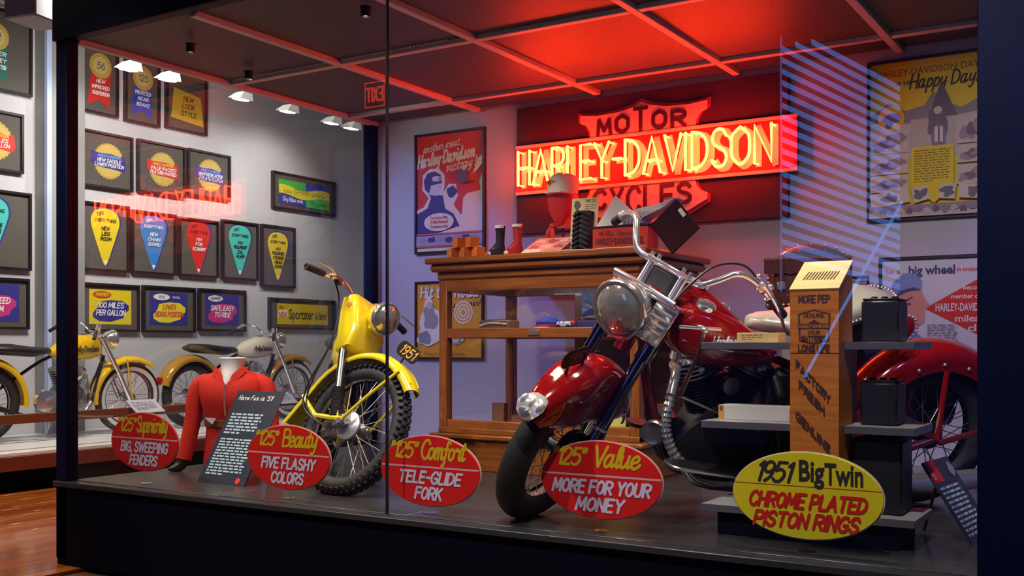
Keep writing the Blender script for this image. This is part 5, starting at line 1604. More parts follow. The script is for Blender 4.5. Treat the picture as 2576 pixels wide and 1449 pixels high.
fl.prism(out, 0.0, 0.006, T(0, -0.089, 0) @ RX(90))
fl.prism([(-0.2, -0.09), (0.2, -0.09), (0.19, 0.07), (-0.19, 0.07)], 0.246, 0.254)
obj('flap', fl, LEA, t)
tri = []
for i in range(11):
    x_ = -0.19 + i * 0.038
    tri.append([(x_ + 0.019 * math.cos(PI * k / 6), 0.0, 0.262 + 0.012 * math.sin(PI * k / 6)) for k in range(7)])
tm = MB()
for p in tri:
    tm.tube([(q[0], -0.085, q[2] - 0.01) for q in p], 0.004, 6)
obj('scalloped_trim', tm, mat('tan_trim', (0.25, 0.10, 0.05), 0.5), t)
STUD = mesh_of('stud', MB().sphere((0, 0, 0), 0.007, 8, 6), mat('pale_stud', (0.75, 0.62, 0.45), 0.3, 0.6))
for i in range(16):
    obj('stud', STUD, None, t, T(-0.185 + i * 0.0247, -0.088, 0.032))
for s in (-1, 1):
    for i in range(6):
        obj('stud', STUD, None, t, T(s * 0.185, -0.084, 0.054 + i * 0.022))
obj('buckle', MB().box((-0.12, -0.101, 0.125), (0.04, 0.012, 0.04), b=0.005), CHROME, t)
obj('buckle', MB().box((0.10, -0.101, 0.125), (0.04, 0.012, 0.04), b=0.005), CHROME, t)
for x in (-0.12, 0.10):
    obj('strap', MB().box((x, -0.099, 0.19), (0.024, 0.006, 0.12), b=0.002), LEA, t)
A = Art()
A.poly((0.45, 0.10, 0.02), [(-0.03, 0.0), (0.0, -0.008), (0.03, 0.0), (0.02, 0.014), (0.0, 0.022), (-0.02, 0.014)])
A.build('badge', t, T(-0.05, -0.0885, 0.10) @ RX(90))
obj('fringe', MB().box((-0.05, -0.092, 0.05), (0.06, 0.004, 0.07), b=0.001), BLACK, t)
t = thing('chrome_bumper', 'chrome dome guard with small ball studs lying on top of the saddlebag', 'guard', (-1.51, 5.22, PZ + 0.256), (0, 0, R_(12)))
dm = MB()
dm.ring_loft([[(0.165 * math.cos(PI * k / 16), -0.05 + 0.1 * j / 5, 0.008 + 0.07 * (1 - (abs(j - 2.5) / 2.5) ** 2 * 0.5) * math.sin(PI * k / 16)) for k in range(17)] for j in range(6)], True)
obj('dome', dm, CHROME, t)
for i in range(7):
    obj('stud', STUD, None, t, T(0.15 * math.cos(PI * (i + 0.5) / 7), -0.05, 0.012 + 0.062 * math.sin(PI * (i + 0.5) / 7)))
t = thing('riding_strap', 'dark leather strap loop hanging on the back wall left of the saddlebag', 'strap', (-1.83, 5.84, 1.33))
obj('loop', MB().tube([(0, 0, 0.0), (-0.035, -0.01, 0.1), (-0.05, -0.01, 0.20), (-0.03, -0.01, 0.26), (0.0, -0.01, 0.25), (0.01, -0.01, 0.16), (0.01, -0.01, 0.04)], 0.011, 8, smooth=4), LEA, t)
obj('hook', MB().tube([(-0.02, 0.028, 0.262), (-0.02, -0.02, 0.266)], 0.005, 6), STEEL, t)

# ---------------------------------------------------------------- motorcycles
REDP = mat('deep_red_enamel', (0.26, 0.004, 0.004), 0.12, coat=0.9, var=0.02)
YELP = mat('lemon_yellow_enamel', (0.78, 0.60, 0.012), 0.16, coat=0.8, var=0.02)
IRON = mat('engine_black_iron', (0.022, 0.020, 0.028), 0.42, 0.5, bump=0.15, scale=50)
ALU = mat('cast_alloy', (0.34, 0.33, 0.36), 0.32, 0.9)
LENS = mat('lamp_lens', (0.46, 0.44, 0.42), 0.10, 0.65, coat=1.0, var=0.45, scale=22)
SILV = mat('silver_grey_leather', (0.30, 0.29, 0.26), 0.32, bump=0.1, scale=60, coat=0.2)
PLATE = mat('plate_black', (0.008, 0.006, 0.006), 0.3)
PLGOLD = mat('plate_gold', (0.70, 0.34, 0.02), 0.4)
PLRED = mat('plate_dull_red', (0.30, 0.07, 0.03), 0.45)
GRIP = mat('grip_rubber', (0.014, 0.013, 0.014), 0.6, bump=0.4, scale=90)


def steer_matrix(L, R, rake, off, steer):
    k = R_(rake)
    B = Matrix(((math.cos(k), 0, -math.sin(k), L - off * math.cos(k)), (0, 1, 0, 0), (math.sin(k), 0, math.cos(k), R - off * math.sin(k)), (0, 0, 0, 1)))
    return B @ RZ(steer)


def wheel(root, M, R, sec, tyre_m, rim_m, nsp=36, knobby=False, separate=True, hub_m=None, hub_r=0.045, hub_w=0.075, wall=None, pre=''):
    rc = R - sec
    ty = MB()
    prof = []
    for k in range(17):
        a = -PI * 0.86 + 2 * PI * 0.86 * k / 16
        prof.append((rc + sec * math.cos(a) * (0.96 if knobby else 1.0), sec * 0.92 * math.sin(a)))
    ty.lathe(prof, ax=(0, 1, 0), n=56, cap=False)
    tyre = obj(pre + 'tyre', ty, tyre_m, root, M)
    if wall:
        for s in (-1, 1):
            obj('white_wall', MB().lathe([(rc - sec * 0.55, s * sec * 0.80), (rc - sec * 0.1, s * sec * 0.955), (rc + sec * 0.2, s * sec * 0.93)], ax=(0, 1, 0), n=48, cap=False), wall, tyre)
    if knobby:
        kb = mesh_of('tread_block', MB().box((0, 0, 0), (0.021, 0.020, 0.014), b=0.002), tyre_m)
        ks = mesh_of('tread_block', MB().box((0, 0, 0), (0.019, 0.024, 0.012), b=0.002), tyre_m)
        n = 56
        for i in range(n):
            for j, (yo, rr, tilt) in enumerate(((-0.036, R - 0.013, 48), (-0.0125, R - 0.001, 10), (0.0125, R - 0.001, -10), (0.036, R - 0.013, -48))):
                a = 2 * PI * (i + (0.5 if j in (1, 3) else 0)) / n
                Mb = Matrix.Rotation(-a, 4, 'Y') @ T(rr, yo, 0) @ RZ(-tilt * (1 if yo < 0 else 1) if yo else 0) @ RY(90)
                obj('tread_block', kb if j in (1, 2) else ks, None, tyre, Mb)
    rr = rc - sec * 0.62
    rim = MB()
    w = sec * 0.62
    rim.lathe([(rr + 0.014, -w), (rr + 0.018, -w - 0.003), (rr + 0.006, -w + 0.002), (rr - 0.006, -w * 0.5), (rr - 0.011, 0), (rr - 0.006, w * 0.5), (rr + 0.006, w - 0.002), (rr + 0.018, w + 0.003), (rr + 0.014, w), (rr + 0.014, -w)], ax=(0, 1, 0), n=56)
    rimo = obj(pre + 'rim', rim, rim_m, root, M)
    hm = hub_m or ALU
    hb = MB()
    hb.lathe([(0.012, -hub_w - 0.01), (hub_r * 0.6, -hub_w), (hub_r, -hub_w * 0.85), (hub_r, -hub_w * 0.7), (hub_r * 0.55, -hub_w * 0.5), (hub_r * 0.55, hub_w * 0.5), (hub_r, hub_w * 0.7), (hub_r, hub_w * 0.85), (hub_r * 0.6, hub_w), (0.012, hub_w + 0.01)], ax=(0, 1, 0), n=28)
    obj(pre + 'hub', hb, hm, root, M)
    L = rr - 0.01
    allsp = MB()
    spm = None
    for i in range(nsp):
        a = 2 * PI * i / nsp
        s = 1 if i % 2 else -1
        cross = R_(34) * (1 if (i // 2) % 2 else -1)
        p0 = Vector((hub_r * 0.92 * math.cos(a + cross), s * hub_w * 0.78, hub_r * 0.92 * math.sin(a + cross)))
        p1 = Vector((L * math.cos(a), s * 0.006, L * math.sin(a)))
        if separate:
            if spm is None:
                spm = mesh_of('spoke', MB().tube([(0, 0, 0), (0, 0, 1)], 0.0022, 5), SPOKE)
                ln = (p1 - p0).length
            d = p1 - p0
            q = d.to_track_quat('Z', 'Y').to_matrix().to_4x4()
            obj('spoke', spm, None, rimo, T(*p0) @ q @ Matrix.Diagonal((1, 1, d.length, 1)))
        else:
            allsp.tube([p0, p1], 0.0026, 4)
    if not separate:
        obj(pre + 'spokes', allsp, SPOKE, rimo)
    return tyre, rimo


def fender_mb(path, w, crown=0.02, skirt=0.02, th=0.004, bulge=1.03):
    """sheet-metal guard swept along a path in the wheel plane; skirt: depth or list of depths"""
    P = [Vector((p[0], p[1])) for p in path]
    n = len(P)
    rings = []
    for i in range(n):
        t = (P[min(i + 1, n - 1)] - P[max(i - 1, 0)]).normalized()
        nr = Vector((-t.y, t.x))
        if nr.dot(P[i]) < 0:
            nr = -nr
        sk = skirt[i] if isinstance(skirt, (list, tuple)) else skirt
        ww = w[i] if isinstance(w, (list, tuple)) else w
        half = [(0.0, crown), (0.35 * ww, crown * 0.93), (0.68 * ww, crown * 0.68), (0.9 * ww, crown * 0.28), (ww, -0.004), (ww * bulge, -0.5 * sk - 0.004), (ww, -sk - 0.004)]
        o = [(-y, d) for y, d in half[:0:-1]] + half
        inn = [(y * 0.955, d - th) for y, d in o[::-1]]
        ring = []
        for y, d in o + inn:
            q = P[i] + nr * d
            ring.append((q.x, y, q.y))
        rings.append(ring)
    return MB().ring_loft(rings)


def arc(r, a0, a1, n=24, cx=0.0, cz=0.0):
    return [(cx + r * math.cos(R_(a0 + (a1 - a0) * i / n)), cz + r * math.sin(R_(a0 + (a1 - a0) * i / n))) for i in range(n + 1)]


def plate(root, M, txt, w, h, ink, faces=(-1, 1)):
    """rounded number plate standing along the guard, digits on both faces"""
    p = obj('number_plate', MB().prism(rrect(-w / 2, -h / 2, w / 2, h / 2, h * 0.46, 5), -0.0025, 0.0025), PLATE, root, M)
    obj('plate_rim', MB().tube([(x, y, 0) for x, y in rrect(-w / 2, -h / 2, w / 2, h / 2, h * 0.46, 5)], 0.0025, 6, True), PLATE, p)
    for s in faces:
        mb = MB()
        letter(mb, txt, 0, -h * 0.30, h * 0.60, z=0.0032, th=0.15, slant=0.22, gap=0.26, width=w * 0.68)
        obj('digits', mb, ink, p, Matrix.Identity(4) if s > 0 else RY(180))
    return p


def superring(x, cz, ry, rz, n=24, e=2.6, cy=0.0):
    r = []
    for k in range(n):
        c, s = math.cos(2 * PI * k / n), math.sin(2 * PI * k / n)
        r.append((x, cy + ry * abs(c) ** (2 / e) * (1 if c > 0 else -1), cz + rz * abs(s) ** (2 / e) * (1 if s > 0 else -1)))
    return r


def headlamp(root, M, r, shell_m, rim_m=None):
    """lamp looking along local +X"""
    sh = MB().lathe([(0.012, -r * 1.15), (r * 0.45, -r * 1.05), (r * 0.78, -r * 0.7), (r * 0.94, -r * 0.25), (r, 0.0)], ax=(1, 0, 0), n=36)
    s = obj('headlamp_shell', sh, shell_m, root, M)
    obj('headlamp_rim', MB().lathe([(r * 0.98, -0.012), (r * 1.05, -0.004), (r * 1.06, 0.008), (r * 1.0, 0.020), (r * 0.90, 0.020), (r * 0.90, 0.004)], ax=(1, 0, 0), n=40, cap=False), rim_m or CHROME, s)
    obj('headlamp_lens', MB().lathe([(r * 0.92, 0.012), (r * 0.8, 0.028), (r * 0.55, 0.042), (r * 0.28, 0.050), (0.0005, 0.053)], ax=(1, 0, 0), n=36), LENS, s)
    return s


def cylinder_mb(o, ax, r, L, nf=11):
    prof = [(r * 0.7, 0)]
    for i in range(nf):
        h = L * (i + 0.5) / nf
        prof += [(r * 0.72, h - L / nf * 0.3), (r, h - L / nf * 0.15), (r, h + L / nf * 0.15), (r * 0.72, h + L / nf * 0.3)]
    prof += [(r * 0.7, L), (0.001, L)]
    return MB().lathe(prof, o, ax, 26)


def bike_root(label, x, y, z, yaw, lean, pitch, group=None):
    M = T(x, y, z) @ RZ(yaw) @ RY(pitch) @ RX(lean)
    return thing('motorcycle', label, 'motorcycle', M=M, group=group)


SPOKE = mat('dull_spoke_steel', (0.26, 0.24, 0.20), 0.38, 0.8)
PLR = 16
ALLOY = mat('polished_alloy', (0.80, 0.79, 0.76), 0.2, 0.55)


# ------------------------------------------------ the big red twin
def red_twin():
    L, R, sec = 1.7028, 0.33, 0.060
    t = bike_root('deep red big-twin motorcycle with chrome forks and silver seat, plate 1951', -0.9526, 4.9256, DECK + 0.002, 224.15, -14.64, 0.5)
    MS = steer_matrix(L, R, 27.88, 0.06, 44.43)
    RW = 0.04
    AX = T(0.06, 0, 0)
    p = lambda n, mb, m, M=None, par=t, label=None: obj(n, mb, m, par, M, label)
    # wheels
    wheel(t, MS @ AX, R, sec, RUBBER, CHROME, 40, hub_m=BLACK, hub_r=0.05, pre='front_')
    wheel(t, T(RW, 0, R), R, sec, RUBBER, BLACK, 40, hub_m=BLACK, hub_r=0.06, pre='rear_')
    # front brake drum, axle
    p('brake_drum', MB().lathe([(0.02, 0.03), (0.105, 0.035), (0.112, 0.05), (0.108, 0.075), (0.085, 0.088), (0.03, 0.094), (0.001, 0.095)], ax=(0, 1, 0), n=36), mat('blue_black_drum', (0.02, 0.03, 0.05), 0.15, 0.6), MS @ AX)
    p('axle', MB().tube([(0, -0.15, 0), (0, 0.15, 0)], 0.012), STEEL, MS @ AX)
    # fork
    for s in (-1, 1):
        leg = p('fork_leg', MB().tube([(0.03, s * 0.108, -0.01), (0.03, s * 0.108, 0.30), (0.03, s * 0.108, 0.31), (0.03, s * 0.108, 0.50)], [0.029, 0.029, 0.026, 0.026], 18), mat('dark_chrome', (0.20, 0.20, 0.26), 0.10, 1.0, var=0.02), MS)
        obj('leg_clip', MB().torus(0.030, 0.005, (0.03, s * 0.108, 0.155), (0, 0, 1), 20, 8), CHROME, leg)
        obj('clip_bolt', MB().sphere((0.066, s * 0.108, 0.155), 0.011, 10, 6), CHROME, leg)
        p('fork_cover', MB().tube([(0.02, s * 0.108, 0.47), (0.015, s * 0.108, 0.70)], [0.035, 0.033], 18), mat('dark_chrome', (0.2, 0.2, 0.26), 0.1, 1.0), MS)
        obj('axle_clamp', MB().box((0.045, s * 0.108, 0.0), (0.06, 0.05, 0.06), b=0.008), IRON, leg)
    crown = p('fork_crown', MB().box((0.05, 0, 0.712), (0.13, 0.30, 0.022), b=0.008), CHROME, MS)
    for s in (-1, 1):
        obj('crown_wing', MB().box((0.070, s * 0.105, 0.625), (0.016, 0.105, 0.165), rot=(0, R_(-6), 0), b=0.005), CHROME, crown)
        for k in range(4):
            obj('louvre', MB().box((0.088 - 0.003 * k, s * 0.108, 0.675 - 0.028 * k), (0.016, 0.088 - 0.006 * k, 0.011), b=0.004), ALLOY, crown)
    p('crown_bar', MB().tube([(0.115, -0.145, 0.722), (0.125, 0, 0.725), (0.115, 0.145, 0.722)], 0.011, 10, smooth=4), CHROME, MS)
    p('steering_head', MB().tube([(0, 0, 0.46), (0, 0, 0.74)], 0.034, 16), REDP, MS)
    for s in (-1, 1):
        p('riser', MB().tube([(0.0, s * 0.075, 0.715), (-0.002, s * 0.075, 0.825)], 0.019, 14), CHROME, MS)
        p('riser_bolt', MB().tube([(0.0, s * 0.06, 0.83), (0.0, s * 0.06, 0.865)], 0.009, 8), CHROME, MS)
        p('riser_bolt', MB().tube([(0.0, s * 0.092, 0.83), (0.0, s * 0.092, 0.862)], 0.009, 8), CHROME, MS)
    p('riser_clamp', MB().box((0, 0, 0.835), (0.045, 0.21, 0.022), b=0.006), CHROME, MS)
    p('dash_block', MB().box((-0.01, 0, 0.775), (0.05, 0.11, 0.09), b=0.01), BLACK, MS)
    # headlamp looks level along the front wheel
    headlamp(t, MS @ T(0.205, 0, 0.607) @ RY(28), 0.113, CHROME)
    p('headlamp_bracket', MB().box((0.10, 0, 0.62), (0.12, 0.10, 0.16), rot=(0, R_(10), 0), b=0.02), CHROME, MS)
    # handlebar with grips, levers
    HB = [(0.0, 0.0, 0.83), (0.0, 0.10, 0.83), (0.005, 0.155, 0.838), (-0.005, 0.20, 0.885), (-0.03, 0.245, 0.942), (-0.075, 0.30, 0.952), (-0.135, 0.355, 0.932), (-0.23, 0.421, 0.897)]
    bar = [(x, -y, z) for x, y, z in HB[:0:-1]] + HB
    hb = p('handlebar', MB().tube(bar, 0.0135, 12, smooth=4), CHROME, MS)
    for s in (-1, 1):
        a, b = Vector((-0.142, s * 0.360, 0.930)), Vector((-0.236, s * 0.4255, 0.895))
        gr = obj('grip', MB().tube([a, a.lerp(b, 0.05), a.lerp(b, 0.95), b], [0.017, 0.0195, 0.0195, 0.016], 14), GRIP, hb)
        obj('grip_flange', MB().torus(0.017, 0.005, a, (b - a), 16, 8), CHROME, gr)
    obj('lever_clamp', MB().box((-0.105, 0.33, 0.945), (0.045, 0.04, 0.045), rot=(0, 0, R_(30)), b=0.008), CHROME, hb)
    obj('brake_lever', MB().tube([(-0.08, 0.345, 0.955), (-0.12, 0.395, 0.925), (-0.18, 0.435, 0.885), (-0.235, 0.46, 0.845)], [0.008, 0.008, 0.007, 0.006], 8, smooth=3), CHROME, hb)
    obj('switch', MB().sphere((-0.15, 0.345, 0.965), 0.014, 10, 8), CHROME, hb)
    obj('switch', MB().sphere((-0.10, 0.30, 0.978), 0.012, 10, 8), CHROME, hb)
    p('control_cable', MB().tube([(0.04, 0.10, 0.70), (0.02, 0.12, 0.82), (-0.01, 0.16, 0.93), (-0.06, 0.24, 0.985), (-0.12, 0.32, 0.955)], 0.0045, 6, smooth=5), BLACK, MS)
    # front guard: deep skirts down to a chord
    n = 26
    A0, A1 = 15, 150
    path = arc(0.375, A0, A1, n)
    c0, c1 = Vector((0.352, 0.085)), Vector((-0.30, 0.235))
    nn = Vector((-(c1 - c0).y, (c1 - c0).x)).normalized()
    if nn.dot(c0) < 0:
        nn = -nn
    sk = []
    for i in range(n + 1):
        a = R_(A0 + (A1 - A0) * i / n)
        den = Vector((math.cos(a), math.sin(a))).dot(nn)
        q = c0.dot(nn) / den if den > 0.05 else 0.36
        sk.append(max(0.012, min(0.375 - q, 0.19)))
    wv = [0.088 * min(1.0, 0.50 + 0.5 * math.sin(min(1.0, i / 9.0) * PI / 2)) * (1.0 if i < n - 4 else 1.0 - 0.05 * (i - n + 4)) for i in range(n + 1)]
    fg = p('front_guard', fender_mb(path, wv, 0.035, sk, bulge=1.04), REDP, MS @ AX)
    for s in (-1, 1):
        obj('guard_trim', MB().tube([(path[i][0] * (0.375 - sk[i]) / 0.375, s * wv[i] * 1.01, path[i][1] * (0.375 - sk[i]) / 0.375) for i in range(1, n)], 0.004, 6), CHROME, fg)
    am = MB()
    am.ring_loft([[(0.375 + x, 0.050 * k * math.cos(2 * PI * q / 14), 0.150 + z + 0.022 * k * math.sin(2 * PI * q / 14)) for q in range(14)] for x, z, k in ((-0.045, 0.050, 0.35), (-0.012, 0.030, 0.85), (0.020, 0.008, 1.1), (0.034, -0.012, 1.05), (0.036, -0.03, 0.85), (0.028, -0.045, 0.3))])
    og = obj('guard_lamp', am, ALLOY, fg)
    for y in (-0.036, 0.0, 0.036):
        obj('lamp_ridge', MB().sphere((0.393, y, 0.158), 0.021, 12, 8, (1.2, 0.75, 1.1)), ALLOY, og)
    obj('lamp_glass', MB().lathe([(0.030, 0.0), (0.032, 0.012), (0.02, 0.026), (0.001, 0.03)], (0.398, 0, 0.118), (0.75, 0, -0.66), 20), CHROME, og)
    plate(t, MS @ AX @ RY(-54) @ T(0.462, 0, 0) @ RX(90) @ RZ(-90 + PLR), '1951', 0.175, 0.072, PLRED)
    obj('plate_bracket', MB().tube([(0.19, 0, 0.345), (0.215, 0, 0.40)], 0.006, 6), BLACK, fg)
    obj('plate_bracket', MB().tube([(0.27, 0, 0.29), (0.30, 0, 0.345)], 0.006, 6), BLACK, fg)
    # rear guard with studs
    rg = p('rear_guard', fender_mb(arc(0.375, -8, 172, 30), 0.098, 0.04, 0.075, bulge=1.02), REDP, T(RW, 0, R))
    sm = mesh_of('stud', MB().sphere((0, 0, 0), 0.009, 10, 6), CHROME)
    for s in (-1, 1):
        for k in range(7):
            a = R_(28 + k * 21)
            obj('stud', sm, None, rg, T(-0.325 * math.cos(a), s * 0.100, 0.325 * math.sin(a)))
    p('guard_strut', MB().tube([(RW, 0.115, R), (RW, 0.112, R + 0.16), (RW - 0.005, 0.105, R + 0.30)], [0.015, 0.014, 0.012], 8), REDP)
    p('guard_strut', MB().tube([(RW, -0.115, R), (RW, -0.105, R + 0.30)], 0.012, 8), REDP)
    p('rear_stand', MB().tube([(RW, 0.13, R - 0.01), (-0.18, 0.135, R + 0.05), (-0.36, 0.13, R + 0.085)], 0.013, 8), mat('maroon_frame', (0.11, 0.008, 0.008), 0.3, coat=0.4))
    p('tail_lamp', MB().lathe([(0.03, -0.05), (0.034, 0.0), (0.03, 0.012), (0.012, 0.018), (0.001, 0.02)], (-0.42, 0, R + 0.16), (-1, 0, 0), 20), mat('tail_red', (0.4, 0.01, 0.01), 0.15))
    # frame
    FR = mat('maroon_frame', (0.11, 0.008, 0.008), 0.3, coat=0.4)
    p('frame_tube', MB().tube([(1.31, 0, 0.90), (1.0, 0, 0.76), (0.6, 0, 0.60), (0.32, 0, 0.52)], 0.018, 10, smooth=3), FR)
    p('frame_tube', MB().tube([(1.36, 0, 0.80), (1.30, 0.03, 0.52), (1.23, 0.05, 0.27), (1.08, 0.06, 0.20), (0.45, 0.06, 0.20), (RW, 0.105, R)], 0.017, 10, smooth=4), FR)
    p('frame_tube', MB().tube([(1.36, 0, 0.80), (1.30, -0.03, 0.52), (1.23, -0.05, 0.27), (1.08, -0.06, 0.20), (0.45, -0.06, 0.20), (RW, -0.105, R)], 0.017, 10, smooth=4), FR)
    p('frame_tube', MB().tube([(0.55, 0.06, 0.62), (0.30, 0.09, 0.46), (RW, 0.105, R)], 0.014, 8), FR)
    p('frame_tube', MB().tube([(0.55, -0.06, 0.62), (0.30, -0.09, 0.46), (RW, -0.105, R)], 0.014, 8), FR)
    # tanks: two halves with a dash between
    for s in (-1, 1):
        rings = []
        for x, cz, ry, rz in ((1.262, 0.815, 0.010, 0.025), (1.245, 0.815, 0.036, 0.072), (1.195, 0.805, 0.066, 0.115), (1.10, 0.785, 0.082, 0.115), (1.0, 0.758, 0.085, 0.095), (0.92, 0.735, 0.078, 0.070), (0.84, 0.715, 0.058, 0.045), (0.79, 0.706, 0.028, 0.024), (0.775, 0.704, 0.006, 0.010)):
            rings.append(superring(x, cz, ry, rz, 24, 2.4, s * (0.018 + ry * 0.96)))
        tk = p('fuel_tank', MB().ring_loft(rings), REDP)
        obj('filler_cap', MB().lathe([(0.040, 0), (0.042, 0.014), (0.037, 0.028), (0.02, 0.036), (0.001, 0.038)], (1.135 if s > 0 else 0.985, s * 0.095, 0.893 if s > 0 else 0.842), (-0.25, s * 0.35, 1), 24), CHROME, tk)
        lb = MB()
        letter(lb, 'Harley-Davidson', 0, 0, 0.034, th=0.14, slant=0.3, gap=0.04, width=0.23)
        lb.xform(RZ(4) @ Matrix(((-1, 0, 0, 1.03), (0, 0, 1, 0.120), (0, 1, 0, 0.775), (0, 0, 0, 1))) if s > 0 else Matrix(((1, 0, 0, 1.03), (0, 0, -1, -0.189), (0, 1, 0, 0.775), (0, 0, 0, 1))))
        obj('tank_script', lb, CHROME, tk)
        obj('tank_trim', MB().tube([(1.225, s * 0.115, 0.775), (1.10, s * 0.183, 0.755), (0.98, s * 0.184, 0.74), (0.86, s * 0.135, 0.715)], 0.004, 6, smooth=3), CHROME, tk)
    p('dash', MB().ring_loft([superring(x, cz, ry, rz, 16, 2.4) for x, cz, ry, rz in ((1.255, 0.93, 0.02, 0.03), (1.20, 0.94, 0.062, 0.068), (1.10, 0.895, 0.066, 0.062), (1.0, 0.83, 0.055, 0.05), (0.93, 0.79, 0.025, 0.03))]), REDP)
    p('speedometer', MB().lathe([(0.05, 0), (0.052, 0.014), (0.044, 0.022), (0.001, 0.024)], (1.14, 0, 0.972), (-0.5, 0, 1), 28), CHROME)
    # gear change: rod by the tank, lever and link
    p('shift_gate', MB().tube([(1.277, 0.205, 0.851), (1.11, 0.21, 0.841)], 0.007, 8), CHROME)
    sl = p('shift_lever', MB().tube([(1.18, 0.215, 0.83), (1.195, 0.215, 0.75), (1.225, 0.212, 0.66), (1.25, 0.205, 0.575)], [0.009, 0.008, 0.010, 0.009], 8, smooth=3), mat('aged_brass_lever', (0.42, 0.30, 0.20), 0.25, 1))
    obj('lever_knob', MB().sphere((1.178, 0.215, 0.838), 0.014, 12, 8), CHROME, sl)
    p('shift_link', MB().tube([(1.25, 0.205, 0.575), (1.037, 0.205, 0.483), (0.90, 0.20, 0.42)], 0.006, 6), STEEL)
    # engine
    p('crankcase', MB().lathe([(0.10, -0.10), (0.155, -0.08), (0.165, 0.0), (0.155, 0.09), (0.11, 0.11), (0.001, 0.112)], (1.0, 0, 0.34), (0, 1, 0), 32), IRON)
    p('primary_cover', MB().prism([(1.09 + 0.13 * math.cos(R_(a)), 0.33 + 0.13 * math.sin(R_(a))) for a in range(-90, 91, 12)] + [(0.60 + 0.15 * math.cos(R_(a)), 0.34 + 0.15 * math.sin(R_(a))) for a in range(90, 271, 12)], 0.11, 0.165, Matrix(((1, 0, 0, 0), (0, 0, 1, 0), (0, 1, 0, 0), (0, 0, 0, 1)))), IRON)
    p('clutch_cover', MB().lathe([(0.11, 0), (0.105, 0.018), (0.08, 0.028), (0.001, 0.032)], (0.61, 0.163, 0.345), (0, 1, 0), 30), IRON)
    p('gearbox', MB().box((0.60, 0, 0.37), (0.26, 0.20, 0.20), b=0.03), IRON)
    for sgn, nm in ((1, 'front'), (-1, 'rear')):
        ax = Vector((math.sin(R_(22.5)) * sgn, 0, math.cos(R_(22.5))))
        o = Vector((1.0, 0, 0.34)) + ax * 0.13
        cy = p('cylinder', cylinder_mb(o, ax, 0.082, 0.16, 11), IRON)
        hd = obj('cylinder_head', cylinder_mb(o + ax * 0.16, ax, 0.092, 0.07, 4), ALU, cy)
        obj('rocker_cover', MB().lathe([(0.075, 0), (0.078, 0.03), (0.06, 0.055), (0.001, 0.065)], o + ax * 0.23, ax, 24), CHROME, cy)
        for e in (-0.028, 0.028):
            obj('pushrod_tube', MB().tube([Vector((1.0 + sgn * 0.05 + e, -0.12, 0.40)), o + ax * 0.22 + Vector((e, -0.085, 0))], 0.010, 8), CHROME, cy)
        obj('spark_plug', MB().lathe([(0.010, 0), (0.012, 0.012), (0.007, 0.02), (0.009, 0.03), (0.007, 0.045), (0.001, 0.05)], o + ax * 0.20 + Vector((0, 0.085, 0)), (0.1 * sgn, 0.9, 0.35), 10), WHITEM, cy)
        q0 = o + ax * 0.20
        route = [q0, q0 + Vector((0.07, 0.03, 0.0)), Vector((1.235, 0.10, 0.615)), Vector((1.262, 0.14, 0.56))] if sgn > 0 else [q0, q0 + Vector((-0.06, 0.05, -0.01)), Vector((0.79, 0.12, 0.54)), Vector((0.80, 0.165, 0.40)), Vector((0.74, 0.176, 0.19))]
        obj('exhaust_stub', MB().tube(route, 0.020, 10, smooth=4), CHROME if sgn > 0 else IRON, cy)
    p('carburettor', MB().lathe([(0.03, -0.05), (0.034, -0.02), (0.026, 0.0), (0.036, 0.03), (0.036, 0.06), (0.001, 0.065)], (1.0, 0.06, 0.585), (0, 1, 0), 20), ALU)
    p('air_cleaner', MB().lathe([(0.075, 0), (0.08, 0.02), (0.076, 0.045), (0.055, 0.056), (0.001, 0.058)], (1.0, -0.12, 0.585), (0, -1, 0), 30), CHROME)
    p('generator', MB().lathe([(0.05, -0.09), (0.052, 0), (0.05, 0.09), (0.03, 0.095), (0.001, 0.096)], (1.215, 0, 0.40), (0, 1, 0), 22), IRON)
    p('horn', MB().lathe([(0.02, 0.0), (0.05, 0.01), (0.052, 0.035), (0.046, 0.04), (0.03, 0.03), (0.001, 0.032)], (1.30, 0.10, 0.40), (0.5, 0.8, 0), 22), ALU)
    # ribbed front pipe with rings, then pipe and silencer
    pp = [Vector(q) for q in ((1.262, 0.14, 0.56), (1.275, 0.15, 0.49), (1.275, 0.155, 0.42), (1.25, 0.16, 0.345), (1.20, 0.17, 0.28))]
    sp, _ = spline(pp, [0] * 5, 7)
    fx = p('flexible_pipe', MB().tube(sp, [0.017 if i % 2 else 0.0225 for i in range(len(sp))], 12), CHROME)
    p('exhaust_pipe', MB().tube([(1.20, 0.17, 0.28), (1.08, 0.175, 0.19), (0.6, 0.18, 0.165), (0.35, 0.19, 0.17)], 0.021, 12, smooth=4), CHROME)
    p('silencer', MB().tube([(0.36, 0.19, 0.17), (0.28, 0.195, 0.17), (0.0, 0.20, 0.175), (-0.30, 0.205, 0.20), (-0.40, 0.205, 0.215)], [0.022, 0.042, 0.044, 0.04, 0.03], 16, smooth=3), CHROME)
    fb = p('footboard', MB().prism(rrect(-0.15, -0.05, 0.17, 0.05, 0.04, 5), -0.008, 0.008), BLACK, T(1.13, 0.25, 0.29) @ RY(-10))
    obj('footboard_edge', MB().tube([(x, y, -0.002) for x, y in rrect(-0.15, -0.05, 0.17, 0.05, 0.04, 5)], 0.008, 6, True), STEEL, fb)
    fb = p('footboard', MB().prism(rrect(-0.15, -0.05, 0.17, 0.05, 0.04, 5), -0.008, 0.008), BLACK, T(1.13, -0.25, 0.29) @ RY(-10))
    p('side_stand', MB().tube([(0.95, 0.13, 0.20), (0.97, 0.22, 0.10), (0.99, 0.27, -0.045)], [0.013, 0.012, 0.010], 8), BLACK)
    p('battery_box', MB().box((0.745, 0, 0.50), (0.17, 0.15, 0.26), b=0.02), BLACK)
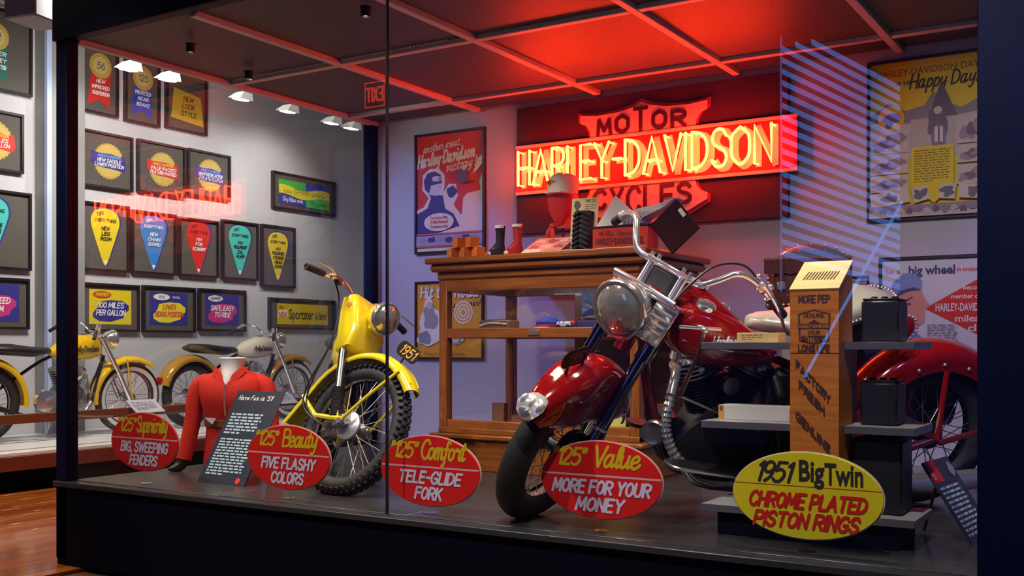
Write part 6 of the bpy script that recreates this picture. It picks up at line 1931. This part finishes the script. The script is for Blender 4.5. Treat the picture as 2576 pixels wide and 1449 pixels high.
    p('tool_box', MB().tube([(0.33, -0.19, 0.40), (0.33, -0.12, 0.40)], 0.07, 20), BLACK)
    p('oil_tank', MB().ring_loft([superring(x, 0.52, 0.10, r, 18) for x, r in ((0.40, 0.05), (0.44, 0.105), (0.54, 0.105), (0.58, 0.05))]), REDP)
    sbg = p('added_dark_bag', MB().ring_loft([superring(x, 0.47, ry, rz, 20, 3.4, -0.22) for x, ry, rz in ((-0.25, 0.04, 0.12), (-0.22, 0.075, 0.185), (0.0, 0.085, 0.215), (0.22, 0.085, 0.215), (0.34, 0.07, 0.18), (0.36, 0.04, 0.13))]), BLACK)  # bag on the far side, added to darken the view through the rear wheel
    obj('added_bag_strap', MB().box((0.05, -0.308, 0.50), (0.03, 0.006, 0.30), b=0.002), BLACK, sbg)
    p('chain_guard', MB().tube([(0.45, -0.12, 0.42), (0.0, -0.13, 0.42)], 0.02, 8), BLACK)
    # long silver seat with raised rear, studs round the edge
    rings = []
    for x, cz, ry, rz in ((0.912, 0.815, 0.018, 0.012), (0.897, 0.82, 0.045, 0.026), (0.84, 0.82, 0.085, 0.036), (0.74, 0.815, 0.13, 0.042), (0.63, 0.828, 0.155, 0.052), (0.53, 0.868, 0.16, 0.064), (0.43, 0.900, 0.16, 0.072), (0.345, 0.900, 0.14, 0.062), (0.295, 0.892, 0.09, 0.036)):
        rings.append(superring(x, cz, ry, rz, 28, 2.5))
    st = p('seat', MB().ring_loft(rings), SILV)
    ss = mesh_of('stud', MB().sphere((0, 0, 0), 0.0065, 8, 6), CHROME)
    edge = []
    for s in (-1, 1):
        edge += [Vector((0.60, s * 0.160, 0.83)), Vector((0.53, s * 0.163, 0.855)), Vector((0.43, s * 0.163, 0.885)), Vector((0.36, s * 0.148, 0.888)), Vector((0.30, s * 0.10, 0.885))]
    for grp in (edge[:5], edge[5:]):
        pts, _ = spline(grp, [0] * 5, 6)
        for q in pts:
            obj('stud', ss, None, st, T(*q))
    for k in range(15):
        a = PI * (k + 0.5) / 15
        obj('stud', ss, None, st, T(0.335 - 0.03 * math.sin(a), 0.125 * math.cos(a), 0.935 + 0.025 * math.sin(a)))
    p('seat_skirt', MB().prism([(0.80, 0.80), (0.60, 0.74), (0.42, 0.765), (0.32, 0.80), (0.31, 0.87), (0.43, 0.885), (0.55, 0.85), (0.68, 0.815)], 0.140, 0.147, Matrix(((1, 0, 0, 0), (0, 0, 1, 0), (0, 1, 0, 0), (0, 0, 0, 1)))), BLACK)
    rd = p('side_reflector', MB().lathe([(0.044, 0), (0.044, 0.012), (0.03, 0.018), (0.001, 0.02)], (0.275, 0.125, 0.825), (-0.2, 1, 0), 24), mat('reflector_red', (0.4, 0.01, 0.008), 0.2))
    for k in range(18):
        a = 2 * PI * k / 18
        obj('stud', ss, None, rd, T(0.275 + 0.050 * math.cos(a), 0.136, 0.825 + 0.050 * math.sin(a)))
    return t


red_twin()


# ------------------------------------------------ the small yellow single
def yellow_single():
    L, R, sec = 1.2533, 0.325, 0.041
    t = bike_root('lemon yellow lightweight motorcycle with knobby front tyre, plate 1951', -4.2138, 4.7003, DECK + 0.002, -46.09, -8.2, 0.75)
    MS = steer_matrix(L, R, 28.24, 0.05, 41.8)
    AX = T(0.05, 0, 0)
    p = lambda n, mb, m, M=None, par=t, label=None: obj(n, mb, m, par, M, label)
    wheel(t, MS @ AX, R, sec, RUBBER, CHROME, 36, knobby=True, hub_r=0.04, hub_w=0.05, pre='front_')
    wheel(t, T(0, 0, R), R, sec, RUBBER, CHROME, 36, separate=False, hub_r=0.05, hub_w=0.05, pre='rear_')
    p('brake_plate', MB().lathe([(0.068, 0.0), (0.070, 0.012), (0.055, 0.020), (0.02, 0.024), (0.001, 0.026)], (0, -0.032, 0), (0, -1, 0), 32), mat('pale_alloy', (0.66, 0.68, 0.72), 0.3, 0.7), MS @ AX)
    p('brake_arm', MB().tube([(0.0, -0.062, 0.0), (-0.05, -0.064, 0.015), (-0.075, -0.064, -0.03)], 0.006, 6), STEEL, MS @ AX)
    p('axle', MB().tube([(0, -0.105, 0), (0, 0.105, 0)], 0.010), STEEL, MS @ AX)
    for s in (-1, 1):
        lg = p('fork_leg', MB().tube([(0.0, s * 0.082, 0.10), (0.0, s * 0.082, 0.44)], 0.021, 16), mat('dark_fork_steel', (0.16, 0.165, 0.17), 0.22, 0.9), MS)
        bt = MB()
        pts = [(0.002 + 0.0 * i, s * 0.082, 0.045 + 0.0055 * i) for i in range(27)]
        bt.tube(pts, [0.026 if i % 2 else 0.031 for i in range(27)], 16)
        obj('rubber_boot', bt, RUBBER, lg)
        obj('axle_lug', MB().box((0.03, s * 0.084, 0.012), (0.075, 0.03, 0.06), b=0.008), ALU, lg)
        obj('axle_nut', MB().lathe([(0.016, 0), (0.016, 0.014), (0.001, 0.015)], (0.05, s * 0.10, 0.0), (0, s, 0), 6), CHROME, lg)
    # guard: arc then a long straight flap
    arc_p = arc(0.362, 16, 126, 22)
    e = Vector((math.cos(R_(126)), math.sin(R_(126)))) * 0.362
    td = Vector((-math.sin(R_(130)), math.cos(R_(130))))
    flap = [(e + td * d) for d in (0.05, 0.10, 0.16, 0.22, 0.285)]
    path = arc_p + [(q.x, q.y) for q in flap]
    wv = [0.040 + 0.026 * min(1, i / 4) for i in range(len(path))]
    fg = p('front_guard', fender_mb(path, wv, 0.020, 0.016), YELP, MS @ AX)
    for y in (-0.03, 0.03):
        obj('guard_bead', MB().tube([(q[0] * 1.043, y, q[1] * 1.043) for q in arc_p[1:]], 0.004, 6), YELP, fg)
    for s in (-1, 1):
        y = s * 0.098
        obj('guard_stay', MB().tube([(0.0, y, 0.01), (0.15, s * 0.085, 0.105), (0.305, s * 0.064, 0.20)], 0.0085, 8), YELP, fg)
        q = e + td * 0.115
        obj('guard_stay', MB().tube([(0.0, y, 0.012), (q.x * 0.6, s * 0.088, q.y * 0.35), (q.x, s * 0.067, q.y)], [0.015, 0.013, 0.010], 8), YELP, fg)
        obj('guard_stay', MB().tube([(-0.02, y, 0.01), (-0.045, s * 0.085, 0.15), (-0.05, s * 0.066, 0.345)], 0.006, 8), YELP, fg)
    plate(t, MS @ AX @ RY(-48) @ T(0.445, 0, 0) @ RX(90) @ RZ(-90), '1951', 0.165, 0.075, PLGOLD)
    obj('plate_bracket', MB().tube([(0.25, 0, 0.28), (0.275, 0, 0.315)], 0.006, 6), BLACK, fg)
    # shroud round the steering head, lamp, bar
    rings = []
    for z, x0, x1, w in ((0.40, -0.045, 0.03, 0.100), (0.41, -0.05, 0.06, 0.108), (0.50, -0.05, 0.105, 0.110), (0.62, -0.048, 0.085, 0.108), (0.70, -0.040, 0.055, 0.098), (0.715, -0.03, 0.042, 0.080)):
        cx, hx = (x0 + x1) / 2, (x1 - x0) / 2
        ring = []
        for k in range(24):
            c, s = math.cos(2 * PI * k / 24), math.sin(2 * PI * k / 24)
            ring.append((cx + hx * abs(c) ** 0.4 * (1 if c > 0 else -1), w * abs(s) ** 0.36 * (1 if s > 0 else -1), z))
        rings.append(ring)
    sh = p('fork_shroud', MB().ring_loft(rings), YELP, MS)
    A = Art(0.0004)
    A.poly((0.62, 0.25, 0.03), [(-0.02, 0.01), (0.0, -0.012), (0.02, 0.01), (0.01, 0.02), (-0.01, 0.02)])
    A.build('shroud_badge', sh, T(0.028, -0.1088, 0.63) @ RX(90))
    headlamp(t, MS @ T(0.175, 0, 0.565) @ RY(30), 0.082, YELP)
    p('lamp_bracket', MB().box((0.11, 0, 0.56), (0.06, 0.06, 0.10), b=0.01), YELP, MS)
    HB = [(0.0, 0.0, 0.70), (0.0, 0.05, 0.705), (0.0, 0.085, 0.735), (-0.005, 0.14, 0.765), (-0.012, 0.22, 0.755), (-0.02, 0.372, 0.731)]
    bar = [(x, -y, z) for x, y, z in HB[:0:-1]] + HB
    hb = p('handlebar', MB().tube(bar, 0.011, 12, smooth=4), CHROME, MS)
    for s in (-1, 1):
        a, b = Vector((-0.013, s * 0.262, 0.748)), Vector((-0.0205, s * 0.376, 0.7303))
        gr = obj('grip', MB().tube([a, a.lerp(b, 0.08), a.lerp(b, 0.92), b], [0.015, 0.0175, 0.0175, 0.014], 14), GRIP, hb)
        obj('grip_end', MB().torus(0.014, 0.005, b, (b - a), 14, 6), RUBBER, gr)
        obj('lever_clamp', MB().box((-0.008, s * 0.215, 0.757), (0.03, 0.035, 0.03), b=0.006), CHROME, hb)
        obj('lever', MB().tube([(0.01, s * 0.20, 0.76), (0.045, s * 0.27, 0.752), (0.055, s * 0.37, 0.735)], [0.006, 0.005, 0.004], 8, smooth=3), CHROME, hb)
        obj('cable_stop', MB().box((-0.002, s * 0.165, 0.752), (0.024, 0.03, 0.036), b=0.004), BLACK, hb)
    obj('lamp_switch', MB().box((-0.006, -0.185, 0.775), (0.02, 0.03, 0.012), b=0.003), mat('switch_red', (0.5, 0.03, 0.02), 0.3), hb)
    for q in (0.0, 0.02):
        p('control_cable', MB().tube([(-0.01, -0.19, 0.75), (-0.03, -0.12, 0.66), (-0.055, -0.115, 0.45), (-0.15 - q, -0.12, 0.25), (-0.17 - q, -0.11, 0.12), (-0.06, -0.075, 0.0)], 0.0042, 6, smooth=5), BLACK, MS)
    # body
    rings = []
    for x, cz, ry, rz in ((1.01, 0.68, 0.02, 0.03), (0.99, 0.68, 0.06, 0.09), (0.92, 0.68, 0.092, 0.115), (0.80, 0.67, 0.105, 0.115), (0.66, 0.655, 0.095, 0.095), (0.57, 0.64, 0.05, 0.06), (0.55, 0.635, 0.01, 0.012)):
        rings.append(superring(x, cz, ry, rz, 24, 2.5))
    tk = p('fuel_tank', MB().ring_loft(rings), YELP)
    obj('filler_cap', MB().lathe([(0.03, 0), (0.03, 0.014), (0.02, 0.02), (0.001, 0.021)], (0.84, 0, 0.783), n=20), CHROME, tk)
    obj('tap', MB().tube([(0.86, -0.10, 0.60), (0.86, -0.105, 0.57)], 0.01, 8), BLACK, tk)
    p('frame_tube', MB().tube([(0.985, 0, 0.68), (0.90, 0, 0.40), (0.78, 0, 0.20), (0.45, 0, 0.19), (0.02, 0.07, R)], 0.016, 10, smooth=4), YELP)
    p('frame_tube', MB().tube([(0.985, 0, 0.70), (0.55, 0, 0.60), (0.30, 0.05, 0.50), (0.02, 0.07, R)], 0.014, 10, smooth=4), YELP)
    p('frame_tube', MB().tube([(0.45, 0, 0.19), (0.02, -0.07, R)], 0.012, 8), YELP)
    p('crankcase', MB().lathe([(0.07, -0.09), (0.11, -0.075), (0.115, 0.07), (0.09, 0.09), (0.001, 0.095)], (0.60, 0, 0.30), (0, 1, 0), 26), ALU)
    p('cylinder', cylinder_mb((0.64, 0, 0.38), (0.2, 0, 1), 0.07, 0.14, 9), IRON)
    p('cylinder_head', MB().lathe([(0.07, 0), (0.072, 0.03), (0.05, 0.05), (0.001, 0.055)], (0.668, 0, 0.52), (0.2, 0, 1), 22), ALU)
    p('exhaust_pipe', MB().tube([(0.70, -0.03, 0.45), (0.78, -0.08, 0.38), (0.70, -0.12, 0.24), (0.3, -0.13, 0.22), (-0.1, -0.13, 0.24)], [0.017, 0.017, 0.02, 0.03, 0.03], 12, smooth=4), CHROME)
    p('horn', MB().lathe([(0.02, 0), (0.045, 0.012), (0.046, 0.03), (0.03, 0.034), (0.001, 0.036)], (0.93, -0.05, 0.45), (1, -0.3, 0), 22), CHROME)
    p('seat', MB().ring_loft([superring(x, cz, ry, rz, 20, 2.3) for x, cz, ry, rz in ((0.58, 0.70, 0.02, 0.012), (0.52, 0.70, 0.06, 0.03), (0.40, 0.69, 0.11, 0.04), (0.28, 0.70, 0.13, 0.045), (0.20, 0.705, 0.10, 0.03))]), BLACK)
    p('rear_guard', fender_mb(arc(0.362, -5, 150, 22), 0.062, 0.02, 0.016), YELP, T(0, 0, R))
    p('side_stand', MB().tube([(0.45, 0.06, 0.2), (0.48, 0.16, 0.08), (0.50, 0.20, -0.03)], 0.009, 8), STEEL)
    return t


yellow_single()


# ------------------------------------------------ machines on the gallery platform, parallel to the wall
def gallery_bike(label, x, y, tank_m, guard_m, frame_m, script):
    L, R, sec = 1.42, 0.33, 0.05
    t = bike_root(label, x, y, 0.312, 90, 3, 0, 'motorcycles on the gallery platform')
    MS = steer_matrix(L, R, 28, 0.05, -6)
    AX = T(0.05, 0, 0)
    p = lambda n, mb, m, M=None, par=t: obj(n, mb, m, par, M)
    WW = mat('white_wall_rubber', (0.6, 0.6, 0.58), 0.5)
    wheel(t, MS @ AX, R, sec, RUBBER, mat('pale_rim', (0.55, 0.55, 0.55), 0.25, 0.6), 32, separate=False, pre='front_', wall=WW)
    wheel(t, T(0, 0, R), R, sec, RUBBER, mat('pale_rim', (0.55, 0.55, 0.55), 0.25, 0.6), 32, separate=False, pre='rear_')
    p('front_guard', fender_mb(arc(0.365, 25, 160, 20), 0.072, 0.025, 0.02), guard_m, MS @ AX)
    p('rear_guard', fender_mb(arc(0.365, -5, 165, 24), 0.082, 0.03, 0.03), guard_m, T(0, 0, R))
    p('guard_stay', MB().tube([(0, -0.085, 0), (0.10, -0.08, 0.36)], 0.008, 6), guard_m, MS @ AX)
    for s in (-1, 1):
        p('fork_leg', MB().tube([(0.02, s * 0.09, -0.01), (0.02, s * 0.09, 0.30), (0.0, s * 0.09, 0.68)], [0.024, 0.024, 0.019], 12), CHROME, MS)
    p('fork_crown', MB().box((0.01, 0, 0.66), (0.06, 0.22, 0.03), b=0.008), CHROME, MS)
    headlamp(t, MS @ T(0.13, 0, 0.57) @ RY(28), 0.085, CHROME)
    HB = [(0.0, 0.0, 0.71), (0.0, 0.08, 0.72), (-0.02, 0.15, 0.80), (-0.08, 0.25, 0.83), (-0.20, 0.36, 0.79)]
    hb = p('handlebar', MB().tube([(a, -b, c) for a, b, c in HB[:0:-1]] + HB, 0.011, 10, smooth=4), CHROME, MS)
    for s in (-1, 1):
        obj('grip', MB().tube([(-0.13, s * 0.305, 0.815), (-0.21, s * 0.368, 0.788)], 0.016, 10), GRIP, hb)
        obj('lever', MB().tube([(-0.05, s * 0.27, 0.84), (-0.16, s * 0.375, 0.79)], 0.006, 6), CHROME, hb)
    rings = [superring(xx, cz, ry, rz, 22, 2.4) for xx, cz, ry, rz in ((1.10, 0.80, 0.02, 0.03), (1.08, 0.80, 0.07, 0.085), (0.98, 0.80, 0.115, 0.115), (0.84, 0.79, 0.125, 0.115), (0.70, 0.765, 0.095, 0.085), (0.60, 0.75, 0.03, 0.03))]
    tk = p('fuel_tank', MB().ring_loft(rings), tank_m)
    obj('filler_cap', MB().lathe([(0.03, 0), (0.03, 0.012), (0.001, 0.018)], (0.93, 0, 0.912), n=18), CHROME, tk)
    lb = MB()
    letter(lb, script, 0, 0, 0.05, th=0.16, slant=0.25, gap=0.05, width=0.26)
    obj('tank_script', lb, mat('script_dark', (0.05, 0.04, 0.03), 0.4), tk, Matrix(((1, 0, 0, 0.87), (0, 0, -1, -0.1255), (0, 1, 0, 0.765), (0, 0, 0, 1))))
    for pts in ([(1.13, 0, 0.84), (0.62, 0, 0.72), (0.30, 0.05, 0.52), (0.02, 0.08, R)], [(1.15, 0, 0.72), (1.04, -0.03, 0.40), (0.92, -0.05, 0.20), (0.45, -0.05, 0.20), (0.02, -0.08, R)], [(1.15, 0, 0.72), (1.04, 0.03, 0.40), (0.92, 0.05, 0.20), (0.45, 0.05, 0.20), (0.02, 0.08, R)]):
        p('frame_tube', MB().tube(pts, 0.015, 8, smooth=4), frame_m)
    p('crankcase', MB().lathe([(0.08, -0.12), (0.14, -0.10), (0.145, 0.08), (0.11, 0.10), (0.001, 0.105)], (0.78, 0, 0.33), (0, 1, 0), 24), ALU)
    p('gearbox_cover', MB().lathe([(0.10, 0), (0.09, 0.03), (0.001, 0.04)], (0.50, -0.09, 0.34), (0, -1, 0), 24), CHROME)
    for sg in (-1, 1):
        ax = (math.sin(R_(22.5)) * sg, 0, math.cos(R_(22.5)))
        o = Vector((0.78, 0, 0.36)) + Vector(ax) * 0.1
        cy = p('cylinder', cylinder_mb(o, ax, 0.075, 0.19, 9), ALU)
        obj('exhaust_stub', MB().tube([o + Vector(ax) * 0.15, o + Vector((0.08 * sg, -0.09, 0.10)), o + Vector((0.05 * sg + 0.02, -0.15, -0.05))], 0.018, 8, smooth=3), CHROME, cy)
    p('exhaust_pipe', MB().tube([(0.92, -0.16, 0.32), (0.80, -0.17, 0.22), (0.4, -0.17, 0.20), (-0.1, -0.18, 0.22), (-0.35, -0.18, 0.25)], [0.02, 0.02, 0.03, 0.036, 0.028], 12, smooth=4), CHROME)
    p('seat', MB().ring_loft([superring(xx, cz, ry, rz, 20, 2.3) for xx, cz, ry, rz in ((0.60, 0.77, 0.03, 0.015), (0.54, 0.77, 0.08, 0.03), (0.40, 0.76, 0.13, 0.045), (0.24, 0.775, 0.14, 0.05), (0.02, 0.785, 0.12, 0.045), (-0.06, 0.785, 0.06, 0.02))]), BLACK)
    p('tail_lamp', MB().lathe([(0.035, -0.06), (0.038, 0), (0.02, 0.014), (0.001, 0.016)], (-0.39, 0, R + 0.14), (-1, 0, 0), 18), mat('tail_red', (0.4, 0.01, 0.01), 0.15))
    p('air_cleaner', MB().lathe([(0.07, 0), (0.072, 0.03), (0.05, 0.045), (0.001, 0.047)], (0.78, -0.10, 0.58), (0, -1, 0), 24), CHROME)
    p('side_stand', MB().tube([(0.7, 0.08, 0.2), (0.72, 0.18, 0.0)], 0.01, 6), STEEL)
    return t


GOLDP = mat('antique_gold_enamel', (0.42, 0.22, 0.025), 0.18, coat=0.7, var=0.03)
gallery_bike('white-tank motorcycle with gold guards on the platform, behind the red suit', -8.35, 7.25, mat('ivory_enamel', (0.72, 0.66, 0.54), 0.15, coat=0.7), GOLDP, BLACK, 'Harley-Davidson')
gallery_bike('bright yellow motorcycle on the platform, cut by the left picture edge', -8.30, 5.05, mat('warm_yellow_enamel', (0.78, 0.48, 0.008), 0.14, coat=0.8), mat('warm_yellow_enamel', (0.78, 0.48, 0.008), 0.14, coat=0.8), BLACK, 'Harley-Davidson')
